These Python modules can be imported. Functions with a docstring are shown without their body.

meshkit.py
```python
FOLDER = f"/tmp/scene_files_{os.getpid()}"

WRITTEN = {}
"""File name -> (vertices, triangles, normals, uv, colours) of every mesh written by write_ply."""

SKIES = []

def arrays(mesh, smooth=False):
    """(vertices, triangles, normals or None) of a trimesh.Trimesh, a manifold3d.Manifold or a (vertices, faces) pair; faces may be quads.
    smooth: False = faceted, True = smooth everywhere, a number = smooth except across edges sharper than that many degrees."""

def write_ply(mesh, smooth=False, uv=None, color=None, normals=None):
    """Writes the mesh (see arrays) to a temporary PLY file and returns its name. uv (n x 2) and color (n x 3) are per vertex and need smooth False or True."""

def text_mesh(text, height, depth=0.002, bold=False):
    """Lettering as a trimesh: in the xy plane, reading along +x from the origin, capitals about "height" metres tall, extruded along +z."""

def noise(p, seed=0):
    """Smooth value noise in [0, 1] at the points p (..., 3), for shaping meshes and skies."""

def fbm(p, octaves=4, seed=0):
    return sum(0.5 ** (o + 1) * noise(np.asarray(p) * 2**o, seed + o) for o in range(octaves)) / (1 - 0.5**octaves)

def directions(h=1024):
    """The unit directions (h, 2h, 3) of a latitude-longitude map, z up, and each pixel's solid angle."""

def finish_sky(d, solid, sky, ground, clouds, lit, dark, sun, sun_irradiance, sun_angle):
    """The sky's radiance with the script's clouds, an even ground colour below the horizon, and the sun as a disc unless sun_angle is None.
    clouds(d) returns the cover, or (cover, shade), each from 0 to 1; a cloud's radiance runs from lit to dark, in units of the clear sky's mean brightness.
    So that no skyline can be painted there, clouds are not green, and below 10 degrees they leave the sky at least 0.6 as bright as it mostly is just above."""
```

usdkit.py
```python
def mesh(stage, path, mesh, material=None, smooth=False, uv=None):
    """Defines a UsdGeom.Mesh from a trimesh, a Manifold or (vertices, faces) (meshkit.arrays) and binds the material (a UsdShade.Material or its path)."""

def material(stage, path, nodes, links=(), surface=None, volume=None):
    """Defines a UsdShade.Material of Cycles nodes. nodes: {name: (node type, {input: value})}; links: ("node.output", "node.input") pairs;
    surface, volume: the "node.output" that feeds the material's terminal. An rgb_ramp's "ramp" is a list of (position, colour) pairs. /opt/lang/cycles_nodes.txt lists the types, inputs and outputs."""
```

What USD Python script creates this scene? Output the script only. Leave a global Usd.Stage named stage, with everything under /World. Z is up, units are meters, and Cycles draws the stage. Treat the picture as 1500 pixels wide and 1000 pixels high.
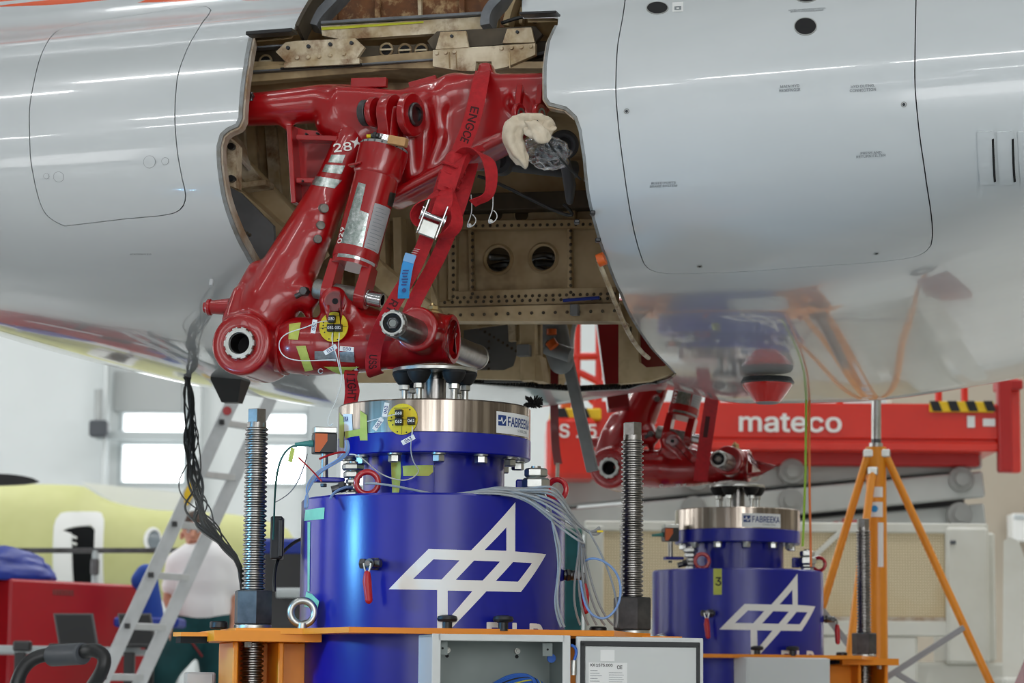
import math, random
import numpy as np, trimesh, shapely
import manifold3d as m3
from shapely import Polygon, MultiPolygon, box as sbox
from shapely.geometry import LineString, Point
from scipy.ndimage import gaussian_filter, map_coordinates
from scipy.interpolate import CubicSpline, PchipInterpolator
from pxr import Usd, UsdGeom, UsdLux, UsdShade, Sdf, Gf, Vt
import usdkit, meshkit

stage = Usd.Stage.CreateInMemory()
UsdGeom.Xform.Define(stage, '/World')
# ---------------------------------------------------------------- camera, sky, lamps, exposure
FPX, HORIZON, ROLL, ZC = 4000.0, 1015.0, math.radians(0.45), 0.65
PITCH = math.atan((HORIZON - 500) / FPX)
fwd = np.array([0, math.cos(PITCH), math.sin(PITCH)])
upv = np.array([0, -math.sin(PITCH), math.cos(PITCH)])
rgt = np.array([1.0, 0, 0])
cam_up = upv * math.cos(ROLL) - rgt * math.sin(ROLL)
cam_right = rgt * math.cos(ROLL) + upv * math.sin(ROLL)
CAM = np.array([0, 0, ZC])
cam = UsdGeom.Camera.Define(stage, '/World/camera')
cam.CreateFocalLengthAttr(FPX * 36 / 1500); cam.CreateHorizontalApertureAttr(36.0); cam.CreateVerticalApertureAttr(24.0)
cam.CreateFStopAttr(5.8); cam.CreateFocusDistanceAttr(7.95)
cam.CreateExposureAttr(0.38)
cam.CreateClippingRangeAttr(Gf.Vec2f(0.1, 500))
_m = np.eye(4); _m[0, :3] = cam_right; _m[1, :3] = cam_up; _m[2, :3] = -fwd; _m[3, :3] = CAM
cam.AddTransformOp().Set(Gf.Matrix4d(*_m.ravel().tolist()))
sky = UsdLux.DomeLight.Define(stage, '/World/daylight'); sky.CreateIntensityAttr(1.0); sky.CreateColorAttr(Gf.Vec3f(1.0, 1.0, 1.0))


def rect_light(name, pos, look, w, h, power, color=(1, 1, 1)):
    """A lamp of w x h metres at pos that shines towards look; its long side h lies as level or upright as it can."""
    l = UsdLux.RectLight.Define(stage, '/World/' + name)
    l.CreateWidthAttr(w); l.CreateHeightAttr(h); l.CreateIntensityAttr(power); l.CreateColorAttr(Gf.Vec3f(*color))
    z = -(np.asarray(look, float) - pos); z /= np.linalg.norm(z)
    x = np.cross([0, 0, 1.0] if abs(z[2]) < .99 else AH0, z); x /= np.linalg.norm(x); y = np.cross(z, x)
    m = np.eye(4); m[0, :3] = x; m[1, :3] = y; m[2, :3] = z; m[3, :3] = pos
    l.AddTransformOp().Set(Gf.Matrix4d(*m.ravel().tolist()))


TH = math.radians(15.7)                                   # how far the aeroplane's axis is turned
AH0 = np.array([math.sin(TH), math.cos(TH), 0])
LAMP_H = 9.0
# the hall's fluorescent tubes under its roof, in rows along the aeroplane
tubes = [(-8.4, 2.6), (-6.9, 2.1), (-5.4, 1.7), (-4.1, 1.25), (-2.75, 1.8), (-1.5, 1.5), (0., .9), (1.6, .5), (4, .2), (7, -.6)] + [(-5.8, 4.0), (-10, 4.6), (5, 4.), (9, 3.2)] + [(-3.9, 9.), (-5.1, 8.2), (-9, 9.6), (2, 8.6), (7, 7)] + [(-9, -3), (-3, -4), (3, -5), (9, -6), (-6, -9), (2, -10)]
for i, (x, y) in enumerate(tubes):
    p = np.array([x, y, LAMP_H]); rect_light('hall_lamp_%d' % i, p, p - [0, 0, 1], 1.0 if i % 3 else .7, .15, 36)
for i, (x, y, n) in enumerate([(3, 12.5, 70), (10, 12.5, 70), (-3.5, 16.5, 60), (-9, 22, 150), (1, 20, 120), (9, 18, 90), (-9, 28, 190), (1, 27, 170), (8, 25, 60)]):  # roof lamps mostly added to brighten the lift and the far wall
    p = np.array([x, y, LAMP_H]); rect_light('rear_fill_lamp_%d' % i, p, p - [0, 0, 1], 6, .28, n * .3)
rect_light('work_lamp_light', np.array([-2.0, 7.12, 1.17]), np.array([-.46, 7.7, 1.08]), .12, .14, 300, (.16, .56, 1.0))
rect_light('front_fill', np.array([6.0, -9, 5.5]), np.array([0, 8, 1.6]), 7, 4, 3.2, (.95, .98, 1.0))  # added fill light from the camera side, no door stands here


# ---------------------------------------------------------------- pixels, points, projection (the picture is 1500 x 1000)
def ray(px, py):
    return fwd + cam_right * ((px - 750) / FPX) + cam_up * ((500 - py) / FPX)


def at(px, py, Y):
    r = ray(px, py)
    return CAM + r * (Y / r[1])


def proj(p):
    q = np.asarray(p, float) - CAM
    z = q @ fwd
    return np.stack([750 + FPX * (q @ cam_right) / z, 500 - FPX * (q @ cam_up) / z], -1)


def N(v):
    v = np.asarray(v, float)
    return v / np.linalg.norm(v)


# ---------------------------------------------------------------- stage helpers
BASE, COUNT = {}, {}


def numbered(parent, name):
    k = (parent, name); COUNT[k] = COUNT.get(k, -1) + 1
    return parent + '/' + (name if COUNT[k] == 0 else '%s_%03d' % (name, COUNT[k]))


def tag(path, label=None, cat=None, group=None, kind=None):
    p = stage.GetPrimAtPath(path)
    for k, v in (('label', label), ('category', cat), ('group', group), ('kind', kind)):
        if v: p.SetCustomDataByKey(k, v)
    return path


def xf(parent, name, base=(0, 0, 0)):
    """An Xform whose children are given in world metres; it stands at base."""
    path = numbered(parent, name)
    base = np.asarray(base, float); up = BASE.get(parent, np.zeros(3))
    UsdGeom.Xform.Define(stage, path).AddTranslateOp().Set(Gf.Vec3d(*(base - up).tolist()))
    BASE[path] = base
    return path


def thing(name, label, cat, base=(0, 0, 0), group=None, kind=None):
    return tag(xf('/World', name, base), label, cat, group, kind)


def put(parent, name, g, m, smooth=35, label=None, kind=None):
    """One Mesh prim under parent from a trimesh, a Manifold, (v, f) or (v, f, n), given in world metres."""
    path = numbered(parent, name); b = BASE.get(parent, np.zeros(3))
    if isinstance(g, trimesh.Trimesh) and 'n' in g.metadata: g = (np.array(g.vertices), np.array(g.faces), g.metadata['n'])
    if isinstance(g, tuple) and len(g) == 3:
        v, f, n = g
        me = usdkit.mesh(stage, path, (np.asarray(v) - b, f), m, False)
        me.CreateNormalsAttr(Vt.Vec3fArray.FromNumpy(np.asarray(n, np.float32))); me.SetNormalsInterpolation('vertex')
    else:
        v, f, _ = meshkit.arrays(g)
        me = usdkit.mesh(stage, path, trimesh.Trimesh(v - b, f, process=smooth is not False), m, smooth)
    if label: me.GetPrim().SetCustomDataByKey('label', label)
    if kind: me.GetPrim().SetCustomDataByKey('kind', kind)
    BASE[path] = b
    return path


def ref(parent, name, src, base, src_base, instance=True):
    path = numbered(parent, name); base = np.asarray(base, float); up = BASE.get(parent, np.zeros(3))
    x = UsdGeom.Xform.Define(stage, path); x.GetPrim().GetReferences().AddInternalReference(src)
    x.ClearXformOpOrder(); x.AddTranslateOp().Set(Gf.Vec3d(*(base - up).tolist()))
    if instance: x.GetPrim().SetInstanceable(True)
    for (a, b), c in list(COUNT.items()):
        if a == src: COUNT[(path, b)] = c
    BASE[path] = base
    return path


# ---------------------------------------------------------------- mesh helpers
def shifted(g, by):
    if isinstance(g, tuple): return (g[0] + by, *g[1:])
    g = cat([g]); g.apply_translation(by); return g


def cat(ms):
    out = []
    for g in ms:
        if isinstance(g, trimesh.Trimesh): out.append(g)
        else:
            v, f, _ = meshkit.arrays(g); out.append(trimesh.Trimesh(v, f, process=False))
    return trimesh.util.concatenate(out)


def frame(axis, ref_=(0, 0, 1)):
    w = N(axis); r = np.asarray(ref_, float)
    if abs(w @ N(r)) > .98: r = np.array([1.0, 0, 0])
    u = N(np.cross(r, w)); v = np.cross(w, u)
    return u, v, w


def moved(m, o, u, v, w):
    t = np.eye(4); t[:3, 0] = u; t[:3, 1] = v; t[:3, 2] = w; t[:3, 3] = o
    m = m.copy(); m.apply_transform(t)
    if np.linalg.det(t[:3, :3]) < 0: m.invert()
    return m


def lathe(prof, o=(0, 0, 0), axis=(0, 0, 1), seg=48):
    """prof: (radius, height) pairs from bottom to top; closed on the axis where the radius is 0."""
    p = np.asarray(prof, float); u, v, w = frame(axis); o = np.asarray(o, float)
    a = np.arange(seg) * 2 * np.pi / seg
    ring = np.cos(a)[:, None] * u + np.sin(a)[:, None] * v
    vs = (o + p[:, None, 0:1] * ring[None] + p[:, None, 1:2] * w).reshape(-1, 3)
    i, j = np.meshgrid(np.arange(len(p) - 1), np.arange(seg), indexing='ij')
    q = np.stack([i * seg + j, i * seg + (j + 1) % seg, (i + 1) * seg + (j + 1) % seg, (i + 1) * seg + j], -1).reshape(-1, 4)
    f = np.vstack([q[:, [0, 1, 2]], q[:, [0, 2, 3]]])
    t = trimesh.Trimesh(vs, f, process=False); t.merge_vertices()
    t.update_faces(t.nondegenerate_faces()); return t


def cyl(p0, p1, r, r1=None, seg=24, ch=0.0):
    p0, p1 = np.asarray(p0, float), np.asarray(p1, float); L = np.linalg.norm(p1 - p0); r1 = r if r1 is None else r1
    pr = [(0, 0), (r - ch, 0), (r, ch), (r1, L - ch), (r1 - ch, L), (0, L)] if ch else [(0, 0), (r, 0), (r1, L), (0, L)]
    return lathe(pr, p0, p1 - p0, seg)


def hollow(p0, p1, ro, ri, seg=32, ch=0.0):
    p0, p1 = np.asarray(p0, float), np.asarray(p1, float); L = np.linalg.norm(p1 - p0)
    return lathe([(ri, 0), (ro - ch, 0), (ro, ch), (ro, L - ch), (ro - ch, L), (ri, L), (ri, 0)], p0, p1 - p0, seg)


def torus(c, axis, R, r, seg=40, sec=14, arc=None):
    u, v, w = frame(axis); a = np.linspace(0, 2 * np.pi, seg, endpoint=False)
    pts = np.asarray(c) + R * (np.cos(a)[:, None] * u + np.sin(a)[:, None] * v)
    return tube(np.vstack([pts, pts[:1]]), r, sec, closed=True)


def smooth_path(pts, n=8):
    p = np.asarray(pts, float)
    if len(p) < 3: return p
    d = np.r_[0, np.cumsum(np.sqrt(np.linalg.norm(np.diff(p, axis=0), axis=1)) + 1e-9)]
    return CubicSpline(d, p)(np.linspace(0, d[-1], n * (len(p) - 1) + 1))


def tube(pts, r, sec=8, closed=False):
    p = np.asarray(pts, float); n = len(p)
    if closed: p = p[:-1]; n -= 1; t = np.roll(p, -1, 0) - np.roll(p, 1, 0)
    else: t = np.gradient(p, axis=0)
    t /= np.linalg.norm(t, axis=1, keepdims=True) + 1e-12
    ref_ = np.array([0, 0, 1.0]) if abs(t[0][2]) < .9 else np.array([1.0, 0, 0])
    us = []; u = N(np.cross(ref_, t[0]))
    for k in range(n):
        u = u - t[k] * (u @ t[k]); u = N(u); us.append(u)
    us = np.array(us); vs = np.cross(t, us)
    r = np.broadcast_to(np.asarray(r, float), (n,))
    a = np.arange(sec) * 2 * np.pi / sec
    v = (p[:, None] + r[:, None, None] * (np.cos(a)[None, :, None] * us[:, None] + np.sin(a)[None, :, None] * vs[:, None])).reshape(-1, 3)
    i, j = np.meshgrid(np.arange(n if closed else n - 1), np.arange(sec), indexing='ij'); i2 = (i + 1) % n
    q = np.stack([i * sec + j, i * sec + (j + 1) % sec, i2 * sec + (j + 1) % sec, i2 * sec + j], -1).reshape(-1, 4)
    f = [q[:, [0, 1, 2]], q[:, [0, 2, 3]]]
    if not closed:
        v = np.vstack([v, p[:1], p[-1:]]); k = np.arange(sec); c0, c1 = n * sec, n * sec + 1; e = (n - 1) * sec
        f += [np.stack([np.full(sec, c0), (k + 1) % sec, k], 1), np.stack([np.full(sec, c1), e + k, e + (k + 1) % sec], 1)]
    return trimesh.Trimesh(v, np.vstack(f), process=False)


def cable(pts, r, n=8, sec=7):
    return tube(smooth_path(pts, n), r, sec)


def hullm(pts):
    return m3.Manifold.hull_points(np.asarray(pts, float))


def cbox(c, size, axes=None, ch=0.004):
    """A box with chamfered edges; axes: three rows (u, v, w)."""
    A = np.eye(3) if axes is None else np.asarray(axes, float); s = np.asarray(size, float) / 2; ch = min(ch, .45 * s.min())
    pts = []
    for sx in (-1, 1):
        for sy in (-1, 1):
            for sz in (-1, 1):
                g = np.array([sx, sy, sz])
                for k in range(3):
                    q = s - ch; q[k] = s[k]; pts.append(np.asarray(c) + (g * q) @ A)
    return hullm(pts)


def bar(p0, p1, w, h, up=(0, 0, 1), ch=0.003):
    p0, p1 = np.asarray(p0, float), np.asarray(p1, float); u, v, ww = frame(p1 - p0, up)
    return cbox((p0 + p1) / 2, (w, h, np.linalg.norm(p1 - p0)), (u, v, ww), ch)


def extrude(poly, depth, o, u, v, w, mid=False):
    """A shapely polygon in the plane (u, v) at o, pushed along w."""
    gs = [g for g in getattr(poly, 'geoms', [poly]) if g.area > 1e-9]
    ms = [trimesh.creation.extrude_polygon(g, depth, engine='earcut') for g in gs]
    t = trimesh.util.concatenate(ms)
    if mid: t.apply_translation([0, 0, -depth / 2])
    return moved(t, o, u, v, w)


def man(t):
    if isinstance(t, m3.Manifold): return t
    v, f, _ = meshkit.arrays(t); t = trimesh.Trimesh(v, f); t.merge_vertices()
    return m3.Manifold(m3.Mesh(np.asarray(t.vertices, np.float32), np.asarray(t.faces, np.uint32)))


_S = {}


def ball(c, r, n=20):
    return m3.Manifold.sphere(r, n).translate([float(x) for x in c])


def bone(p0, r0, p1, r1, n=20):
    return m3.Manifold.batch_hull([ball(p0, r0, n), ball(p1, r1, n)])


def chain(pts, n=20):
    """pts: (point, radius) pairs; consecutive spheres are hulled and joined."""
    return m3.Manifold.batch_boolean([bone(a[0], a[1], b[0], b[1], n) for a, b in zip(pts, pts[1:])], m3.OpType.Add)


# castings: signed distance shapes blended together and meshed by surface nets
def qb(p0, r0, p1, r1):
    p0, p1 = np.asarray(p0, float), np.asarray(p1, float); e = p1 - p0; ee = e @ e + 1e-12

    def f(x):
        t = np.clip(((x - p0) @ e) / ee, 0, 1); return np.linalg.norm(x - p0 - t[..., None] * e, axis=-1) - (r0 + (r1 - r0) * t)
    r = max(r0, r1); return f, np.minimum(p0, p1) - r, np.maximum(p0, p1) + r


def qc(pts):
    q = [qb(a[0], a[1], b[0], b[1]) for a, b in zip(pts, pts[1:])]
    return [(lambda x: np.min([s[0](x) for s in q], 0), np.min([s[1] for s in q], 0), np.max([s[2] for s in q], 0))]


def qy(p0, p1, r, rd=.004):
    p0, p1 = np.asarray(p0, float), np.asarray(p1, float); w = N(p1 - p0); L = np.linalg.norm(p1 - p0)

    def f(x):
        q = x - p0; h = q @ w; d0 = np.linalg.norm(q - h[..., None] * w, axis=-1) - r + rd; d1 = np.abs(h - L / 2) - L / 2 + rd
        return np.minimum(np.maximum(d0, d1), 0) + np.hypot(np.maximum(d0, 0), np.maximum(d1, 0)) - rd
    return f, np.minimum(p0, p1) - r, np.maximum(p0, p1) + r


def qx(c, size, axes, rd=.004):
    A = np.asarray(axes, float); s = np.asarray(size, float) / 2 - rd

    def f(x):
        q = np.abs((x - c) @ A.T) - s; return np.linalg.norm(np.maximum(q, 0), axis=-1) + np.minimum(q.max(-1), 0) - rd
    r = np.linalg.norm(size) / 2; return f, np.asarray(c) - r, np.asarray(c) + r


def qe(poly, z0, z1, o, u, v, w, rd=.004):
    """A polygon of the plane (u, v) at o, from z0 to z1 along w."""
    P = np.asarray(poly, float); A, B = P, np.roll(P, -1, 0)

    def f(x):
        q = x - o; a, b, h = q @ u, q @ v, q @ w; best = np.full(a.shape, 1e9); ins = np.zeros(a.shape, bool)
        for (x0, y0), (x1, y1) in zip(A, B):
            ex, ey = x1 - x0, y1 - y0; t = np.clip(((a - x0) * ex + (b - y0) * ey) / (ex * ex + ey * ey + 1e-12), 0, 1)
            best = np.minimum(best, np.hypot(a - x0 - t * ex, b - y0 - t * ey))
            ins ^= ((y0 > b) != (y1 > b)) & (a < ex * (b - y0) / (ey if abs(ey) > 1e-12 else 1e-12) + x0)
        d0 = np.where(ins, -best, best) + rd; d1 = np.abs(h - (z0 + z1) / 2) - (z1 - z0) / 2 + rd
        return np.minimum(np.maximum(d0, d1), 0) + np.hypot(np.maximum(d0, 0), np.maximum(d1, 0)) - rd
    c = np.array([o + u * p[0] + v * p[1] + w * z for p in P for z in (z0, z1)]); return f, c.min(0), c.max(0)


def cast(parts, minus=(), h=.007, k=.014, it=4):
    ps = []
    for p in parts: ps += p if isinstance(p, list) else [p]
    lo = np.min([p[1] for p in ps], 0) - 3 * h; hi = np.max([p[2] for p in ps], 0) + 3 * h
    n = np.ceil((hi - lo) / h).astype(int) + 1; ax = [lo[i] + h * np.arange(n[i]) for i in range(3)]
    D = np.full(n, .2)

    def win(p, pad):
        a = np.maximum(((p[1] - pad - lo) / h).astype(int), 0); b = np.minimum(((p[2] + pad - lo) / h).astype(int) + 2, n); sl = tuple(slice(*z) for z in zip(a, b))
        return sl, p[0](np.stack(np.meshgrid(*[ax[i][sl[i]] for i in range(3)], indexing='ij'), -1))
    for p in ps:
        sl, d = win(p, .05); e = D[sl]; m = np.maximum(k - np.abs(e - d), 0) / k; D[sl] = np.minimum(e, d) - m * m * k * .25
    for p in minus:
        sl, d = win(p, .03); D[sl] = np.maximum(D[sl], -d)
    S = D < 0; c = np.zeros(np.array(S.shape) - 1, int); acc = np.zeros((*c.shape, 3)); cnt = np.zeros(c.shape)
    for o in range(3):
        for i in (0, 1):
            for j in (0, 1):
                a, b = [x for x in range(3) if x != o]; s0 = [slice(0, -1)] * 3; s0[a] = slice(i, n[a] - 1 + i); s0[b] = slice(j, n[b] - 1 + j); s1 = list(s0); s1[o] = slice(1, None)
                d0, d1 = D[tuple(s0)], D[tuple(s1)]; x = (d0 < 0) != (d1 < 0); t = np.where(x, d0 / np.where(x, d0 - d1, 1), 0)
                acc[..., o] += np.where(x, t, 0); acc[..., a] += np.where(x, i, 0); acc[..., b] += np.where(x, j, 0); cnt += x
    on = cnt > 0; ids = np.full(c.shape, -1); ids[on] = np.arange(on.sum())
    V = lo + h * (np.argwhere(on) + acc[on] / cnt[on][:, None]); F = []
    for o in range(3):
        a, b = [(1, 2), (2, 0), (0, 1)][o]; s0 = [slice(1, -1)] * 3; s0[o] = slice(0, -1); s1 = list(s0); s1[o] = slice(1, None)
        x = S[tuple(s0)] != S[tuple(s1)]; I = np.argwhere(x); I[:, [q for q in range(3) if q != o]] += 1; fl = S[tuple(s0)][x]
        def g(da, db):
            J = I.copy(); J[:, a] -= da; J[:, b] -= db; return ids[tuple(J.T)]
        q = np.stack([g(1, 1), g(0, 1), g(0, 0), g(1, 0)], 1); q[~fl] = q[~fl][:, ::-1]; F.append(q)
    F = np.vstack(F); t = trimesh.Trimesh(V, np.vstack([F[:, [0, 1, 2]], F[:, [0, 2, 3]]]), process=False)
    trimesh.smoothing.filter_taubin(t, lamb=.5, nu=.52, iterations=3)
    Ds = gaussian_filter(D, it / 10.); gr = np.stack(np.gradient(Ds, h), 0); V = np.array(t.vertices); s_ = lambda A, v: map_coordinates(A, ((v - lo) / h).T, order=3, mode='nearest')
    for _ in range(4):
        d = s_(Ds, V); g = np.stack([s_(gr[i], V) for i in range(3)], 1); V = V - np.clip(d / np.maximum((g * g).sum(1), .05), -h, h)[:, None] * g
    g = np.stack([s_(gr[i], V) for i in range(3)], 1); t = trimesh.Trimesh(V, t.faces, process=False); t.metadata['n'] = g / (np.linalg.norm(g, axis=1, keepdims=True) + 1e-12); return t


def hexprism(p0, p1, af, rot=0., ch=.15):
    """Six-sided bar or nut head of width af across flats, with turned-down corners at its ends."""
    p0, p1 = np.asarray(p0, float), np.asarray(p1, float); u, v, w = frame(p1 - p0); L = np.linalg.norm(p1 - p0); R = af / math.sqrt(3)
    pts = []; c = min(ch * R, .3 * L)
    for k in range(6):
        a = rot + k * math.pi / 3; e = math.cos(a) * u + math.sin(a) * v
        pts += [p0 + e * (R - c), p0 + e * R + w * c, p0 + e * R + w * (L - c), p0 + e * (R - c) + w * L]
    return hullm(pts)


def ribbon(pts, wid, width, th=.003, n=10):
    """A strap: pts is its centre line, wid a direction (or one per point) across it."""
    p = smooth_path(pts, n); wd = np.asarray(wid, float)
    if wd.ndim == 2: wd = smooth_path(wd, n)
    wd = np.broadcast_to(wd, p.shape); t = np.gradient(p, axis=0); t /= np.linalg.norm(t, axis=1, keepdims=True)
    b = wd - t * (wd * t).sum(1, keepdims=True); b /= np.linalg.norm(b, axis=1, keepdims=True); nn = np.cross(t, b)
    width = np.broadcast_to(np.asarray(width, float), (len(p),))[:, None] if np.ndim(width) < 1 else np.interp(np.linspace(0, 1, len(p)), np.linspace(0, 1, len(width)), width)[:, None]
    c = np.stack([p + b * width / 2 + nn * th / 2, p - b * width / 2 + nn * th / 2, p - b * width / 2 - nn * th / 2, p + b * width / 2 - nn * th / 2], 1)
    v = c.reshape(-1, 3); m = len(p); i, j = np.meshgrid(np.arange(m - 1), np.arange(4), indexing='ij')
    q = np.stack([i * 4 + j, i * 4 + (j + 1) % 4, (i + 1) * 4 + (j + 1) % 4, (i + 1) * 4 + j], -1).reshape(-1, 4)
    f = np.vstack([q[:, [0, 2, 1]], q[:, [0, 3, 2]], [[0, 1, 2], [0, 2, 3]], [[m * 4 - 4, m * 4 - 2, m * 4 - 3], [m * 4 - 4, m * 4 - 1, m * 4 - 2]]])
    t_ = trimesh.Trimesh(v, f, process=False)
    S = CubicSpline(np.linspace(0, 1, m), p); B = CubicSpline(np.linspace(0, 1, m), b); Nn = CubicSpline(np.linspace(0, 1, m), nn)
    t_.metadata['S'] = (S, B, Nn, float(np.linalg.norm(np.diff(p, axis=0), axis=1).sum()), th)
    return t_


def ribbon_text(rb, text, at_, h, flip=1, side=1, start=0.):
    """Lettering that runs along the strap from the fraction at_ on."""
    S, B, Nn, L, th = rb.metadata['S']; m = meshkit.text_mesh(text, h, .0004, True); v = np.array(m.vertices)
    q = np.clip(at_ + flip * v[:, 0] / L, 0, 1)
    p = S(q) + B(q) * ((v[:, 1] - h / 2) * side)[:, None]
    n = Nn(q); s = np.sign((n * (CAM - p)).sum(1).mean())
    return trimesh.Trimesh(p + n * s * (th / 2 + .0006 + v[:, 2])[:, None], m.faces, process=False)


def rings_of(poly):
    for g in getattr(poly, 'geoms', [poly]):
        yield from [g.exterior, *g.interiors]


def _flat(poly, cell):
    x0, y0, x1, y1 = poly.bounds; cu, cv = (cell, cell) if np.ndim(cell) == 0 else cell
    nx, ny = max(1, int(math.ceil((x1 - x0) / cu))), max(1, int(math.ceil((y1 - y0) / cv)))
    gx, gy = np.linspace(x0, x1, nx + 1), np.linspace(y0, y1, ny + 1)
    I, J = np.meshgrid(np.arange(nx), np.arange(ny), indexing='ij'); I, J = I.ravel(), J.ravel()
    bx = shapely.box(gx[I], gy[J], gx[I + 1], gy[J + 1]); shapely.prepare(poly)
    full = shapely.contains(poly, bx); part = ~full & shapely.intersects(poly, bx)
    V = [np.stack(np.meshgrid(gx, gy, indexing='ij'), -1).reshape(-1, 2)]; idx = lambda i, j: i * (ny + 1) + j
    a, b = I[full], J[full]; q = np.stack([idx(a, b), idx(a + 1, b), idx(a + 1, b + 1), idx(a, b + 1)], -1)
    F = [q[:, [0, 1, 2]], q[:, [0, 2, 3]]]; n = len(V[0])
    for g in shapely.intersection(poly, bx[part]):
        for h in getattr(g, 'geoms', [g]):
            if h.geom_type == 'Polygon' and h.area > 1e-10:
                vv, ff = trimesh.creation.triangulate_polygon(h, engine='earcut')
                V.append(vv); F.append(ff + n); n += len(vv)
    V, F = np.vstack(V), np.vstack(F).astype(int)
    used = np.unique(F); new = np.full(len(V), -1); new[used] = np.arange(len(used))
    V, F = V[used], new[F]
    A = V[F[:, 1]] - V[F[:, 0]]; Bq = V[F[:, 2]] - V[F[:, 0]]; neg = A[:, 0] * Bq[:, 1] - A[:, 1] * Bq[:, 0] < 0
    F[neg] = F[neg][:, ::-1]
    return V, F


def patch(poly, S, cell, o1=0.0, o2=None, wall_step=None):
    """A piece of the surface S (u, v -> points, normals) inside poly, lifted by o1 along its normal; with o2 also its inner side and the edge between."""
    poly = MultiPolygon([g for g in getattr(poly, 'geoms', [poly]) if g.geom_type == 'Polygon' and g.area > 1e-8])
    V, F = _flat(poly, cell); P, n = S(V); a = P + n * o1
    t = np.cross(a[F[:, 1]] - a[F[:, 0]], a[F[:, 2]] - a[F[:, 0]])
    if (t * n[F[:, 0]]).sum() < 0: F = F[:, ::-1]
    if o2 is None: return a, F, n
    vs, fs, ns, k = [a, P + n * o2], [F, F[:, ::-1] + len(a)], [n, -n], 2 * len(a)
    step = wall_step or (min(cell) if np.ndim(cell) else cell) / 2
    ext, rings = [], []
    for g in poly.geoms:
        e = g.exterior; ext.append(e); rings += [e, *g.interiors]
    for r in rings:
        m = max(8, int(r.length / step)); co = np.array([r.interpolate(x, normalized=True).coords[0] for x in np.arange(m) / m]); p, nn = S(co)
        oo, ii = p + nn * o1, p + nn * o2; t = np.roll(oo, -1, 0) - np.roll(oo, 1, 0); wn = np.cross(t, nn); wn /= np.linalg.norm(wn, axis=1, keepdims=True) + 1e-12
        j = np.arange(m); j2 = (j + 1) % m; tu = np.roll(co, -1, 0) - np.roll(co, 1, 0); tu /= np.linalg.norm(tu, axis=1, keepdims=True) + 1e-12
        ou = np.stack([tu[:, 1], -tu[:, 0]], 1) * (1 if r.is_ccw else -1) * (1 if any(r is x for x in ext) else -1)
        if ((S(co + ou * 1e-4)[0] - p) * wn).sum() < 0: wn = -wn
        vs += [oo, ii]; ns += [wn, wn]; fs.append(np.vstack([np.stack([k + j, k + j2, k + m + j2], 1), np.stack([k + j, k + m + j2, k + m + j], 1)])); k += 2 * m
    return np.vstack(vs), np.vstack(fs), np.vstack(ns)


def wrap(mesh, S, u0, v0, cu=(1, 0), cv=(0, 1), off=.0006):
    """Lays a flat mesh (x, y, z) onto S at (u0, v0)."""
    v = np.array(mesh.vertices); uv = np.array([u0, v0]) + v[:, :1] * np.asarray(cu) + v[:, 1:2] * np.asarray(cv)
    p, n = S(uv)
    return trimesh.Trimesh(p + n * (off + v[:, 2:3]), mesh.faces, process=False)


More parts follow.
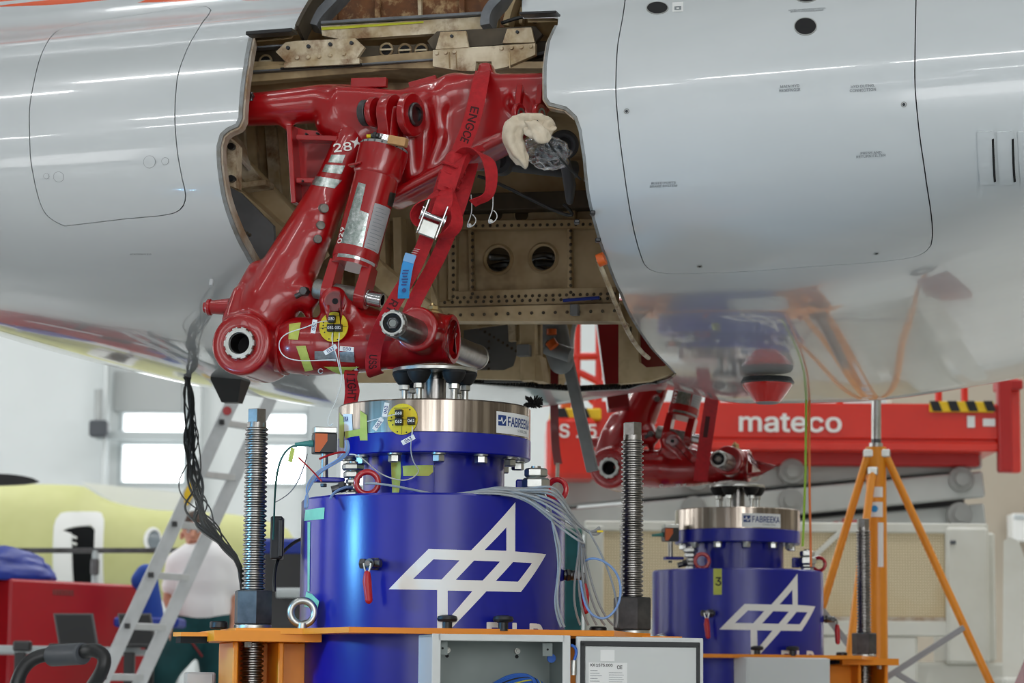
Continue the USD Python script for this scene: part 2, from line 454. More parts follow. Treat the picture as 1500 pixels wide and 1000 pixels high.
class Cyl:
    """The mantle of a cylinder as a surface: u runs along the girth (metres, 0 faces the camera), v along the axis from p0."""

    def __init__(self, p0, p1, r, r1=None):
        self.p0, self.w = np.asarray(p0, float), N(np.asarray(p1, float) - p0); self.L = np.linalg.norm(np.asarray(p1, float) - p0)
        self.r, self.r1 = r, (r if r1 is None else r1); e = CAM - self.p0; e = N(e - self.w * (e @ self.w)); self.e = e; self.x = np.cross(self.w, e)
        if self.x @ cam_right < 0: self.x = -self.x

    def __call__(self, uv):
        uv = np.asarray(uv, float); a = uv[:, 0] / self.r; n = np.cos(a)[:, None] * self.e + np.sin(a)[:, None] * self.x
        rr = self.r + (self.r1 - self.r) * np.clip(uv[:, 1:2] / self.L, 0, 1)
        return self.p0 + self.w * uv[:, 1:2] + n * rr, n

    def inv(self, px, py):
        d = ray(px, py); o = CAM - self.p0; dp, op = d - self.w * (d @ self.w), o - self.w * (o @ self.w); r = self.r
        for _ in range(6):
            A, B, C = dp @ dp, dp @ op, op @ op - r * r; D = B * B - A * C
            t = (-B - math.sqrt(max(D, 0))) / A; q = o + d * t; v = q @ self.w
            r = self.r + (self.r1 - self.r) * min(max(v / self.L, 0), 1)
        return np.array([math.atan2(q @ self.x, q @ self.e) * self.r, v])

    def poly(self, pts):
        return Polygon([self.inv(*p) for p in pts]).buffer(0)


def drape(pts, mesh, off=.0015, step=2.5, text=None):
    """A sticker laid onto a solid: pts is its outline as seen from the picture's viewpoint; it follows the solid's own surface."""
    V, F = np.asarray(mesh.vertices), np.asarray(mesh.faces)
    if text is None: g = Polygon(pts) if not isinstance(pts, (Polygon, MultiPolygon)) else pts; uv, tf = _flat(g, step)
    else: uv, tf = text
    px = proj(V)[F]; lo, hi = px.min(1), px.max(1); b0, b1 = uv.min(0), uv.max(0); ok = ((hi > b0) & (lo < b1)).all(1); T = V[F[ok]]
    e1, e2 = T[:, 1] - T[:, 0], T[:, 2] - T[:, 0]; fn = np.cross(e1, e2); fn /= np.linalg.norm(fn, axis=1, keepdims=True) + 1e-12; s0 = CAM - T[:, 0]; q = np.cross(s0, e1); P, Nn = [], []
    for x, y in uv:
        d = ray(x, y); h = np.cross(d, e2); a = (e1 * h).sum(1); a = np.where(np.abs(a) < 1e-14, 1e-14, a); u = (s0 * h).sum(1) / a; v = (q @ d) / a; t = (e2 * q).sum(1) / a
        hit = (u >= -1e-4) & (v >= -1e-4) & (u + v <= 1.0002) & (t > .1)
        if hit.any(): k = np.where(hit)[0][np.argmin(t[hit])]; P.append(CAM + d * t[k]); Nn.append(fn[k] if fn[k] @ d < 0 else -fn[k])
        else: P.append(None); Nn.append(None)
    good = [p is not None for p in P]; m = np.mean([p for p in P if p is not None], 0)
    P = np.array([p if p is not None else m for p in P]); Nn = np.array([n if n is not None else [0, -1, 0] for n in Nn]); tf = tf[np.array(good)[tf].all(1)]
    A = np.zeros_like(Nn)
    for k in range(3): np.add.at(A, tf[:, k], Nn[tf].sum(1))
    A /= np.linalg.norm(A, axis=1, keepdims=True) + 1e-12; f2 = tf.copy()
    if len(tf) and (np.cross(P[tf[:, 1]] - P[tf[:, 0]], P[tf[:, 2]] - P[tf[:, 0]]) * A[tf[:, 0]]).sum() < 0: f2 = tf[:, ::-1]
    return P + A * off, f2, A


def drape_text(text, px, py, hpx, ang, mesh, off=.002, sx=1.):
    g = meshkit.text_mesh(text, 1.0, .01, True); keep = g.face_normals[:, 2] > .9; v, f = np.array(g.vertices), g.faces[keep]; a = math.radians(ang); us = np.unique(f); new = np.full(len(v), -1); new[us] = np.arange(len(us)); v, f = v[us], new[f]
    x, y = v[:, 0] * hpx * sx, v[:, 1] * hpx
    return drape(None, mesh, off, text=(np.stack([px + x * math.cos(a) - y * math.sin(a), py - x * math.sin(a) - y * math.cos(a)], 1), f))


# ---------------------------------------------------------------- materials
def C(r, g, b):
    x = np.array([r, g, b]) / 255.0
    return tuple(np.where(x <= .04045, x / 12.92, ((x + .055) / 1.055) ** 2.4).tolist())


UsdGeom.Scope.Define(stage, '/World/Looks')
M = {}


def pm(name, c, c2=None, scale=6., lo=.35, hi=.65, rough=.4, metal=0., coat=0., coatr=.05, spec=.5, bump=0., bscale=40., bdist=.002, stretch=(1, 1, 1), rough2=None, detail=4., emit=None, c3=None, s3=1.5):
    """A principled material; with c2 its colour varies by noise between c and c2 (and by a wider noise towards c3)."""
    nd = {'p': ('principled_bsdf', dict(base_color=c, roughness=rough, metallic=metal, coat_weight=coat, coat_roughness=coatr, specular_ior_level=spec))}; ln = []
    if emit is not None: nd['p'][1].update(emission_color=emit[0], emission_strength=emit[1])
    if c2 is not None or bump:
        nd['g'] = ('texture_coordinate', {}); nd['m'] = ('mapping', dict(scale=stretch)); ln.append(('g.object', 'm.vector'))
    if c2 is not None:
        nd['n'] = ('noise_texture', dict(scale=scale, detail=detail, roughness=.6)); nd['r'] = ('rgb_ramp', {'ramp': [(0, c), (lo, c), (hi, c2), (1, c2)]})
        ln += [('m.vector', 'n.vector'), ('n.fac', 'r.fac')]; out = 'r.color'
        if c3 is not None:
            nd['n3'] = ('noise_texture', dict(scale=s3, detail=5., roughness=.65)); nd['q'] = ('map_range', dict(from_min=.5, from_max=.68, clamp=True)); nd['x'] = ('mix_color', dict(b=c3))
            ln += [('m.vector', 'n3.vector'), ('n3.fac', 'q.value'), ('q.result', 'x.fac'), (out, 'x.a')]; out = 'x.result'
        ln.append((out, 'p.base_color'))
        if rough2 is not None:
            nd['rr'] = ('map_range', dict(from_min=.3, from_max=.7, to_min=rough, to_max=rough2)); ln += [('n.fac', 'rr.value'), ('rr.result', 'p.roughness')]
    if bump:
        nd['bn'] = ('noise_texture', dict(scale=bscale, detail=3.)); nd['b'] = ('bump', dict(strength=bump, distance=bdist)); ln += [('m.vector', 'bn.vector'), ('bn.fac', 'b.height'), ('b.normal', 'p.normal')]
    M[name] = usdkit.material(stage, '/World/Looks/' + name, nd, ln, 'p.BSDF')
    return M[name]


pm('hull_white', C(208, 213, 216), C(200, 206, 209), scale=1.2, rough=.22, coat=.8, coatr=.05, spec=.5, bump=.07, bscale=3.4, bdist=.02, stretch=(.6, 1.6, 1.6))
pm('hull_edge', C(196, 190, 178), C(150, 120, 88), scale=9, rough=.45)
pm('seal_grey', C(150, 156, 160), C(120, 118, 112), scale=14, rough=.5)
pm('gap_dark', C(52, 56, 60), rough=.7)
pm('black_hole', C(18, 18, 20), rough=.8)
pm('stencil', C(134, 140, 144), rough=.4)
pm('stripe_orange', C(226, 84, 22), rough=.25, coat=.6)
pm('bay_tan', C(204, 184, 146), C(170, 146, 106), scale=5, rough=.6, c3=C(104, 80, 52), s3=2.2, bump=.2, bscale=30)
pm('bay_light', C(216, 205, 180), C(168, 146, 108), scale=8, rough=.55, c3=C(120, 84, 50), s3=9, bump=.2, bscale=30)
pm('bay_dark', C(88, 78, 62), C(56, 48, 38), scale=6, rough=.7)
pm('bay_grey', C(120, 122, 124), C(96, 98, 100), scale=5, rough=.5)
pm('rust', C(120, 74, 34), C(86, 52, 26), scale=14, rough=.7, c3=C(178, 150, 108), s3=20, bump=.3, bscale=60)
pm('rubber_black', C(20, 20, 21), rough=.6)
pm('bristle', C(22, 21, 20), rough=.9)
pm('grey_strip', C(112, 116, 122), C(88, 92, 96), scale=10, rough=.45)
pm('lime', C(196, 200, 40), rough=.6)
pm('red_gear', C(160, 8, 16), C(148, 6, 13), scale=3, rough=.28, coat=.55, coatr=.05, bump=.02, bscale=9, bdist=.006)
pm('red_dark', C(128, 14, 22), C(112, 12, 20), scale=3, rough=.3, coat=.6)
pm('chrome', C(190, 190, 192), rough=.16, metal=1.)
pm('steel', C(150, 148, 146), C(128, 126, 122), scale=30, rough=.32, metal=1., stretch=(1, 1, 1))
pm('steel_dark', C(104, 104, 106), C(80, 80, 80), scale=12, rough=.38, metal=1.)
pm('zinc', C(188, 190, 188), C(170, 172, 166), scale=20, rough=.34, metal=1.)
pm('dull_metal', C(148, 148, 142), C(112, 110, 104), scale=24, rough=.5, metal=.7)
pm('brass', C(190, 168, 120), rough=.4, metal=.8)
pm('foil', C(205, 210, 208), C(150, 164, 158), scale=60, rough=.26, metal=.85, bump=.5, bscale=90, bdist=.002)
pm('label_grey', C(176, 178, 180), C(160, 162, 166), scale=9, rough=.45)
pm('white_print', C(232, 230, 226), rough=.5)
pm('black_print', C(24, 24, 28), rough=.6)
pm('blue_print', C(24, 56, 122), rough=.5)
pm('tape_green', C(192, 196, 92), C(180, 186, 80), scale=30, rough=.6, bump=.3, bscale=70)
pm('tape_mint', C(150, 214, 178), C(136, 200, 166), scale=20, rough=.6)
pm('tape_silver', C(176, 180, 184), C(130, 136, 140), scale=40, rough=.3, metal=.7)
pm('yellow_pad', C(226, 200, 20), C(210, 182, 12), scale=30, rough=.5)
pm('sensor_black', C(20, 20, 22), rough=.4)
pm('strap_red', C(178, 16, 28), C(158, 12, 22), scale=60, rough=.75, bump=.4, bscale=160)
pm('strap_ink', C(66, 8, 14), rough=.8)
pm('tag_blue', C(40, 142, 206), rough=.6)
pm('tag_blue_light', C(118, 168, 214), rough=.6)
pm('cloth_cream', C(216, 204, 184), C(200, 186, 164), scale=20, rough=.9, bump=.4, bscale=90)
pm('blue_paint', C(17, 27, 146), C(14, 23, 136), scale=3, rough=.27, spec=.42, bump=.05, bscale=140)
pm('ring_steel', C(196, 186, 174), C(120, 110, 100), scale=22, rough=.16, rough2=.42, metal=1., stretch=(1, 1, .02), lo=.42, hi=.58, bump=.35, bscale=26, bdist=.006)  # upright light and dark streaks in the colour imitate reflections
pm('orange_paint', C(240, 144, 14), C(230, 134, 12), scale=4, rough=.42, bump=.06, bscale=120)
pm('orange_tripod', C(232, 148, 30), C(224, 138, 24), scale=4, rough=.42)
pm('red_lug', C(176, 22, 30), rough=.25, coat=.7)
pm('red_grip', C(176, 16, 30), rough=.4)
pm('box_grey', C(206, 210, 210), rough=.45, bump=.08, bscale=200)
pm('box_inside', C(132, 142, 140), C(122, 132, 130), scale=4, rough=.5)
pm('gasket', C(52, 54, 56), rough=.7)
pm('door_inside', C(200, 204, 204), rough=.5)
pm('sticker_white', C(228, 230, 230), rough=.45)
pm('wire_blue', C(30, 90, 180), rough=.45)
pm('wire_yellow', C(200, 190, 40), rough=.5)
pm('wire_grey', C(150, 153, 155), rough=.45)
pm('wire_white', C(216, 216, 212), rough=.45)
pm('wire_lightblue', C(120, 150, 196), rough=.45)
pm('wire_green', C(40, 92, 84), rough=.5)
pm('wire_black', C(22, 24, 24), rough=.45)
pm('teal_plug', C(60, 132, 124), rough=.5)
pm('terminal_green', C(30, 120, 70), rough=.5)
pm('plastic_black', C(26, 27, 29), rough=.42)
pm('plastic_grey', C(74, 78, 84), rough=.5)
pm('sensor_orange', C(206, 92, 30), rough=.45)
pm('nut_dark', C(92, 92, 92), C(70, 70, 72), scale=16, rough=.5, metal=.75)
pm('oval_grey', C(150, 152, 150), rough=.5)

pm('tarp_blue', C(14, 52, 160), C(10, 40, 136), scale=4, rough=.45)
pm('link_grey', C(128, 132, 134), C(112, 116, 118), scale=9, rough=.5)
# ---------------------------------------------------------------- the aeroplane's belly fairing: a lofted surface S(s, t)
AX = np.array([math.cos(TH), -math.sin(TH), 0]); DX = AH0; ZX = np.array([0, 0, 1.0])
O = at(750, 170, 7.9)
HALF = [(2.2, -.665), (1.85, -.664), (1.5, -.66), (1.2, -.652), (.9, -.635), (.7, -.612), (.52, -.57), (.36, -.50), (.2, -.385), (.085, -.25), (.022, -.12), (0, 0), (.03, .12), (.105, .25), (.22, .36), (.4, .47),
        (.66, .57), (.88, .70), (1.0, .90), (1.05, 1.2), (1.08, 1.5), (1.22, 1.95), (1.55, 2.3), (2.2, 2.5)]
_p = np.array(HALF); _all = np.vstack([[4.4 - _p[::-1, 0], _p[::-1, 1]]]).T; _all = np.vstack([_all[:-1], _p])
_d = np.r_[0, np.cumsum(np.linalg.norm(np.diff(_all, axis=0), axis=1))]; T0 = _d[len(_p) - 1]; TMAX = _d[-1] - T0
PROFILE = CubicSpline(_d - T0, _all)
KS = PchipInterpolator([-6, -4.5, -3, -2, -1.3, -.8, -.4, 0, .5, 1, 1.6, 2.4, 3.4, 4.5], [.95, 1.3, 1.6, .988, .762, .69, .625, .76, .785, .71, .534, .458, .412, .383])
K2 = PchipInterpolator([-6, -4.5, -3, -2.5, -2, -1.4, -.9, 5], [.02, .03, .12, .32, .62, .92, 1, 1])
TAPER = PchipInterpolator([-6, -3, -2.2, -1.4, 5], [.35, .45, .7, 1, 1])          # the far side draws in towards the nose
SMIN, SMAX = -6.0, 4.2


def hp(s, d, z):
    """A point of the aeroplane's own frame: s along it, d inboard from the fairing's bulge, z up from it."""
    return O + AX * s + DX * d + ZX * z


def _hull0(uv):
    s, t = uv[:, 0], uv[:, 1]; q = PROFILE(np.clip(t, -TMAX, TMAX)); k = KS(s)
    w = np.clip(-q[:, 1] / .665, 0, 1); w = w * w * (3 - 2 * w); z = np.where(q[:, 1] < 0, q[:, 1] * (1 - (1 - k) * w) * np.clip(K2(s), .02, 1), q[:, 1])
    dd = np.where(q[:, 0] > 2.2, 2.2 + (q[:, 0] - 2.2) * TAPER(s), q[:, 0])
    return O + s[:, None] * AX + dd[:, None] * DX + (z + .03 * s)[:, None] * ZX


def hull(uv):
    uv = np.asarray(uv, float); e = 1e-4; p = _hull0(uv)
    n = np.cross(_hull0(uv + [e, 0]) - _hull0(uv - [e, 0]), _hull0(uv + [0, e]) - _hull0(uv - [0, e]))
    n /= np.linalg.norm(n, axis=1, keepdims=True)
    c = O + uv[:, :1] * AX + 2.2 * DX + .6 * ZX
    sg = np.sign(((p - c) * n).sum(1).mean())
    return p, n * sg


T_LOW = -1.75                    # the lowest line of the near side
_gs, _gt = np.meshgrid(np.linspace(SMIN, SMAX, 240), np.linspace(T_LOW, 3.0, 240), indexing='ij')
_G = np.stack([_gs.ravel(), _gt.ravel()], 1); _GP, _GN = hull(_G); _front = ((CAM - _GP) * _GN).sum(1) > 0; _G, _GP = _G[_front], _GP[_front]; _GX = proj(_GP)


def hinv(px, py):
    """(s, t) on the near side of the hull seen at a pixel."""
    d2 = ((_GX - [px, py]) ** 2).sum(1); uv = _G[np.argmin(d2)].copy(); best, bd = uv, 1e9
    for _ in range(12):
        e = 1e-4; f0, fs, ft = proj(_hull0(np.array([uv, uv + [e, 0], uv + [0, e]]))); r = f0 - [px, py]
        if r @ r < bd: best, bd = uv.copy(), r @ r
        J = np.stack([(fs - f0) / e, (ft - f0) / e], 1)
        st = np.linalg.lstsq(J, -r, rcond=1e-3)[0]; uv = uv + np.clip(st, -.12, .12); uv[1] = max(uv[1], T_LOW)
    return best


def hpoly(pts, closed=True):
    q = [hinv(*p) for p in pts]
    return Polygon(q).buffer(0) if closed else LineString(q)


def splined(pts, n=5, closed=False):
    p = np.asarray(pts, float)
    if closed: p = np.vstack([p, p[:1]])
    d = np.r_[0, np.cumsum(np.linalg.norm(np.diff(p, axis=0), axis=1))]
    return PchipInterpolator(d, p)(np.linspace(0, d[-1], n * (len(p) - 1) + 1))


def on_plane(px, py, d):
    """The point seen at a pixel on the upright plane that lies d inboard of the bulge, parallel to the aeroplane."""
    r = ray(px, py); t = ((O + DX * d - CAM) @ DX) / (r @ DX)
    return CAM + r * t


def sz(px, py, d):
    q = on_plane(px, py, d) - O
    return q @ AX, q[2]


def plate(pts, d, th, buf=0.):
    """A plate parallel to the aeroplane's side, its outline given by the pixels where it is seen, from d to d + th inboard."""
    g = Polygon([sz(x, y, d) for x, y in pts]).buffer(0)
    if buf: g = g.buffer(-buf).buffer(2 * buf, quad_segs=5).buffer(-buf, quad_segs=5)
    return extrude(g, th, O + DX * d, AX, ZX, DX)


def hbar(x0, y0, x1, y1, d, w, h, d1=None, ch=.002):
    return bar(on_plane(x0, y0, d), on_plane(x1, y1, d if d1 is None else d1), w, h, DX, ch)


OPENING = [(470, -70), (470, 0), (446, 22), (429, 45), (365, 51), (362, 66), (357, 95), (351, 140), (349, 172), (345, 181), (332, 187), (322, 196), (317, 214), (318, 244), (325, 290), (340, 335), (358, 372), (376, 402), (410, 455),
           (460, 510), (520, 543), (600, 558), (690, 562), (760, 567), (850, 574), (920, 571), (962, 563), (985, 554), (991, 547), (981, 536), (958, 512), (933, 475), (912, 430), (893, 385), (876, 335), (864, 285), (858, 230), (852, 190),
           (845, 170), (830, 156), (806, 150), (801, 142), (801, 95), (806, 60), (817, 36), (818, 21), (765, 22), (765, -70)]
LEFT_DOOR = splined([(95, 331), (66, 312), (51, 268), (44, 220), (43, 168), (52, 110), (64, 72), (86, 44), (200, 22), (300, 9), (309, 14), (296, 34), (272, 77), (259, 120), (256, 170), (259, 215), (266, 258), (272, 288), (268, 302), (255, 312), (180, 321)], 6, True)
RIGHT_DOOR = splined([(924, -70), (913, 20), (904, 75), (902, 130), (905, 175), (912, 235), (925, 320), (938, 372), (946, 390), (960, 398), (985, 401), (1060, 399), (1180, 391), (1330, 378), (1352, 371), (1364, 358), (1366, 343), (1356, 260), (1345, 180), (1340, 110), (1341, 40), (1344, -70)], 6)
opening = hpoly(OPENING); far_opening = shapely.affinity.scale(opening, 1, -1, origin=(0, 0)).intersection(sbox(-9, -9, 9, -1.75))
left_door, right_door = hpoly(LEFT_DOOR), hpoly(RIGHT_DOOR)
plane = thing('business_jet', 'white business jet with its belly bay open above the blue test columns', 'airplane', hp(0, 2.2, -.7))
body = sbox(SMIN, -TMAX + .01, SMAX, TMAX - .01).difference(opening).difference(far_opening)
GAP = .0034
put(plane, 'fuselage_skin', patch(body.difference(left_door.buffer(GAP / 2)).difference(right_door.buffer(GAP / 2)), hull, .06, 0, -.012), M['hull_white'], label='glossy white curved belly skin')
put(plane, 'access_panel', patch(left_door.buffer(-GAP / 2), hull, .05, .0002, -.012), M['hull_white'], label='white access panel ahead of the open bay with two pairs of round covers')
put(plane, 'access_panel', patch(right_door.buffer(-GAP / 2), hull, .05, .0002, -.012), M['hull_white'], label='large white hydraulic access panel behind the open bay with small stencils')
put(plane, 'gap_backing', patch(left_door.buffer(.03).difference(left_door.buffer(-.03)), hull, .05, -.014), M['gap_dark'])
put(plane, 'gap_backing', patch(right_door.buffer(.03).difference(right_door.buffer(-.03)), hull, .05, -.014), M['gap_dark'])
liner = body.buffer(-.012)
put(plane, 'inner_liner', patch(liner, hull, .09, -.03), M['bay_tan'])


def along(line_px, off, r, n=4, lift=0.):
    q = np.array([hinv(*p) for p in line_px]); l = LineString(q); m = max(8, int(l.length / .015)); co = np.array([l.interpolate(x, normalized=True).coords[0] for x in np.linspace(0, 1, m)])
    P, nn = hull(co); t = np.gradient(co, axis=0); t /= np.linalg.norm(t, axis=1, keepdims=True); inw = np.stack([t[:, 1], -t[:, 0]], 1)
    P, nn = hull(co + inw * off); return tube(P + nn * lift, r, 6)


iL, iB = OPENING.index((365, 51)), OPENING.index((690, 562))
iR = OPENING.index((991, 547))
sgn = 1 if opening.contains(Point(*(np.array(hinv(351, 140)) + [.03, 0]))) else -1
oo = opening.exterior.is_ccw


def lip(px, name, w0, w1, lift, m, label=None):
    """A narrow band of the opening's rim, from w0 to w1 into the opening."""
    l = LineString([hinv(*p) for p in px]); band = l.buffer(w1, cap_style='flat').difference(l.buffer(w0, cap_style='flat') if w0 else Polygon()).intersection(opening.buffer(.0005) if w1 > 0 else opening)
    if not band.is_empty: put(plane, name, patch(band, hull, .03, lift, lift - .03), m, label=label)


lip(OPENING[iL:iL + 14], 'door_seal', 0, .012, -.001, M['seal_grey'], 'grey rubber seal on the rim of the bay opening')
lip(OPENING[iL:iL + 14], 'door_seal', .012, .018, -.008, M['hull_edge'], 'weathered tan sealing strip inside the rim')
lip(OPENING[iR:-3], 'door_seal', 0, .010, -.002, M['seal_grey'])
lip(OPENING[iR + 10:-3], 'door_seal', .010, .015, -.008, M['hull_edge'])
# the bristly black brush along the bottom lip
rnd = random.Random(4); bl = []
lq = LineString([hinv(*p) for p in OPENING[iB - 1:iR - 1]])
for k in range(420):
    uv = np.array(lq.interpolate(k / 419, normalized=True).coords[0]); p, n = hull(np.array([uv])); a = p[0] - n[0] * .004
    bl.append(cyl(a, a + ZX * rnd.uniform(.012, .026) + AX * rnd.uniform(-.012, .012), .004, .001, 4))
put(plane, 'brush_seal', cat(bl), M['bristle'], False, 'black bristle brush along the lower lip of the bay', 'stuff')

# stripes, stencils, covers, screws, vents
put(plane, 'orange_stripe', patch(hpoly([(-60, -20), (-60, 38), (0, 31), (150, 17), (300, 8), (432, 0), (470, -6), (440, -30)][0:0] or [(-40, -16), (-40, 14), (0, 10), (150, 5), (300, 1.5), (432, -1), (470, -8), (300, -14)]), hull, .05, .0006), M['stripe_orange'], label='orange stripe at the top of the hull')  # narrow orange strip laid on the upper hull skin
for cx, cy, rx in ((219, 237, 10), (242, 236, 6), (86, 259, 9), (68, 258, 5)):
    q = hinv(cx, cy); r = rx / 500.; put(plane, 'round_cover', patch(Point(q).buffer(r - .0012), hull, .01, .0012), M['hull_white']); put(plane, 'cover_joint', patch(Point(q).buffer(r).difference(Point(q).buffer(r - .0016)), hull, .01, .0008), M['stencil'])
for cx, cy, rx, ry in ((963, 12, 15, 8.5), (1180, 39, 15.5, 12), (1181, -4, 15.5, 7)):
    g = hpoly([(cx + rx * math.cos(a), cy + ry * math.sin(a)) for a in np.linspace(0, 2 * math.pi, 25)[:-1]])
    put(plane, 'sight_glass', patch(g, hull, .01, .0018), M['black_hole'], label='round black sight opening in the access panel')
    put(plane, 'rim', patch(g.buffer(.003).difference(g), hull, .01, .0022, -.002), M['oval_grey'])
for cx, cy in ((918, 163), (1324, 153), (1025, 390), (1284, 371)):
    q = hinv(cx, cy); put(plane, 'quarter_turn_screw', patch(Point(q).buffer(.0085).difference(Point(q).buffer(.0055)), hull, .006, .0015), M['oval_grey']); put(plane, 'screw_recess', patch(Point(q).buffer(.0042), hull, .006, .0015), M['gap_dark'])
for q in ((992, 10),):
    put(plane, 'placard', patch(hpoly([(985, 4), (1001, 3), (1001, 17), (985, 18)]), hull, .01, .001), M['sticker_white']); put(plane, 'placard_print', patch(hpoly([(988, 10), (998, 9.5), (998, 15), (988, 15.5)]).difference(hpoly([(991, 11.5), (995, 11.3), (995, 13.5), (991, 13.7)])), hull, .01, .0015), M['stencil'])


def stencil(lines, cx, cy, h, slope=.06, m='stencil', S=hull):
    u = hinv(cx, cy); ux = hinv(cx + 20, cy - 20 * slope) - u; uy = hinv(cx, cy - 8) - u
    cu, cv = ux / np.linalg.norm(ux), uy / np.linalg.norm(uy); ms = []
    for k, t in enumerate(lines):
        g = meshkit.text_mesh(t, h, .0002, True); w = g.bounds[:, 0].mean(); g.apply_translation([-w, -(k - (len(lines) - 1) / 2) * h * 1.45 - h / 2, 0])
        ms.append(wrap(g, S, *u, cu, cv, .0008))
    put(plane, 'stencil', cat(ms), M[m], False)


stencil(['LEVEL CHECK ONLY WITH', 'EMPTY ACCUMULATOR'], 1182, 15, .0062)
stencil(['MAIN HYD', 'RESERVOIR'], 1157, 129, .008)
stencil(['HYD OUTNG.', 'CONNECTION'], 1264, 129, .008)
stencil(['PRESS AND', 'RETURN FILTER'], 1276, 226, .008)
stencil(['BLEED PORTS', 'BRAKE SYSTEM'], 972, 270, .008, .04)
stencil(['STATION X 2.0'], 206, 372, .007, .0)
for x in (1452, 1481, 1512):                              # the louvres near the right edge
    g = hpoly([(x - 21, 193), (x + 4, 191), (x + 8, 268), (x - 16, 270)])
    put(plane, 'vent_scoop', patch(g, hull, .02, .004, -.002), M['hull_white'], label='pressed white vent louvre')
    put(plane, 'vent_slot', patch(hpoly([(x + 1, 203), (x + 4.2, 202), (x + 7, 264), (x + 3.6, 265)]), hull, .02, .0052), M['black_hole'], label='black slot of a louvre')
q0 = hinv(310, 410); p, n = hull(np.array([q0])); put(plane, 'drain_stub', cyl(p[0] - n[0] * .01, p[0] + n[0] * .02, .009, .007, 16), M['hull_white'])

# belly fittings
def belly(px, py): return hull(np.array([hinv(px, py)]))
b0 = hull(np.array([hinv(338, 556)]))[0][0]; pr = [(.075, .0), (.068, -.006), (.045, -.10), (.0, -.10)]
ant = hullm([b0 + AX * a + DX * b + ZX * c for a, b, c in ((-.062, -.06, .05), (.062, -.06, .05), (-.062, .06, .05), (.062, .06, .05), (-.062, -.05, -.004), (.062, -.05, -.004), (-.062, .05, -.004), (.062, .05, -.004), (-.026, -.025, -.088), (.040, -.025, -.090), (-.026, .025, -.088), (.040, .025, -.090))])
put(plane, 'antenna', ant, M['plastic_black'], label='black wedge shaped belly antenna ahead of the bay')
b0 = hull(np.array([hinv(1124, 549)]))[0][0] + ZX * .005; b0 = b0 + (at(1124, 561, b0[1]) - b0) * [0, 0, 1.0]
put(plane, 'beacon_base', lathe([(0, -.003), (.097, -.003), (.1, .002), (.09, .02), (0, .02)], b0, seg=40), M['steel_dark'])
M['red_glass'] = usdkit.material(stage, '/World/Looks/red_glass', {'p': ('principled_bsdf', dict(base_color=C(206, 22, 16), roughness=.08, coat_weight=1.))}, [], 'p.BSDF')
put(plane, 'beacon_lens', lathe([(0, -.072), (.046, -.072), (.052, -.066), (.092, -.012), (.093, 0), (0, 0)], b0, seg=40), M['red_glass'], label='red anti-collision beacon lens under the belly')
put(plane, 'beacon_tip', lathe([(0, -.076), (.04, -.076), (.046, -.072), (0, -.072)], b0, seg=32), M['zinc'])
b0 = at(783, 592, 9.3); rr = random.Random(7)
put(plane, 'drain_brush', cat([cyl(b0, b0 + np.array([rr.uniform(-.04, .03), rr.uniform(-.04, .04), rr.uniform(-.015, .03)]), .005, .002, 4) for _ in range(90)]), M['bristle'], False, 'small black bristle tuft under the belly', 'stuff')
# ---------------------------------------------------------------- the landing gear: all red castings, once, then again on the other side
def G(px, py, d=.0): return on_plane(px, py, d)
def R(px): return px / 497.


GB = at(637, 530, 8.0); VSEP = np.array([*(at(1080, 700, 12.4) - at(637, 560, 8.0))[:2], 0.])
GSRC = '/class_landing_gear'
stage.CreateClassPrim(GSRC); BASE[GSRC] = GB; COUNT[('/', 'class_landing_gear')] = 0


def gp(name, g, m, smooth=35, label=None): return put(GSRC, name, g, m, smooth, label)


def rod_d(px, py, d0, d1):
    """From the point seen at a pixel on plane d0, straight inboard to d1."""
    p = G(px, py, d0); return p, p + DX * (d1 - d0)


def qplate(pts, d, th, buf=0.): return qe([sz(x, y, d) for x, y in pts], d, d + th, O, AX, ZX, DX, max(buf, .004))


def qbar(x0, y0, x1, y1, d, w, h, d1=None, ch=.002):
    p0, p1 = on_plane(x0, y0, d), on_plane(x1, y1, d if d1 is None else d1); u, v, ww = frame(p1 - p0, DX)
    return qx((p0 + p1) / 2, (w, h, np.linalg.norm(p1 - p0)), (u, v, ww), max(ch, .004))


# main leg: pivot boss, big tapering tube, web up to the beam
pv0, pv1 = rod_d(352, 503, -.075, .16)
leg = [qc([(G(372, 492, .03), R(40)), (G(396, 446, .045), R(45)), (G(428, 388, .07), R(42)), (G(462, 322, .1), R(35)), (G(492, 262, .13), R(28)), (G(515, 210, .165), R(28)), (G(530, 175, .21), R(30))]),
       qy(pv0, pv1, R(47)), qb(G(352, 430, .02), R(13), G(346, 470, .0), R(22)), qb(G(356, 425, .05), R(12), G(380, 402, .05), R(22)),
       qb(G(440, 428, .02), R(20), G(400, 440, .03), R(30)), qb(G(452, 436, .03), R(18), G(430, 405, .05), R(26)), qb(G(455, 470, .05), R(6), G(442, 420, .05), R(14)),
       qb(G(365, 455, .0), R(8), G(368, 478, -.05), R(10))]
for (x, y, d) in ((468, 316, .07), (466, 342, .065)): leg.append(qb(G(x, y, d), R(22), G(x + 14, y - 30, d + .02), R(15)))
legm = cast(leg, [qy(pv0 - DX * .03, pv1 + DX * .02, R(20), .001)], it=11)
gp('main_leg', legm, M['red_gear'], True, 'red main leg casting with its pivot boss')
web = plate([(428, 184), (446, 190), (520, 196), (515, 230), (470, 300), (432, 300), (436, 230)], .17, .03, .006)
pocket = plate([(446, 212), (486, 208), (497, 222), (482, 262), (444, 262)], .14, .05, .006); pocket2 = plate([(442, 274), (470, 272), (458, 300), (440, 300)], .14, .05, .004)
gp('web_plate', man(web) - man(pocket) - man(pocket2), M['red_gear'], 30, 'pocketed red web between beam and leg')
gp('web_floor', plate([(440, 200), (500, 200), (484, 268), (440, 300)], .192, .012), M['red_gear'], 30)
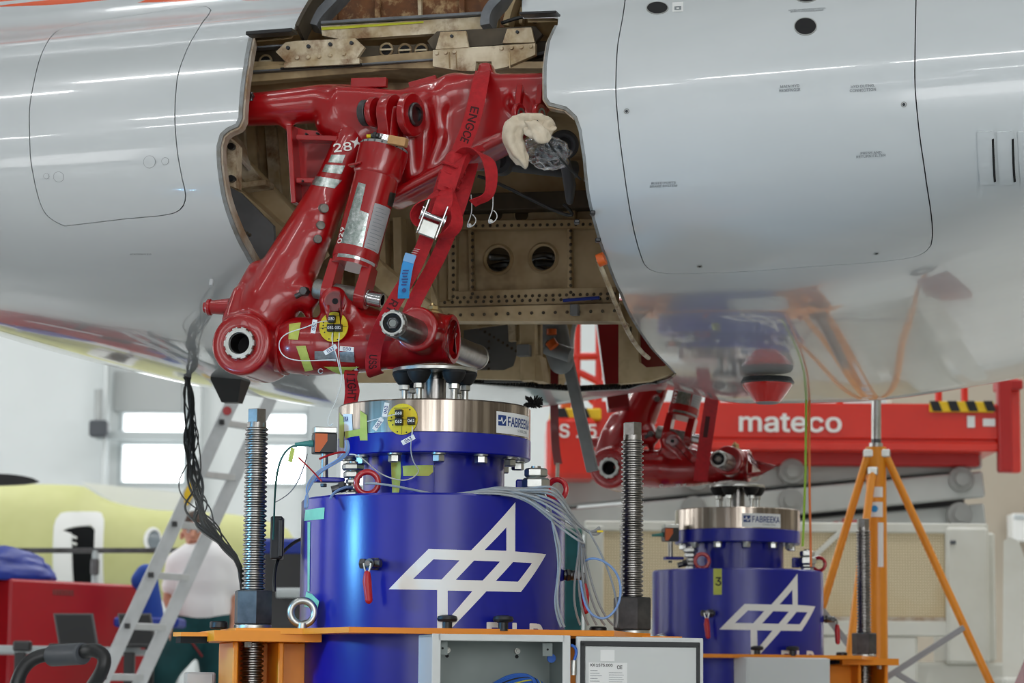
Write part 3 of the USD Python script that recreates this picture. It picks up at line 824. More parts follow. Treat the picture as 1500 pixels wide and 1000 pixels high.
for q in (((429, 186), (436, 300)), ((440, 204), (500, 206)), ((440, 267), (484, 267))):
    gp('stiffener', hbar(*q[0], *q[1], .15, .016, .075), M['red_gear'], 30)
for x, y in ((448, 196), (464, 195), (443, 265), (459, 265)):
    a = G(x, y, .108); gp('rivet_hole', cyl(a, a + DX * .02, .0035, seg=10), M['black_hole'])
# upper beam: trunnion tube left, big ribbed casting right
bm = [qb(G(415, 178, .19), R(8), G(438, 205, .18), R(5)), qc([(G(340, 162, .2), R(25)), (G(404, 158, .2), R(27)), (G(470, 152, .2), R(30)), (G(500, 160, .2), R(36)), (G(560, 165, .21), R(34))]),
      qb(G(486, 140, .2), R(17), G(545, 145, .2), R(22)), qb(G(490, 178, .19), R(30), G(530, 200, .18), R(28)), qb(G(560, 165, .2), R(34), G(610, 170, .2), R(40)),
      qb(G(520, 190, .19), R(28), G(600, 205, .2), R(30)), qb(G(610, 158, .2), R(34), G(668, 138, .2), R(32)), qb(G(668, 134, .2), R(26), G(830, 128, .2), R(22)),
      qplate([(600, 130), (668, 110), (800, 107), (800, 150), (752, 205), (700, 236), (596, 292), (566, 300), (560, 260), (590, 220)], .155, .09, .01), qplate([(486, 124), (560, 128), (600, 132), (600, 196), (520, 196), (498, 186), (480, 160)], .13, .12, .02),
      qbar(572, 297, 752, 204, .185, .032, .16), qb(G(640, 140, .15), R(13), G(650, 240, .17), R(7)), qb(G(655, 122, .17), R(12), G(648, 152, .16), R(13)), qb(G(604, 255, .16), R(16), G(598, 190, .15), R(20)),
      qb(G(655, 250, .17), R(8), G(690, 190, .19), R(10)), qb(G(690, 190, .19), R(10), G(742, 180, .19), R(8)), qb(G(625, 262, .16), R(9), G(646, 200, .15), R(7)),
      qb(G(760, 150, .16), R(16), G(775, 172, .13), R(9)), qb(G(790, 150, .16), R(10), G(794, 176, .13), R(9)), qplate([(700, 90), (718, 90), (720, 112), (697, 112)], .16, .06)]
bmm = cast(bm, it=10)
gp('upper_beam', bmm, M['red_gear'], True, 'red upper beam casting across the bay')
gp('top_rib', hbar(515, 122, 567, 121, .17, .03, .02), M['red_gear']); gp('top_rib', hbar(600, 128, 640, 117, .17, .03, .015), M['red_gear'])
a = G(368, 141, .15); gp('lock_bolt', cat([hexprism(a - DX * .012, a + DX * .01, .016), cyl(a - ZX * .015, a + ZX * .012, .006)]), M['steel_dark'])
# fork lugs for the shock absorber (turned along the aeroplane)
TA = N(AX * 1 - DX * .26 - ZX * .02)
for x, y, r, th in ((549, 165, 24, .02), (573, 167, 30, .036), (602, 168, 33, .026)):
    c = G(x, y, .075); lug = [cyl(c - TA * th / 2, c + TA * th / 2, R(r), seg=36, ch=.004)]
    e = G(x + (0 if x != 573 else -2), y + (0 if x != 573 else 45), .2 if x != 573 else .075)
    lug.append(hullm(np.vstack([meshkit.arrays(cyl(c - TA * th / 2, c + TA * th / 2, R(r * .93), seg=28))[0], meshkit.arrays(cbox(e, (th, .05, .06), (TA, N(np.cross(ZX, TA)), ZX), .005))[0]])))
    gp('fork_lug', m3.Manifold.batch_boolean([man(l) for l in lug], m3.OpType.Add), M['red_gear'], 40)
c = G(603, 168, .075)
gp('lug_bushing', hollow(c + TA * .006, c + TA * .021, R(18), R(11), 36, .004), M['steel_dark']); gp('lug_bore', cyl(c + TA * .0, c + TA * .0145, R(11.5), seg=30), M['steel_dark'])
c = G(541, 165, .075); gp('lug_bushing', cyl(c - TA * .022, c + TA * .002, R(20), seg=36, ch=.003), M['nut_dark'])
# two small lugs at the right end
for x in (760, 790):
    c = G(x, 168, .1); gp('end_lug', man(cyl(c - TA * .008, c + TA * .008, R(17), seg=30, ch=.003)) + man(hbar(x, 168, x + 4, 130, .11, .018, .05, .15)), M['red_gear'], 40)
    gp('lug_bushing', hollow(c + TA * .006, c + TA * .0105, R(10), R(6.5), 24), M['dull_metal'])
# shock absorber
s0, s1 = G(511, 415, .0), G(566, 206, .07); sw = N(s1 - s0); sL = np.linalg.norm(s1 - s0)
SHOCK = Cyl(s0, s1, R(33.5))
gp('shock_cylinder', lathe([(0, .065), (R(32), .065), (R(34.5), .072), (R(34.5), .1), (R(33.5), .104), (R(33.5), .335), (R(36.5), .345), (R(37.5), .40), (R(37.5), .425), (0, .425)], s0, sw, 56), M['red_gear'], 30, 'red shock absorber cylinder')
gp('shock_collar', lathe([(0, .425), (R(36), .425), (R(36), .434), (R(30), .440), (0, .440)], s0, sw, 48), M['oval_grey'], 30, 'grey top collar of the shock absorber')
for k in range(9):
    a = SHOCK(np.array([[(-.5 + k / 9) * .2, .43]]))[0][0] + (SHOCK(np.array([[(-.5 + k / 9) * .2, .43]]))[1][0]) * .0045
    gp('collar_slot', cbox(a, (.006, .004, .006)), M['plastic_grey'])
gp('shock_cap', lathe([(0, .44), (R(24), .44), (R(22), .462), (0, .462)], s0, sw, 40), M['chrome'], 30)
gp('shock_tongue', chain([(s0 + sw * .45, R(18)), (G(573, 167, .075), R(15))]), M['red_gear'], 40)
a = G(546, 199, .01); gp('filler_valve', cat([cyl(a - AX * .004, a + AX * .02, .008, seg=14), hexprism(a + AX * .003, a + AX * .013, .022)]), M['steel_dark']); gp('valve_cap', cyl(a - AX * .018, a - AX * .004, .006, seg=12), M['yellow_pad'])
a = SHOCK(np.array([[.0, .42]])); t = N(np.cross(ZX, DX))
gp('cardboard_wedge', cbox(G(583, 207, -.015), (.056, .03, .026), (N(AX - ZX * .22), DX, N(ZX + AX * .22)), .002), M['cardboard'] if 'cardboard' in M else pm('cardboard', C(196, 154, 104), C(182, 140, 92), scale=30, rough=.8), label='piece of brown cardboard wedged on the collar')
# lower fork and its pin
e1 = N(np.cross(DX, sw)); e1 = e1 if e1 @ AX > 0 else -e1
fork = [lathe([(0, .05), (R(33), .05), (R(33.5), .075), (0, .075)], s0, sw, 48)]
for sgn_ in (-1, 1):
    b = s0 + e1 * sgn_ * R(26); fork.append(hullm(np.vstack([meshkit.arrays(cbox(b + sw * .055, (R(16), .06, .01), (e1, N(np.cross(sw, e1)), sw), .003))[0], meshkit.arrays(cyl(b - sw * .033 - e1 * R(8), b - sw * .033 + e1 * R(8), .036, seg=24))[0]])))
gp('lower_fork', m3.Manifold.batch_boolean([man(f) for f in fork], m3.OpType.Add), M['red_gear'], 35)
pc = s0 - sw * .033
gp('fork_sleeve', cyl(pc - e1 * R(20), pc + e1 * R(20), .026, seg=30), M['dull_metal'], 35)
gp('fork_pin', cat([hollow(pc + e1 * R(34), pc + e1 * R(58), .0225, .016, 30, .002), torus(pc + e1 * R(35), e1, .0235, .003, 28, 8)]), M['chrome'], 35, 'chrome fork pin end')
gp('pin_head', cyl(pc - e1 * R(50), pc - e1 * R(33), .03, seg=24, ch=.004), M['dull_metal'])
a = pc + e1 * R(50) + N(CAM - pc) * .0222; gp('pin_hole', cyl(a - N(CAM - pc) * .006, a + N(CAM - pc) * .001, .0032, seg=10), M['black_hole'])
# trailing arm: tube from the pivot to the axle housing, lug in the middle
arm = [qc([(G(385, 506, .06), R(38)), (G(470, 510, .05), R(40)), (G(545, 507, .04), R(38)), (G(600, 500, .035), R(35)), (G(650, 496, .035), R(31))]),
       qplate([(470, 478), (468, 430), (476, 424), (508, 424), (516, 432), (536, 484)], -.02, .055, .006), qb(G(490, 441, -.02), R(22), G(490, 441, .03), R(22)),
       qb(G(478, 470, .01), R(14), G(560, 478, .02), R(16)), qb(G(500, 455, .0), R(22), G(548, 470, .08), R(18)), qb(G(440, 505, .04), R(42), G(470, 506, .04), R(41.5)),
       qy(G(600, 494, .03), G(664, 497, .03), R(36), .012), qy(G(622, 487, -.02) - DX * .09, G(622, 487, -.02) + DX * .05, R(33))]
ax0 = at(575, 473, 7.66); ax1 = ax0 + DX * .84 + ZX * .004
arm_cut = [qy(G(640, 496, .03), G(720, 498, .03), R(29), .002), qy(G(491, 441, -.08), G(491, 441, -.0), R(8.5)), qy(G(491, 441, -.08), G(491, 441, -.042), R(13.5))]
armm = cast(arm, arm_cut, .006, it=8)
gp('trailing_arm', armm, M['red_gear'], True, 'red trailing arm resting on the steel pad')
gp('housing_rim', hollow(G(656, 497, .03), G(665, 497, .03), R(36.8), R(29), 44, .004), M['red_gear'], 35)
gp('lug_bore', cat([hollow(G(491, 441, -.0715), G(491, 441, -.060), R(15), R(12.5), 28, .001), cyl(G(491, 441, -.062), G(491, 441, -.03), R(13), seg=24)]), M['red_dark'])
gp('lug_hole', cyl(G(491, 441, -.064), G(491, 441, -.061), R(4.5), seg=18), M['black_hole'])
gp('hub_disc', cat([cyl(G(638, 497, .03), G(646, 497, .03), R(28), seg=36), ]), M['dull_metal'], label='machined disc inside the axle housing')
gp('hub_cap', cyl(G(646, 499, .03), G(651, 499, .03), R(15), seg=28), M['bay_light'])
gp('grease_fitting', cat([hexprism(G(634, 462, .03), G(634, 455, .03), .036), hexprism(G(634, 455, .03), G(634, 448, .03), .03), cyl(G(633, 448, .03), G(633, 444, .03), .006)]), M['brass'], label='brass fitting on top of the axle housing')
# axle, serrated nuts
gp('axle', cat([cyl(ax0 + DX * .012, ax1, R(19.5), seg=40, ch=.004)]), M['steel'], 35, 'bare steel axle stub towards the camera')
def spline_nut(p, r0, r1, n=10, L=.02):
    ms = [hollow(p, p + DX * L, r0, r1, 40, .002)]
    u, v, w = frame(DX)
    for k in range(n):
        a = 2 * math.pi * k / n; e = math.cos(a) * u + math.sin(a) * v; t = np.cross(w, e)
        ms.append(cbox(p + DX * L * .45 + e * r0, (r0 * .14, r0 * .4, L * .9), (e, t, w), .0015))
    return cat(ms)


gp('axle_nut', spline_nut(ax0 - DX * .004, R(17.5), R(14), 8, .022), M['zinc'], 30, 'slotted ring nut on the axle end')
gp('axle_bore', cyl(ax0 + DX * .004, ax0 + DX * .016, R(15), seg=30), M['black_hole']); gp('axle_socket', man(hexprism(ax0 - DX * .002, ax0 + DX * .012, R(17))) - man(cyl(ax0 - DX * .01, ax0 + DX * .02, R(6), seg=20)), M['steel_dark'])
gp('axle_screw', cyl(ax0 - DX * 0, ax0 + DX * .01, R(5.4), seg=16), M['dull_metal'])
gp('axle_flange', cyl(ax1 - DX * .01, ax1 + DX * .004, R(20.5), seg=40, ch=.002), M['zinc'])
gp('pivot_nut', spline_nut(pv0 - DX * .012, R(22.5), R(16.5), 10, .026), M['zinc'], 30, 'slotted steel ring nut of the pivot')
gp('pivot_tube', hollow(pv0 - DX * .004, pv1 + DX * .01, R(17.5), R(15), 32), M['steel_dark']); gp('pivot_plug', cyl(pv0 + DX * .06, pv0 + DX * .07, R(16), seg=24), M['black_hole'])
a = G(338, 449, .04); gp('side_peg', cat([cyl(a, a - AX * .06, R(13), R(10.5), 24), cyl(a - AX * .06, a - AX * .076, R(12.5), seg=24, ch=.004), cyl(a - AX * .072, a - AX * .085, R(8), seg=20)]), M['red_gear'], 35, 'short red peg on the pivot side')
for x, y, rx, ry in ((475, 305, 7, 10), (470, 330, 6.5, 10), (465.5, 350, 6.5, 10), (457, 303, 5, 7)):
    c = G(x, y, .026 if x > 460 else .05); nn = N(CAM - c + AX * 3.2); gp('grommet', cat([cyl(c - nn * .02, c + nn * .005, R(rx), seg=20, ch=.002)]), M['dull_metal'])
a = G(447, 427, -.03); gp('hydraulic_nipple', cat([hexprism(a - DX * .02, a + DX * .01, .024), cyl(a - AX * .03 - ZX * .014, a, .008, seg=12)]), M['steel_dark'])
gp('cylinder_tab', hbar(512, 243, 531, 239, .0, .006, .03), M['red_gear']); gp('beam_stub', cyl(G(696, 236, .3), G(730, 236, .3), .03, seg=24, ch=.005), M['plastic_grey'])
# stickers, bands, numbers
legC = Cyl(G(452, 330, .085), G(505, 215, .145), R(33), R(27))
def on(S, pts): return S.poly(pts)
for pts in ([(486, 227), (506, 227), (501, 239), (481, 238)], [(477, 241), (505, 243), (500, 255), (472, 252)], [(463, 258), (501, 264), (490, 276), (457, 271)]):
    gp('reflective_band', drape(pts, legm, .002), M['foil'], label='silver reflective band')
def deco(S, text, px, py, h, dirpx, m, off=.0015, name='lettering', bold=True):
    u = S.inv(px, py); a = S.inv(px + dirpx[0], py + dirpx[1]) - u; a /= np.linalg.norm(a); g = meshkit.text_mesh(text, h, .0002, bold)
    return wrap(g, S, *u, a, (-a[1], a[0]), off)
gp('lettering', drape_text('28', 488, 224, 12, 8, legm, .003, 1.35), M['white_print'], True, 'white number 28 on the leg')
star = [(521 + r * math.cos(a), 209 + r * math.sin(a)) for k in range(8) for a, r in [(k * math.pi / 4 + .3, 9 if k % 2 == 0 else 3)]]
gp('star', drape(star, cat([legm, bmm]), .003, 1.5), M['white_print'], label='white four-pointed star')
gp('foil_strip', patch(SHOCK.poly([(525, 267), (536, 270), (512, 378), (494, 376)]), SHOCK, .006, .0008), M['foil'], label='long silver foil strip on the cylinder')
gp('foil_strip', patch(SHOCK.poly([(528, 308), (540, 313), (527, 381), (508, 377)]), SHOCK, .006, .0012), M['foil'])
gp('data_label', patch(SHOCK.poly([(549, 297), (572, 307), (548, 391), (528, 381)]), SHOCK, .006, .0008), M['label_grey'], label='grey printed data label on the cylinder')
gp('data_plate', patch(SHOCK.poly([(571, 281), (580, 284), (574, 304), (567, 300)]), SHOCK, .006, .001), M['steel_dark'])
lines = []
for k in range(15):
    f = k / 15; q0, q1 = SHOCK.inv(551 - 20 * f, 304 + 78 * f), SHOCK.inv(569 - 22 * f, 311 + 78 * f); lines.append(LineString([q0, q0 + (q1 - q0) * (.55 + .4 * ((k * 37) % 10) / 10)]).buffer(.0011, cap_style='flat'))
gp('label_print', patch(shapely.union_all(lines), SHOCK, .006, .0014), M['stencil'])
gp('lettering', deco(SHOCK, '029', 500, 357, .021, (5, -22), 'white_print'), M['white_print'], False, 'white number on the cylinder side')
armC = Cyl(G(440, 510, .05), G(600, 501, .035), R(41), R(36))
gp('lettering', drape_text('C', 465, 546, 7, 0, armm, .002, 1.2), M['white_print'], True); gp('lettering', drape_text('JB', 498, 546, 7, 3, armm, .002, 1.2), M['white_print'], True)
gp('star', drape([(521 + r * math.cos(a), 540 + r * math.sin(a)) for k in range(8) for a, r in [(k * math.pi / 4 + .3, 5 if k % 2 == 0 else 2)]], armm, .002, 1.5), M['white_print'])
gp('arm_band', hollow(G(416, 508, .055), G(420, 508, .055), R(42.5), R(38), 40), M['red_gear']); gp('arm_band', hollow(G(447, 508, .052), G(451, 508, .052), R(42.8), R(38), 40), M['red_gear'])

gear1 = ref(plane, 'landing_gear', GSRC, GB, GB, False); tag(gear1, 'red trailing-arm landing gear leg of the near side, filling the open bay')
gear2 = ref(plane, 'landing_gear', GSRC, GB + VSEP, GB, False); tag(gear2, 'dark red landing gear leg of the far side, seen beneath the belly')
# ---------------------------------------------------------------- the blue isolator columns and their orange stands (built once, set twice)
I0 = at(637, 560, 8.0); IX, IY = I0[0], I0[1]
def zi(py, px=637): return at(px, py, 8.0)[2]
def ic(z): return np.array([IX, IY, z])
TOE = N(np.array([CAM[0] - IX, CAM[1] - IY, 0])); TOR = np.cross(ZX, TOE); TOR = TOR if TOR @ cam_right > 0 else -TOR
ISRC = '/class_isolator'; stage.CreateClassPrim(ISRC); BASE[ISRC] = ic(0)
def ip(name, g, m, smooth=35, label=None): return put(ISRC, name, g, m, smooth, label)


ZD = zi(735) ; ZR0, ZR1, ZF0, ZF1 = zi(645), zi(598), zi(674), zi(645)
RD, RN, RR = .386, .207, .2835
ip('drum', lathe([(0, .0), (RD, .0), (RD, ZD - .006), (RD - .006, ZD), (0, ZD)], (IX, IY, 0), seg=128), M['blue_paint'], 30, 'blue drum')
ip('neck', lathe([(0, ZD), (RN, ZD), (RN, ZF0), (0, ZF0)], (IX, IY, 0), seg=96), M['blue_paint'], 30)
ip('flange', lathe([(0, ZF0), (RR - .003, ZF0), (RR, ZF0 + .003), (RR, ZF1 - .002), (RR - .002, ZF1), (0, ZF1)], (IX, IY, 0), seg=96), M['blue_paint'], 30, 'blue flange under the steel ring')
ip('neck_seam', cbox(ic((ZD + ZF0) / 2) + TOE * RN, (.004, .004, ZF0 - ZD), (TOR, TOE, ZX), .001), M['blue_paint'])
ip('load_ring', lathe([(0, ZR0), (RR - .002, ZR0), (RR - .001, ZR0 + .002), (RR - .001, ZR1 - .004), (RR - .005, ZR1), (0, ZR1)], (IX, IY, 0), seg=128), M['ring_steel'], 30, 'wide ground steel load ring')
for k in range(12):
    a = math.radians(k * 30 + 3); e = TOE * math.cos(a) + TOR * math.sin(a); p = ic(ZF0) + e * .247
    ip('flange_bolt', cat([cyl(p - ZX * .004, p, .021, seg=20), hexprism(p - ZX * .026, p - ZX * .004, .032, a)]), M['zinc'], 30)
# head: post, pad plate, rubber buffers, studs
H0 = ic(0); ZT = zi(547) 
ip('post', lathe([(0, ZR1), (R(16.5), ZR1), (R(16.5), zi(556)), (R(14), zi(555)), (R(14), zi(550)), (R(13), ZT), (0, ZT)], (IX, IY, 0), seg=40), M['steel'], 30, 'turned steel post')
ip('pad_plate', lathe([(0, ZT), (R(61), ZT), (R(62), ZT + .002), (R(62), ZT + .011), (R(60), ZT + .013), (0, ZT + .013)], (IX, IY, 0), seg=64), M['zinc'], 30, 'thin round steel pad plate')
for k, (ang, d) in enumerate([(-76, R(46)), (-30, R(46)), (37, R(46)), (74, R(46)), (130, R(46)), (-130, R(46))]):
    a = math.radians(ang); e = TOE * math.cos(a) + TOR * math.sin(a); p = H0 + e * d
    ip('rubber_buffer', lathe([(0, ZT - .036), (.018, ZT - .036), (.028, ZT - .024), (.036, ZT - .006), (.034, ZT), (0, ZT)], p, seg=28), M['rubber_black'], 40)
    ip('stud', cat([cyl(p + ZX * ZR1, p + ZX * (ZT - .04), .0095, seg=16), hexprism(p + ZX * (ZT - .054), p + ZX * (ZT - .036), .027, a)]), M['zinc'], 30)
# red lifting eyes, nut stacks
def eye(px, py, Y, r, R_, m, name='lifting_eye', face=None, label=None, f=ip):
    c = at(px, py, Y); nrm = N(CAM - c) if face is None else face
    f(name, cat([torus(c, nrm, R_, r, 44, 16), cyl(c - ZX * (R_ + r * 1.9), c - ZX * (R_ - r * .3), r * 1.35, r * 1.0, 20), cyl(c - ZX * (R_ + r * 2.6), c - ZX * (R_ + r * 1.7), r * 1.9, seg=24, ch=.002)]), M[m], 40, label)


eye(538, 707, 7.72, .0082, .031, 'red_lug', label='red lifting eye'); eye(816, 717, 7.92, .0082, .029, 'red_lug', face=N(np.array([-.5, -1, 0])))
def nutstack(px, Y, zb, spec, f=ip):
    b = at(px, 700, Y)
    for z0, z1, af in spec: f('nut', hexprism(np.array([b[0], b[1], zb + z0]), np.array([b[0], b[1], zb + z1]), af, .4), M['zinc'], 30)
    f('threaded_stud', cyl(np.array([b[0], b[1], zb - .01]), np.array([b[0], b[1], zb + spec[-1][1] + .006]), .014, seg=18), M['steel'])


nutstack(785, 7.84, ZD, [(0, .014, .05), (.015, .026, .06), (.027, .06, .07), (.062, .088, .058)]); nutstack(517, 7.8, ZD, [(0, .014, .038), (.018, .03, .044), (.036, .05, .036), (.052, .072, .05), (.074, .094, .056)])
# valves with red handles
def valve(px, py, hx, hy, side=False):
    nrm = N(np.array([1.0, .15, 0])) if side else None
    D = DRUM; uv = D.inv(px, py); p, n = D(np.array([uv])); p, n = p[0], n[0]; t = np.cross(ZX, n); t = t if t @ cam_right > 0 else -t
    if side: n, t = N(np.array([1, .1, 0])), N(np.array([.2, -1, 0]))
    ip('valve_body', cat([cyl(p, p + n * .05, .014, seg=18), hexprism(p + n * .006, p + n * .018, .034), cyl(p + n * .034 - t * .03, p + n * .034 + t * .028, .011, seg=16), hexprism(p + n * .034 - t * .034, p + n * .034 - t * .018, .027), cyl(p + n * .034 - t * .01, p + n * .06, .0075, seg=12)]), M['steel_dark'], 30)
    h0 = p + n * .062; h1 = h0 - ZX * .03; h2 = h1 - ZX * .072 + t * .006
    ip('handle_stem', cat([cable([h0 + t * s, h0 - ZX * .012 + t * s * .8, h1 + t * s * .2], .0028) for s in (-.011, .011)]), M['zinc']); ip('valve_handle', chain([(h1, .0095), (h1 - ZX * .02, .0125), (h2, .0105)]), M['red_grip'], 40, 'red valve handle')


DRUM = Cyl((IX, IY, 0), (IX, IY, ZD), RD); RING = Cyl((IX, IY, ZR0), (IX, IY, ZR1), RR - .001); NECK = Cyl((IX, IY, ZD), (IX, IY, ZF0), RN)
valve(552, 826, 0, 0); valve(826, 842, 0, 0, True)
# emblem and letters on the drum
c6 = lambda pts: [(x / 2.778 + 420, y / 2.778 + 720) for x, y in pts]
emb = DRUM.poly(c6([(930, 42), (929, 243), (1055, 254), (952, 408), (812, 405), (700, 524), (620, 610), (612, 610), (612, 400), (415, 397), (577, 233), (750, 238)]))
for hole in ([(893, 145), (893, 240), (805, 237)], [(597, 275), (703, 279), (630, 357), (514, 355)], [(762, 280), (867, 284), (797, 361), (688, 358)], [(920, 286), (997, 290), (940, 366), (850, 363)], [(655, 402), (755, 404), (655, 520)]):
    emb = emb.difference(DRUM.poly(c6(hole)))
ip('emblem', patch(emb, DRUM, .02, .0009), M['white_print'], label='white lattice emblem on the drum')
ip('lettering', wrap(meshkit.text_mesh('DLR', .085, .0002, True), DRUM, DRUM.inv(708, 912)[0], DRUM.inv(708, 912)[1] - .085, (1, 0), (0, 1), .0006), M['white_print'], False, 'large white letters below the emblem')
def maker_label(owner, x, y, by, w=.19, h=.062):
    def q(name, g, m, lab=None): put(owner, name, shifted(g, by), M[m], False, lab)
    q('maker_label', patch(sbox(x, y - h, x + w, y), RING, .01, .0006), 'sticker_white', 'white maker label on the steel ring')
    q('maker_mark', patch(sbox(x + .007, y - .040, x + .039, y - .010).difference(LineString([(x + .009, y - .026), (x + .018, y - .026), (x + .021, y - .017), (x + .026, y - .034), (x + .037, y - .022)]).buffer(.0018)), RING, .006, .001), 'blue_print')
    q('lettering', wrap(meshkit.text_mesh('FABREEKA', .026, .0002, True), RING, x + .044, y - .039, (.77, 0), (0, 1), .001), 'blue_print'); q('lettering', wrap(meshkit.text_mesh('STABILIZING', .0075, .0002), RING, x + .095, y - .053, (1, 0), (0, 1), .001), 'stencil')


# sensor on its little bracket
sc = at(475, 650, 7.86); sa = N(np.array([.97, .22, 0])); sb = np.cross(ZX, sa)
ip('sensor_bracket', cat([cbox(at(482, 703, 7.86), (.085, .05, .013), (sa, sb, ZX))]), M['blue_paint']); ip('sensor_post', cyl(at(475, 701, 7.86), at(475, 664, 7.86), .011, seg=16), M['steel']); ip('bracket_screw', hexprism(at(474, 708, 7.86), at(474, 713, 7.86), .018), M['plastic_grey'])
ip('sensor_housing', cbox(sc, (.066, .06, .058), (sa, sb, ZX), .003), M['plastic_black']); ip('sensor_cap', cbox(sc + ZX * .038, (.066, .06, .018), (sa, sb, ZX), .002), M['zinc'])
ip('sensor_face', extrude(Polygon([(-.032, -.027), (-.018, -.027), (.004, .006), (.004, .027), (-.032, .027)]), .002, sc - sb * (.031 if sb[1] > 0 else -.031), sa, ZX, np.cross(sa, ZX)), M['sensor_orange'], label='orange front of the sensor')
ip('sensor_plug', cat([cyl(sc - sa * .033, sc - sa * .045, .01, seg=16), cyl(sc - sa * .045 , sc - sa * .085 - ZX * .004, .0085, .005, 14)]), M['teal_plug'])
ip('air_fitting', cat([cyl(at(508, 712, 7.78), at(486, 718, 7.78), .012, seg=16), hexprism(at(506, 712, 7.78), at(497, 714, 7.78), .03)]), M['steel_dark']); ip('side_bracket', cbox(at(768, 714, 7.95), (.05, .04, .045), None, .004), M['blue_paint'])

# --- stand
FSRC = '/class_stand'; stage.CreateClassPrim(FSRC); BASE[FSRC] = ic(0)
def fp(name, g, m, smooth=30, label=None): return put(FSRC, name, g, m, smooth, label)
EA = N(np.array([math.cos(math.radians(15.5)), math.sin(math.radians(15.5)), 0])); EB = np.cross(ZX, EA)       # along the stand; EB points away
ZP = at(383, 921, 7.85)[2]
def sp(a, b, z): return np.array([IX, IY, 0]) + EA * a + EB * b + ZX * z
SL, SR = -.532, .606
deck = Polygon([(-.60, -.13), (-.42, -.19), (-.34, -.43), (.42, -.43), (.56, -.19), (.62, -.15), (.62, .15), (.56, .19), (.42, .43), (-.34, .43), (-.42, .19), (-.60, .13)]).difference(Point(0, 0).buffer(RD + .012, 32))
def deckm(poly, z, th): return extrude(poly, th, np.array([IX, IY, z]), EA, EB, ZX)
fp('deck_plate', deckm(deck, ZP - .016, .016), M['orange_paint'], label='orange deck plate around the drum')
for s, m_ in ((SL, -1), (SR, 1)):
    fp('head_plate', deckm(sbox(s - .135, -.17, s + .17, .17) if m_ < 0 else sbox(s - .17, -.17, s + .105, .17), ZP - .038, .03), M['orange_paint'])
    if m_ < 0: fp('tongue', deckm(Polygon([(s + m_ * .1, -.06), (s + m_ * .21, -.05), (s + m_ * .225, 0), (s + m_ * .21, .05), (s + m_ * .1, .06)]), ZP - .024, .012), M['orange_paint'])
    fp('tongue_brush', deckm(sbox(s - .21, -.045, s - .13, .045) if m_ < 0 else sbox(s - .19, -.14, s - .06, .1), ZP - .042 + (0 if m_ < 0 else .008), .018), M['bristle'], label='black brush under the tongue')
    for t in (-.065, .065): fp('column_flange', cbox(sp(s + t, 0, (ZP - .038) / 2), (.016, .24, ZP - .038), (EA, EB, ZX)), M['orange_paint'])
    fp('column_web', cbox(sp(s, .06, (ZP - .038) / 2), (.12, .016, ZP - .038), (EA, EB, ZX)), M['orange_paint'])
    fp('gusset', cbox(sp(s - m_ * .145, -.03, (ZP - .038) / 2), (.16, .016, ZP - .038), (EA, EB, ZX)), M['orange_paint'])
    fp('foot_plate', cbox(sp(s, 0, .012), (.3, .3, .024), (EA, EB, ZX)), M['orange_paint'])
    b = sp(s, -.02, 0); zt = at(383, 600, 7.85)[2]
    fp('spindle_washer', cyl(b + ZX * (ZP - .0), b + ZX * (ZP + .012), .054, seg=40, ch=.002), M['zinc'])
    fp('spindle_nut', hexprism(b + ZX * (ZP + .012), b + ZX * (at(383, 865, 7.85)[2]), .098, .25, .06), M['nut_dark'], label='large dark hexagonal spindle nut')
    # the thread: a lathed profile with one ridge per pitch
    r0, r1, pit, z0, z1 = .0275, .0335, .0138, ZP - .25, zt - .038; prof = [(0, z0), (r0, z0)]
    for k in range(int((z1 - z0) / pit)):
        z = z0 + k * pit; prof += [(r0, z + pit * .1), (r1, z + pit * .38), (r1, z + pit * .62), (r0, z + pit * .9)]
    prof += [(r0, z1), (0, z1)]
    fp('spindle', lathe(prof, b, seg=36), M['steel'], 20, 'upright threaded steel spindle'); fp('spindle_head', hexprism(b + ZX * (z1 - .002), b + ZX * zt, .05, .1, .05), M['steel'])
    c = sp(s + (.118 if m_ < 0 else -.12), -.15, ZP + .045)
    if m_ < 0: fp('eyebolt', cat([torus(c, N(CAM - c), .0335, .0105, 40, 16), cyl(c - ZX * .05, c - ZX * .03, .014, seg=20), cyl(c - ZX * .058, c - ZX * .046, .024, seg=24, ch=.003)]), M['zinc'], 40, 'bare steel eye bolt')
    fp('deck_screw', cat([cyl(sp(s - m_ * .0 - .09, .03, ZP), sp(s - .09, .03, ZP + .022), .026, seg=20, ch=.004)]), M['plastic_black']); fp('plate_bolt', hexprism(sp(s + .03 * m_, -.12, ZP - .055), sp(s + .03 * m_, -.12, ZP - .038), .02), M['zinc'])
fp('cross_tie', cbox(sp(.04, .47, .12), (1.3, .08, .12), (EA, EB, ZX)), M['orange_paint'])
for px in (655, 737):
    b = at(px, 918, 7.62); b[2] = ZP; fp('clamp_knob', lathe([(0, -.005), (.014, -.005), (.014, .018), (.026, .020), (.029, .026), (.027, .034), (.014, .038), (0, .038)], b, seg=32), M['plastic_black'], 35, 'black mushroom knob on the deck')

iso1 = ref('/World', 'vibration_isolator', ISRC, ic(0), ic(0), False); tag(iso1, 'nearer blue vibration isolator with a steel ring, white emblem and green tape', 'vibration isolator', 'blue vibration isolators')
iso2 = ref('/World', 'vibration_isolator', ISRC, ic(0) + VSEP, ic(0), False); tag(iso2, 'farther, blurred blue vibration isolator with a yellow-green tape numbered 3', 'vibration isolator', 'blue vibration isolators')
stand1 = ref('/World', 'support_stand', FSRC, ic(0), ic(0), False); tag(stand1, 'nearer orange steel stand with two threaded spindles, carrying the open electric box', 'test stand', 'orange steel stands')
stand2 = ref('/World', 'support_stand', FSRC, ic(0) + VSEP, ic(0), False); tag(stand2, 'farther orange steel stand, carrying the closed grey electric box', 'test stand', 'orange steel stands')

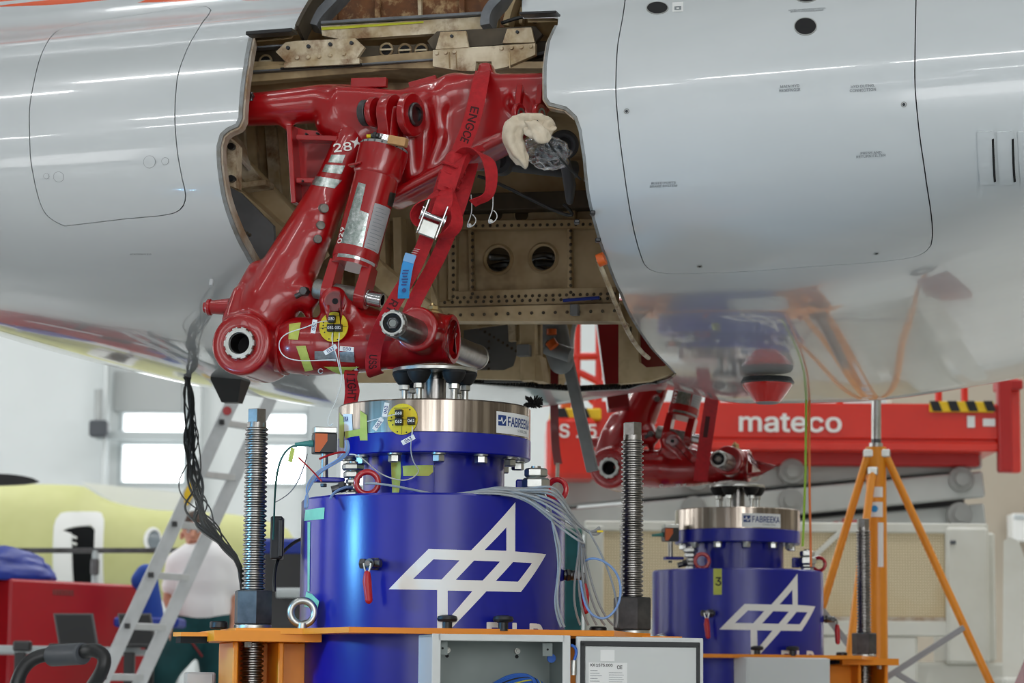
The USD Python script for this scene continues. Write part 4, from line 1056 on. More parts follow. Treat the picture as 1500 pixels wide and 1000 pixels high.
_q = RING.inv(727, 602); maker_label(iso1, *_q, np.zeros(3)); maker_label(iso2, -.012, _q[1], VSEP)
# --- stickers, tape and pads of the near column only
def tape(S, pts, m, label=None, o=.0012, parent=None, name='tape'):
    return put(parent or iso1, name, patch(S.poly(pts), S, .012, o), M[m], label=label)


tape(NECK, [(573, 675), (587, 677), (588, 690), (585, 722), (575, 724), (574, 700)], 'tape_green'); tape(NECK, [(590, 682), (637, 681), (636, 690), (628, 697), (591, 697)], 'tape_green')
tape(DRUM, [(448, 747), (476, 743), (475, 760), (446, 763)], 'tape_mint', 'mint green tape strip'); tape(DRUM, [(449, 866), (458, 870), (468, 880), (466, 892), (446, 888)], 'tape_mint')
tape(RING, [(498, 604), (505, 612), (504, 656), (498, 655)], 'tape_green', o=.0016); tape(RING, [(528, 601), (538, 608), (539, 645), (528, 645), (527, 638), (506, 642), (506, 632), (517, 630), (528, 628)], 'tape_green', o=.0016)
tape(RING, [(503, 606), (516, 606), (517, 630), (504, 632)], 'sticker_white', 'white maker label half covered with tape', .001, name='maker_label'); put(iso1, 'lettering', deco(RING, 'EKA', 503.5, 617, .0135, (6, -.2), 'blue_print', .0018), M['blue_print'], False)
tape(DRUM, [(451, 764), (455, 764), (454, 866), (451, 866)], 'tape_mint')
_u3, _v3 = -.125, ZD - .115
put(iso2, 'tape', shifted(patch(sbox(-.150, ZD - .118, -.112, ZD - .004), DRUM, .01, .0012), VSEP), M['tape_green'], label='yellow-green tape with the number 3')
put(iso2, 'lettering', shifted(wrap(meshkit.text_mesh('3', .036, .0002, True), DRUM, -.1435, ZD - .078, (1, 0), (0, 1), .0016).copy(), VSEP), M['black_print'], False)
# ---------------------------------------------------------------- inside the bay: keel, frames, ribs, longerons
bay = xf(plane, 'bay_structure', hp(0, 1.5, -.3)); tag(bay, 'stained tan metal framework inside the open bay')
def bp(name, g, m, smooth=False, label=None, kind=None): return put(bay, name, g, M[m], smooth, label, kind)


DK = 1.45                                                # the keel's plane
def ell(cx, cy, rx, ry, n=28): return [(cx + rx * math.cos(a), cy + ry * math.sin(a)) for a in np.linspace(0, 2 * math.pi, n + 1)[:-1]]
def szp(pts, d): return Polygon([sz(x, y, d) for x, y in pts]).buffer(0)
def pl(g, d, th): return extrude(g, th, O + DX * d, AX, ZX, DX)


def rivets(rows, d, r=.006):
    out = []
    for x0, y0, x1, y1, n in rows:
        for k in range(n):
            p = on_plane(x0 + (x1 - x0) * k / max(1, n - 1), y0 + (y1 - y0) * k / max(1, n - 1), d); out.append(lathe([(0, -r * .55), (r * .6, -r * .45), (r, 0)], p, DX, 8))
    return cat(out)


keel = szp([(440, 180), (905, 180), (905, 442), (440, 442)], DK)
for c in ((730, 380, 20, 21), (796, 378, 20, 21.5)): keel = keel.difference(szp(ell(*c), DK))
for c in ((725, 313, 11, 12), (763, 313, 11, 12), (801, 313, 11, 11)): keel = keel.difference(szp(ell(*c), DK))
bp('keel_web', pl(keel, DK, .02), 'bay_tan', label='tan keel web with two round lightening holes')
for c in ((730, 380), (796, 378)):
    bp('hole_flange', lathe([(.043, -.004), (.049, -.012), (.056, -.004), (.056, .006), (.043, .006)], on_plane(*c, DK), DX, 40), 'bay_tan', 40)
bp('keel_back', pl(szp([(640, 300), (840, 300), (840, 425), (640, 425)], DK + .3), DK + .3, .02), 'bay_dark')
for k, (x, y) in enumerate(((724, 388), (738, 376), (730, 397), (790, 372), (803, 384), (797, 396))):
    p = on_plane(x, y, DK + .14); bp('pipe_bundle', cable([p - AX * .05 + ZX * .02 * (k % 3 - 1), p + DX * .03, p + AX * .06 - ZX * .015 * (k % 2)], .012), 'steel_dark' if k % 2 else 'plastic_black', True)
for (x0, y0, x1, y1, w) in ((672, 331, 900, 328, .03), (666, 436, 905, 430, .04), (600, 448, 905, 441, .018)): bp('stringer', hbar(x0, y0, x1, y1, DK - .03, w, .05), 'bay_tan', 20)
for (x0, y0, x1, y1, w) in ((664, 335, 664, 440, .03), (690, 334, 692, 436, .014), (835, 330, 836, 434, .014), (600, 330, 602, 446, .022), (636, 330, 638, 440, .02), (838, 296, 838, 326, .03)): bp('upright_stiffener', hbar(x0, y0, x1, y1, DK - .02, w, .035), 'bay_tan', 20)
bp('rivet_row', rivets([(676, 331, 896, 328, 22), (670, 436, 900, 430, 24), (664, 340, 664, 434, 10), (692, 342, 692, 430, 10), (836, 338, 836, 428, 10), (606, 444, 890, 437, 26)], DK - .056), 'bay_dark', 30, kind='stuff')
bp('bay_shelf', plate([(600, 452), (908, 444), (914, 470), (600, 470)], DK - .10, .09), 'bay_tan', label='tan beam that closes the keel below'); bp('rivet_row', rivets([(640, 462, 900, 455, 16)], DK - .105), 'bay_dark', 30, kind='stuff'); bp('shelf_clip', hbar(842, 446, 842, 462, DK - .12, .028, .03), 'bay_grey'); bp('blue_sleeve', cable([on_plane(825, 440, DK - .12), on_plane(850, 438, DK - .12), on_plane(878, 436, DK - .12)], .006), 'tarp_blue', True)
# roof of the bay, sloping, dark
bp('bay_roof', hullm([on_plane(340, 100, .35) , on_plane(900, 100, .3), on_plane(430, 235, DK), on_plane(920, 235, DK), on_plane(340, 90, .35), on_plane(900, 90, .3), on_plane(430, 225, DK), on_plane(920, 225, DK)]), 'bay_tan', label='sloping roof of the bay')
bp('roof_step', hbar(640, 300, 900, 293, DK - .05, .06, .08), 'bay_dark', 20); bp('oval_plate', pl(szp(ell(805, 316, 30, 16), DK - .02), DK - .02, .01), 'bay_tan')
# left end: bulkhead with ribs, slanting trough, dark skin
for k in range(9):
    x = 352 + k * 15; bp('bulkhead_plank', hbar(x, 178, x + 12, 335, .95 + .02 * (k % 3), .034 + .006 * (k % 2), .03), 'bay_tan' if k % 3 else 'bay_light', 20)
bp('bulkhead', plate([(320, 170), (500, 170), (500, 470), (320, 470)], 1.02, .02), 'bay_tan')
bp('slanting_trough', man(hbar(352, 262, 460, 372, .5, .1, .16, .78)) - man(hbar(345, 250, 470, 362, .44, .06, .1, .72)), 'bay_tan', 20, 'slanting tan trough left of the leg')
bp('trough_cap', hbar(355, 275, 395, 270, .48, .02, .08), 'bay_light', 20)
g_ = plate([(334, 200), (346, 212), (345, 275), (336, 272), (332, 240)], .12, .05); bp('hinge_bracket', g_, 'bay_light', 20, 'white hinge bracket at the rim of the bay')
for y in (215, 262): a = on_plane(340, y, .115); bp('bracket_bolt', cyl(a - DX * .012, a + DX * .01, .011, seg=16), 'steel_dark', 30)
bp('orange_edge', hbar(334, 200, 362, 232, .3, .012, .12, .4), 'hull_edge', 20); bp('angled_flange', hbar(346, 235, 382, 275, .34, .05, .012, .5), 'bay_light', 20); bp('side_skin', plate([(330, 270), (352, 282), (400, 330), (405, 400), (365, 400), (345, 350)], .42, .02), 'bay_grey', label='grey riveted side skin')
bp('rivet_row', rivets([(344, 330, 366, 344, 6), (358, 352, 372, 376, 5)], .418), 'bay_dark', 30, kind='stuff')
# behind the shock absorber: ribs and struts
for q in ((560, 300, 566, 470), (585, 320, 588, 470), (618, 330, 622, 448)): bp('frame_rib', hbar(*q, 1.2, .03, .06), 'bay_tan', 20)
bp('diagonal_strut', hbar(545, 392, 640, 470, .75, .07, .05, 1.1), 'bay_tan', 20, 'tan diagonal strut behind the fork'); bp('rib_plate', plate([(520, 330), (600, 320), (640, 440), (640, 560), (520, 560)], 1.32, .02), 'bay_tan')
# lower frames between the two bay openings
DF = 2.5
lw = szp([(600, 466), (792, 462), (792, 557), (600, 552)], DF).difference(szp([(676, 482), (740, 474), (756, 486), (757, 520), (752, 536), (738, 542), (676, 542)], DF))
bp('lower_frame', pl(lw, DF, .03), 'bay_tan', label='tan lower frame with a rounded cutout'); bp('lower_skin', plate([(660, 472), (770, 466), (770, 560), (660, 560)], DF + .12, .01), 'bay_grey', label='grey skin seen through the cutout')
bp('rivet_row', rivets([(704, 482, 756, 514, 9), (716, 500, 716, 550, 6)], DF + .118), 'bay_dark', 30, kind='stuff')
bp('frame_post', hbar(774, 462, 776, 558, DF - .04, .06, .05), 'bay_tan', 20); bp('frame_post', hbar(750, 462, 752, 500, DF - .03, .03, .03), 'bay_light', 20); bp('post_bracket', hbar(768, 505, 768, 522, DF - .08, .05, .04), 'bay_grey', 20); bp('post_foot', plate([(784, 520), (790, 520), (796, 558), (780, 558)], DF - .06, .1), 'bay_tan')
fr = szp([(906, 440), (945, 440), (986, 540), (988, 546), (950, 558), (906, 562)], DF).difference(szp([(934, 480), (960, 500), (980, 528), (974, 536), (946, 538), (936, 530)], DF))
bp('rear_frame', pl(fr, DF, .04), 'bay_tan', label='tan frame at the rear end of the bay'); bp('frame_notch', hbar(924, 478, 924, 494, DF - .01, .006, .01), 'bay_dark')
bp('red_strut_door', plate([(936, 470), (1000, 520), (1000, 552), (938, 552)], DF + .3, .02), 'red_dark', label='dark red panel behind the rear frame')
bp('grey_actuator', cat([chain([(on_plane(800, 440, 2.95), .05), (on_plane(812, 490, 2.95), .06), (on_plane(822, 530, 2.95), .05)]), bar(on_plane(812, 440, 3.0), on_plane(868, 690, 3.0), .035, .045), cyl(on_plane(795, 466, 2.85), on_plane(830, 462, 2.85), .035), cyl(on_plane(800, 508, 2.85), on_plane(836, 520, 2.85), .03)]), 'link_grey', 35, 'grey linkage between the two bays')
bp('orange_cap', cat([cyl(on_plane(808, 482, 2.8), on_plane(808, 490, 2.8), .02), cyl(on_plane(806, 500, 2.8), on_plane(812, 508, 2.8), .022)]), 'sensor_orange', 30)
# longerons over the beam
DL = .36
bp('upper_longeron', hbar(355, 113, 640, 88, DL, .05, .05), 'bay_tan', 20, 'long tan longeron over the beam'); bp('upper_web', plate([(362, 72), (800, 60), (800, 96), (362, 108)], DL + .05, .02), 'bay_dark'); bp('lower_web', plate([(352, 112), (820, 92), (820, 150), (352, 150)], DL + .12, .02), 'bay_tan')
bp('edge_angle', hbar(362, 107, 650, 88, DL - .03, .006, .04), 'grey_strip', 20); bp('edge_angle', hbar(362, 72, 420, 68, DL - .03, .006, .04), 'grey_strip', 20)
pt1 = [(404, 76), (418, 62), (432, 60), (520, 56), (534, 69), (522, 86), (420, 92)]
bp('fitting_plate', plate(pt1, DL - .06, .016), 'bay_light', label='pale six-sided fitting plate with rivets'); bp('fitting_ledge', plate([(416, 92), (526, 85), (526, 93), (416, 99)], DL - .07, .03), 'bay_light')
def pbolts(pts, d, r, m='steel_dark'):
    for x, y in pts: a = on_plane(x, y, d); bp('plate_bolt', cyl(a - DX * .006, a + DX * .01, r, seg=12, ch=.001), m, 30)
pbolts([(422, 70), (452, 68), (484, 65), (515, 63)], DL - .064, .006, 'gap_dark'); pbolts([(436, 85), (452, 84), (468, 83), (484, 81), (504, 79)], DL - .064, .006, 'bay_light'); bp('dark_slot', hbar(412, 101, 530, 94, DL - .05, .006, .02), 'black_hole')
# second fitting at the right, with its two tabs and the notch
pt2 = szp([(634, 73), (784, 63), (784, 80), (742, 98), (722, 102), (720, 90), (697, 90), (696, 104), (676, 104), (634, 97)], DL - .07)
bp('hook_fitting', pl(pt2, DL - .07, .02), 'bay_light', label='pale stained hook fitting with a notch for the strap')
for t in ([(638, 72), (645, 47), (682, 45), (686, 69)], [(736, 63), (743, 42), (778, 40), (783, 62)]): bp('fitting_tab', plate(t, DL - .075, .014), 'bay_light')
bp('fitting_back', plate([(626, 60), (640, 46), (784, 38), (794, 50), (784, 62), (634, 72)], DL - .03, .02), 'bay_dark')
pbolts([(662, 53), (758, 47)], DL - .078, .005, 'gap_dark'); pbolts([(640, 78), (653, 77), (666, 76), (735, 71), (750, 70), (764, 69), (778, 68)], DL - .073, .006, 'bay_light')
for x in (640 + 18, 668, 746): bp('fitting_seam', hbar(x, 76, x + 1, 100, DL - .072, .003, .004), 'bay_tan')
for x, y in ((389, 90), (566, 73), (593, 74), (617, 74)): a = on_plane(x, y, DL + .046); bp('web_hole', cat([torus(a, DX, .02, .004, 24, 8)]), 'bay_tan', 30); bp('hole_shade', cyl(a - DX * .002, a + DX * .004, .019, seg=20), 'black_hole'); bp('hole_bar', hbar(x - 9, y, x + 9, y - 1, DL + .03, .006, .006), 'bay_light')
# light beam with its yellow-green lower edge, rusty wall above, grey curved frames
bp('cross_beam', plate([(470, 38), (712, 24), (716, 44), (500, 58), (472, 52)], DL + .0, .03), 'bay_light', label='pale scratched cross beam below the rusty wall'); bp('primer_edge', plate([(471, 40), (620, 31), (620, 33.5), (471, 44)], DL - .004, .004), 'lime'); bp('beam_cap', hbar(474, 36, 714, 22, DL + .01, .01, .06), 'grey_strip', 20, 'grey capping strip')
bp('rusty_wall', plate([(455, -80), (740, -80), (740, 40), (470, 50)], DL + .35, .02), 'rust', label='rusty brown wall at the top of the bay')
for k in range(4): bp('wall_frame', hbar(490 + 62 * k, -60, 492 + 62 * k, 34, DL + .33, .012 + .006 * (k % 2), .02), 'bay_light' if k == 2 else 'rust', 20)
def bent(pts, d, w, th, m, label=None):
    p = [on_plane(x, y, d + e) for x, y, e in pts]; bp('curved_frame', ribbon(p, DX, w, th, 6), m, 30, label)
bent([(462, 42, 0), (476, 20, .02), (500, -5, .06), (520, -40, .1)], DL + .02, .07, .03, 'grey_strip', 'grey curved frame'); bent([(440, 50, .05), (455, 20, .08), (475, -10, .12)], DL - .1, .1, .012, 'bay_dark')
bent([(716, 44, 0), (720, 20, .02), (735, 2, .05), (760, -30, .1)], DL - .02, .08, .03, 'grey_strip'); bent([(744, 40, 0), (750, 15, 0), (764, -20, 0)], DL + .1, .06, .02, 'bay_tan')
for k in range(5): bp('right_rib', hbar(728 + 18 * k, 42 - 3 * k, 730 + 18 * k, 12, DL + .22, .012, .03), 'bay_dark' if k % 2 else 'bay_tan', 20)
bp('right_pipe', cable([on_plane(735, 34, DL), on_plane(770, 24, DL), on_plane(818, 19, DL + .05)], .006), 'plastic_black', True); bp('corner_lip', hbar(364, 51, 432, 46, DL - .25, .012, .05), 'plastic_black'); bp('corner_lip', hbar(764, 22, 818, 20, DL - .28, .008, .05), 'plastic_black')
bp('beam_tie', hbar(720, 100, 800, 78, DL - .02, .012, .03), 'plastic_black')
# actuator ring, hoses and rods at the right
a = on_plane(826, 212, .55); bp('actuator_ring', cat([torus(a, N(CAM - a), .036, .012, 30, 10), cyl(a + DX * .01, a + DX * .12 - AX * .1, .03), chain([(a - ZX * .03, .016), (a - ZX * .13 + AX * .02, .02), (a - ZX * .18 + AX * .02, .012)])]), 'plastic_grey', 35, 'grey actuator eye behind the rag')
a = on_plane(732, 236, .8); bp('pipe_end', cat([hollow(a - DX * .02, a + DX * .03, .045, .028, 24), cyl(a + DX * .0, a + DX * .2 + AX * .2, .03), cyl(a + DX * .02, a + DX * .03, .03)]), 'plastic_grey', 35)
bp('bowden_rod', cable([on_plane(700, 258, .6), on_plane(760, 283, .62), on_plane(822, 312, .64), on_plane(838, 315, .64), on_plane(826, 299, .64)], .0055, 4), 'plastic_black', True)
bp('gas_pipe', cable([on_plane(876, 382, .32), on_plane(894, 425, .5), on_plane(916, 478, .9), on_plane(950, 524, 1.6)], .008), 'bay_light', True, 'pale pipe along the rear rim'); bp('pipe_clamp', cyl(on_plane(876, 382, .28), on_plane(886, 378, .28), .02), 'sensor_orange', 30)
for x, y in ((859, 262), (868, 312), (876, 352), (845, 325)):
    a = on_plane(x, y, .12); bp('rim_clip', cbox(a, (.016, .03, .012), None, .003), 'plastic_black')
# ---------------------------------------------------------------- the red ratchet strap round the gear
strap = thing('ratchet_strap', 'red ratchet strap with a chrome buckle slung from the beam round the trailing arm', 'strap', G(650, 330, -.1))
def st(name, g, m='strap_red', smooth=40, label=None, on_=None): return put(on_ or strap, name, g, M[m], smooth, label)


W1 = .052
XW = N(cam_right * .9 + ZX * -.3)
up1 = ribbon([G(708, 102, .26), G(707, 106, .16), G(703, 124, .08), G(690, 180, .06), G(676, 216, .06), G(668, 240, .04)], N(cam_right + ZX * .25), .05, .003); st('webbing', up1)
st('print', ribbon_text(up1, 'ENGCE', .56, .024, 1, 1), 'strap_ink', False)
low1 = ribbon([G(655, 250, -.02), G(640, 300, -.06), G(626, 345, -.09), G(607, 390, -.1), G(575, 447, -.12), G(556, 484, -.1), G(548, 512, -.08), G(546, 536, -.07), G(552, 549, -.02)], N(cam_right + ZX * .3), .044, .003); st('webbing', low1)
st('print', ribbon_text(low1, 'RT S', .55, .022, 1, 1), 'strap_ink', False); st('print', ribbon_text(low1, 'USS', .83, .022, 1, 1), 'strap_ink', False)
back = ribbon([G(690, 240, -.0), G(672, 300, -.04), G(640, 380, -.02), G(612, 432, .0), G(594, 475, -.02), G(585, 500, -.01), G(578, 540, .03)], N(cam_right + ZX * .35), .044, .003); st('webbing', back)
st('knot', ribbon([G(700, 224, .02), G(680, 231, -.05), G(664, 250, -.09), G(652, 280, -.1)], N(cam_right * .8 + ZX * .5), [.05, .06, .062, .05], .02)); st('knot', chain([(G(668, 236, -.05), R(17)), (G(661, 260, -.07), R(16)), (G(653, 281, -.07), R(12))]), smooth=40)
for y in (244, 256, 268): st('knot_fold', torus(G(661 - (y - 256) * .32, y + 2, -.07), N(ZX * .9 + cam_right * .42), R(17.5 - (y - 244) * .08), R(2.5), 30, 8))
st('webbing_loop', ribbon([G(676, 228, -.06), G(700, 222, -.1), G(716, 238, -.11), G(720, 262, -.1), G(716, 284, -.09), G(706, 292, -.08), G(692, 298, -.07)], N(cam_right * .8 - ZX * .4 + DX * .6), [.045, .05, .04, .03, .03], .003), label='loose red loop of webbing')
st('webbing_loop', ribbon([G(655, 276, -.09), G(640, 284, -.12), G(618, 296, -.13), G(610, 312, -.12), G(617, 324, -.11), G(640, 318, -.12)], N(cam_right * .5 + ZX * .5 + DX * .5), [.03, .045, .05, .05, .045], .003))
st('webbing_loop', ribbon([G(654, 276, -.1), G(650, 296, -.14), G(644, 312, -.14), G(636, 318, -.12)], N(cam_right * .9 + ZX * .2), [.03, .05, .05, .045], .003)); st('webbing_loop', ribbon([G(660, 280, -.1), G(668, 310, -.13), G(668, 330, -.14), G(656, 344, -.13), G(645, 348, -.12)], N(cam_right * .7 - ZX * .1 + DX * .6), [.03, .035, .04, .045, .04], .003))
bd = N(G(640, 302, -.15) - G(621, 352, -.17)); bx_ = N(np.cross(bd, CAM - G(630, 330, -.15))); bx_ = bx_ if bx_ @ cam_right > 0 else -bx_; bn = np.cross(bx_, bd); bn = bn if bn @ (CAM - G(630, 330, 0)) > 0 else -bn
bc = G(631, 327, -.15)
buckle = xf(strap, 'ratchet_buckle', bc); tag(buckle, 'chrome ratchet buckle')
for s_ in (-1, 1): st('side_plate', cbox(bc + bx_ * s_ * .029 + bd * .012, (.005, .1, .03), (bx_, bd, bn), .001), 'chrome', 30, None, buckle)
st('buckle_lever', cbox(bc - bd * .022 + bn * .012, (.052, .046, .012), (bx_, bd, bn), .003), 'zinc', 30, None, buckle); st('buckle_axle', cyl(bc - bx_ * .034 + bd * .02, bc + bx_ * .034 + bd * .02, .009, seg=18), 'chrome', 30, None, buckle)
for s_ in (-1, 1): st('ratchet_wheel', cyl(bc + bx_ * s_ * .0335 + bd * .02, bc + bx_ * s_ * .038 + bd * .02, .02, seg=12), 'chrome', 30, None, buckle)
st('stitching', tube(np.array([G(611 + 10 * ((k % 2) - .5) - k * .9, 364 + k * 1.5, -.115) for k in range(14)]), .0008, 4), 'white_print')
lab = ribbon([G(602, 372, -.125), G(598, 385, -.13), G(595, 400, -.13), G(592, 420, -.128), G(591, 437, -.12)], N(cam_right + ZX * .12), .033, .0012); st('label', lab, 'tag_blue', label='blue care label hanging from the strap')
st('label_top', ribbon([G(602, 372, -.1265), G(598, 384, -.1315)], N(cam_right + ZX * .12), .0335, .0012), 'tag_blue_light')
lp = [G(592 + .35 * 0 - .2 * k * 0 + 1.5 - (k - 3) * .25, 396 + k * 4.2, -.1335) for k in range(6)]
st('label_print', cat([bar(p - cam_right * (.008 + .002 * (k % 2)), p + cam_right * (.009 - .002 * (k % 3)), .0012, .004) for k, p in enumerate(lp)] + [cyl(G(592, 425, -.134), G(592, 425, -.132), .0065, seg=16)]), 'blue_print', False)
tail = ribbon([G(516, 542, .02), G(514, 556, .0), G(516, 572, .02), G(514, 588, .0), G(515, 603, .02)], N(cam_right), [.042, .038, .044, .04, .044], .003); st('webbing_tail', tail, label='red webbing tail hanging below the arm'); st('print', ribbon_text(tail, 'LIGHT', .1, .024, 1, 1), 'strap_ink', False)

# rag, plastic bag, cords
rag = thing('cloth_rag', 'cream cotton rag hung over the lugs at the right end of the beam', 'rag', G(775, 200, 0))
def ragpart(pts, rad, seed):
    p = smooth_path([G(*q) for q in pts], 9); m = tube(p, np.interp(np.linspace(0, 1, len(p)), np.linspace(0, 1, len(rad)), rad), 22); v = np.array(m.vertices); n_ = np.array(m.vertex_normals)
    k = np.arange(len(v)); ph_ = 2 * np.pi * (k % 22) / 22; al = np.minimum(k // 22, len(p) - 1) / len(p)
    w = .0055 * np.cos(3 * ph_ + 5 * al + seed) + .003 * np.cos(5 * ph_ - 7 * al) + (meshkit.fbm(v * [40, 40, 24], 3, seed) - .5) * .022; w *= np.clip(np.minimum(al, 1 - al) * 8, .15, 1); return trimesh.Trimesh(v + n_ * w[:, None], m.faces, process=False)


put(rag, 'cloth', ragpart([(808, 186, .0), (796, 180, -.03), (778, 178, -.05), (760, 180, -.05), (750, 192, -.05), (752, 212, -.04), (764, 232, -.04), (769, 246, -.03)], [.014, .02, .022, .024, .026, .026, .026, .02, .006], 3), M['cloth_cream'], True); put(rag, 'cloth', ragpart([(770, 180, -.05), (782, 190, -.06), (794, 199, -.06), (802, 208, -.05)], [.012, .02, .022, .02, .004], 5), M['cloth_cream'], True); put(rag, 'cloth', ragpart([(786, 186, -.02), (800, 188, -.03), (810, 185, -.02)], [.014, .02, .012], 9), M['cloth_cream'], True)
M['clear_film'] = usdkit.material(stage, '/World/Looks/clear_film', {'t': ('transparent_bsdf', dict(color=(.9, .92, .93))), 'g': ('glossy_bsdf', dict(color=(.9, .92, .95), roughness=.18)), 'f': ('layer_weight', dict(blend=.45)), 'x': ('mix_closure', {})}, [('t.BSDF', 'x.closure1'), ('g.BSDF', 'x.closure2'), ('f.facing', 'x.fac')], 'x.closure')
sph = trimesh.creation.icosphere(4, 1.0); v = np.array(sph.vertices); v = v * (1 + .7 * (meshkit.fbm(v * 2.3 + 5, 4, 2) - .5)[:, None]); a0 = G(800, 222, .02)
bag = thing('plastic_bag', 'crumpled clear plastic bag behind the cream rag', 'bag', a0); put(bag, 'film', trimesh.Trimesh(a0 + v[:, :1] * AX * .07 + v[:, 1:2] * DX * .05 + v[:, 2:] * (ZX * .055 - AX * .02), sph.faces, process=False), M['clear_film'], 20)
tag(put('/World', 'black_cord', cable([G(785, 172, .02), G(789, 182, -.06), G(806, 212, -.03), G(828, 240, .0), G(850, 262, .08)], .0035), M['wire_black']), 'thin black cord running from the rag to the rear rim of the bay', 'cord')
for i, (x, y0, y1) in enumerate(((721, 262, 300), (690, 285, 306))):
    c = thing('tied_string', ['white tied string with a small knot hanging right of the red loop', 'short white string hanging in the bay behind the red strap'][i], 'string', G(x, y0, .1)); put(c, 'string', cat([cable([G(x, y0, .1), G(x + 1, y1, .1), G(x - 2, y1 + 14, .1), G(x - 5, y1 + 26, .1), G(x + 3, y1 + 24, .1), G(x + 2, y1 + 8, .1)], .0016)]), M['wire_white']); put(c, 'knot', trimesh.creation.icosphere(2, .006).apply_translation(G(x - 2, y1 + 24, .1)), M['wire_white'])

# ---------------------------------------------------------------- strain sensors: yellow pads with three black cubes each, leads and tags
def pad(base, S, px, py, cubes, tags, label, owner):
    t = thing('sensor_pad', label, 'sensor', base); q = S.inv(px, py); r = .0445
    put(t, 'yellow_disc', patch(Point(*q).buffer(r, 24), S, .006, .006, .001), M['yellow_pad'])
    pr = [LineString([q + np.array(a) * r, q + np.array(b) * r]).buffer(.0007) for a, b in (((-.55, .72), (.4, .72)), ((0, -.95), (0, .6)), ((-.95, -.05), (.95, .0)))] + [Point(*(q + np.array([dx, dy]) * r)).buffer(.0022) for dx, dy in ((-.7, .3), (-.75, -.1), (-.62, -.35), (.5, .6), (.6, -.2), (-.3, -.8), (.3, -.85), (-.72, .12))]
    put(t, 'print', patch(shapely.union_all(pr), S, .004, .0065), M['black_print'])
    for cx, cy, tx in cubes:
        p, n = S(np.array([S.inv(cx, cy)])); p, n = p[0] + n[0] * .013, n[0]; u = N(np.cross(ZX, n)); u = u if u @ cam_right > 0 else -u
        k = put(t, 'sensor_cube', cbox(p, (.021, .022, .018), (u, np.cross(n, u), n), .0015), M['sensor_black']); w = np.cross(n, u); w = w if w[2] > 0 else -w
        put(t, 'lettering', moved(meshkit.text_mesh(tx, .008, .0003, True), p + n * .0092 - u * .009 - w * .004, u, w, n), M['white_print'], False)
    return t


padR = pad(at(590, 615, 7.7), RING, 590, 614, [(587, 606, '060'), (587, 618, '062'), (604, 617, '061')], [], 'yellow sensor pad with three black cubes on the steel ring', iso1)
PL = G(491, 470, -.075)


class Flat:
    def __init__(s, o, n): s.o, s.n = o, N(n); s.u = N(np.cross(ZX, s.n)); s.u = s.u if s.u @ cam_right > 0 else -s.u; s.v = np.cross(s.n, s.u); s.v = s.v if s.v[2] > 0 else -s.v
    def __call__(s, uv): uv = np.asarray(uv, float); return s.o + uv[:, :1] * s.u + uv[:, 1:2] * s.v, np.broadcast_to(s.n, (len(uv), 3)).copy()
    def inv(s, px, py): d = ray(px, py); q = CAM + d * (((s.o - CAM) @ s.n) / (d @ s.n)) - s.o; return np.array([q @ s.u, q @ s.v])
    def poly(s, pts): return Polygon([s.inv(*p) for p in pts])


LUG = Flat(G(490, 470, -.045), -DX); padA = pad(PL, LUG, 489.5, 479, [(488, 468, '030'), (487, 481, '031'), (498, 481, '032')], [], 'yellow sensor pad with three black cubes on the red trailing arm', gear1)
ARM = Cyl(G(440, 510, .05), G(600, 501, .035), R(42.5), R(38))
for pts in ([(424, 475), (441, 473), (437, 498), (423, 497)], [(434, 507), (448, 506), (459, 541), (447, 543)], [(474, 536), (527, 536), (512, 543), (502, 549), (488, 543)]): put(gear1, 'tape', drape(pts, armm, .0025), M['tape_green'])
put(gear1, 'tape', drape([(461, 514), (492, 514), (493, 529), (461, 526)], armm, .002), M['tape_silver']); put(gear1, 'tape', drape([(498, 515), (519, 514), (520, 530), (499, 529)], armm, .003), M['tape_silver']); put(gear1, 'tape', drape([(536, 490), (575, 491), (574, 499), (536, 498)], armm, .001), M['red_dark'])


def flag(px, py, Y, ang, text, name, label):
    """A white cable tag with its number."""
    c = at(px, py, Y); a = math.radians(ang); u = N(cam_right * math.cos(a) + ZX * math.sin(a)); w = N(ZX * math.cos(a) - cam_right * math.sin(a)); n = np.cross(u, w)
    t = thing('cable_tag', label, 'tag', c); put(t, 'tag_sheet', cbox(c, (.04, .014, .002), (u, w, n), .0006), M['sticker_white'], False); put(t, 'lettering', moved(meshkit.text_mesh(text, .009, .0003, True), c + n * .0013 - u * .012 - w * .0045, u, w, n), M['blue_print'], False)


for px, py, Y, ang, tx, lb in ((460, 478, 7.72, 82, '032', 'white numbered cable tag left of the yellow pad on the red arm'), (484, 512, 7.72, 32, '031', 'white cable tag slanting up, numbered 031, below the pad on the red arm'), (508, 511, 7.72, -4, '030', 'white level cable tag numbered 030 on the red arm'), (565, 600, 7.66, 80, '063', 'white upright cable tag on the steel ring left of the yellow pad'),
                               (554, 621, 7.66, 55, '061', 'white cable tag slanting up on the steel ring, numbered 061'), (598, 644, 7.66, 28, '063', 'white cable tag below the yellow pad, over the blue flange')): flag(px, py, Y, ang, tx, None, lb)
def lead(pts, r, m, label, cat_='cable', name='cable'):
    t = put('/World', name, cable(pts if not isinstance(pts[0], tuple) else [at(*p) for p in pts], r), M[m]); tag(t, label, cat_); return t


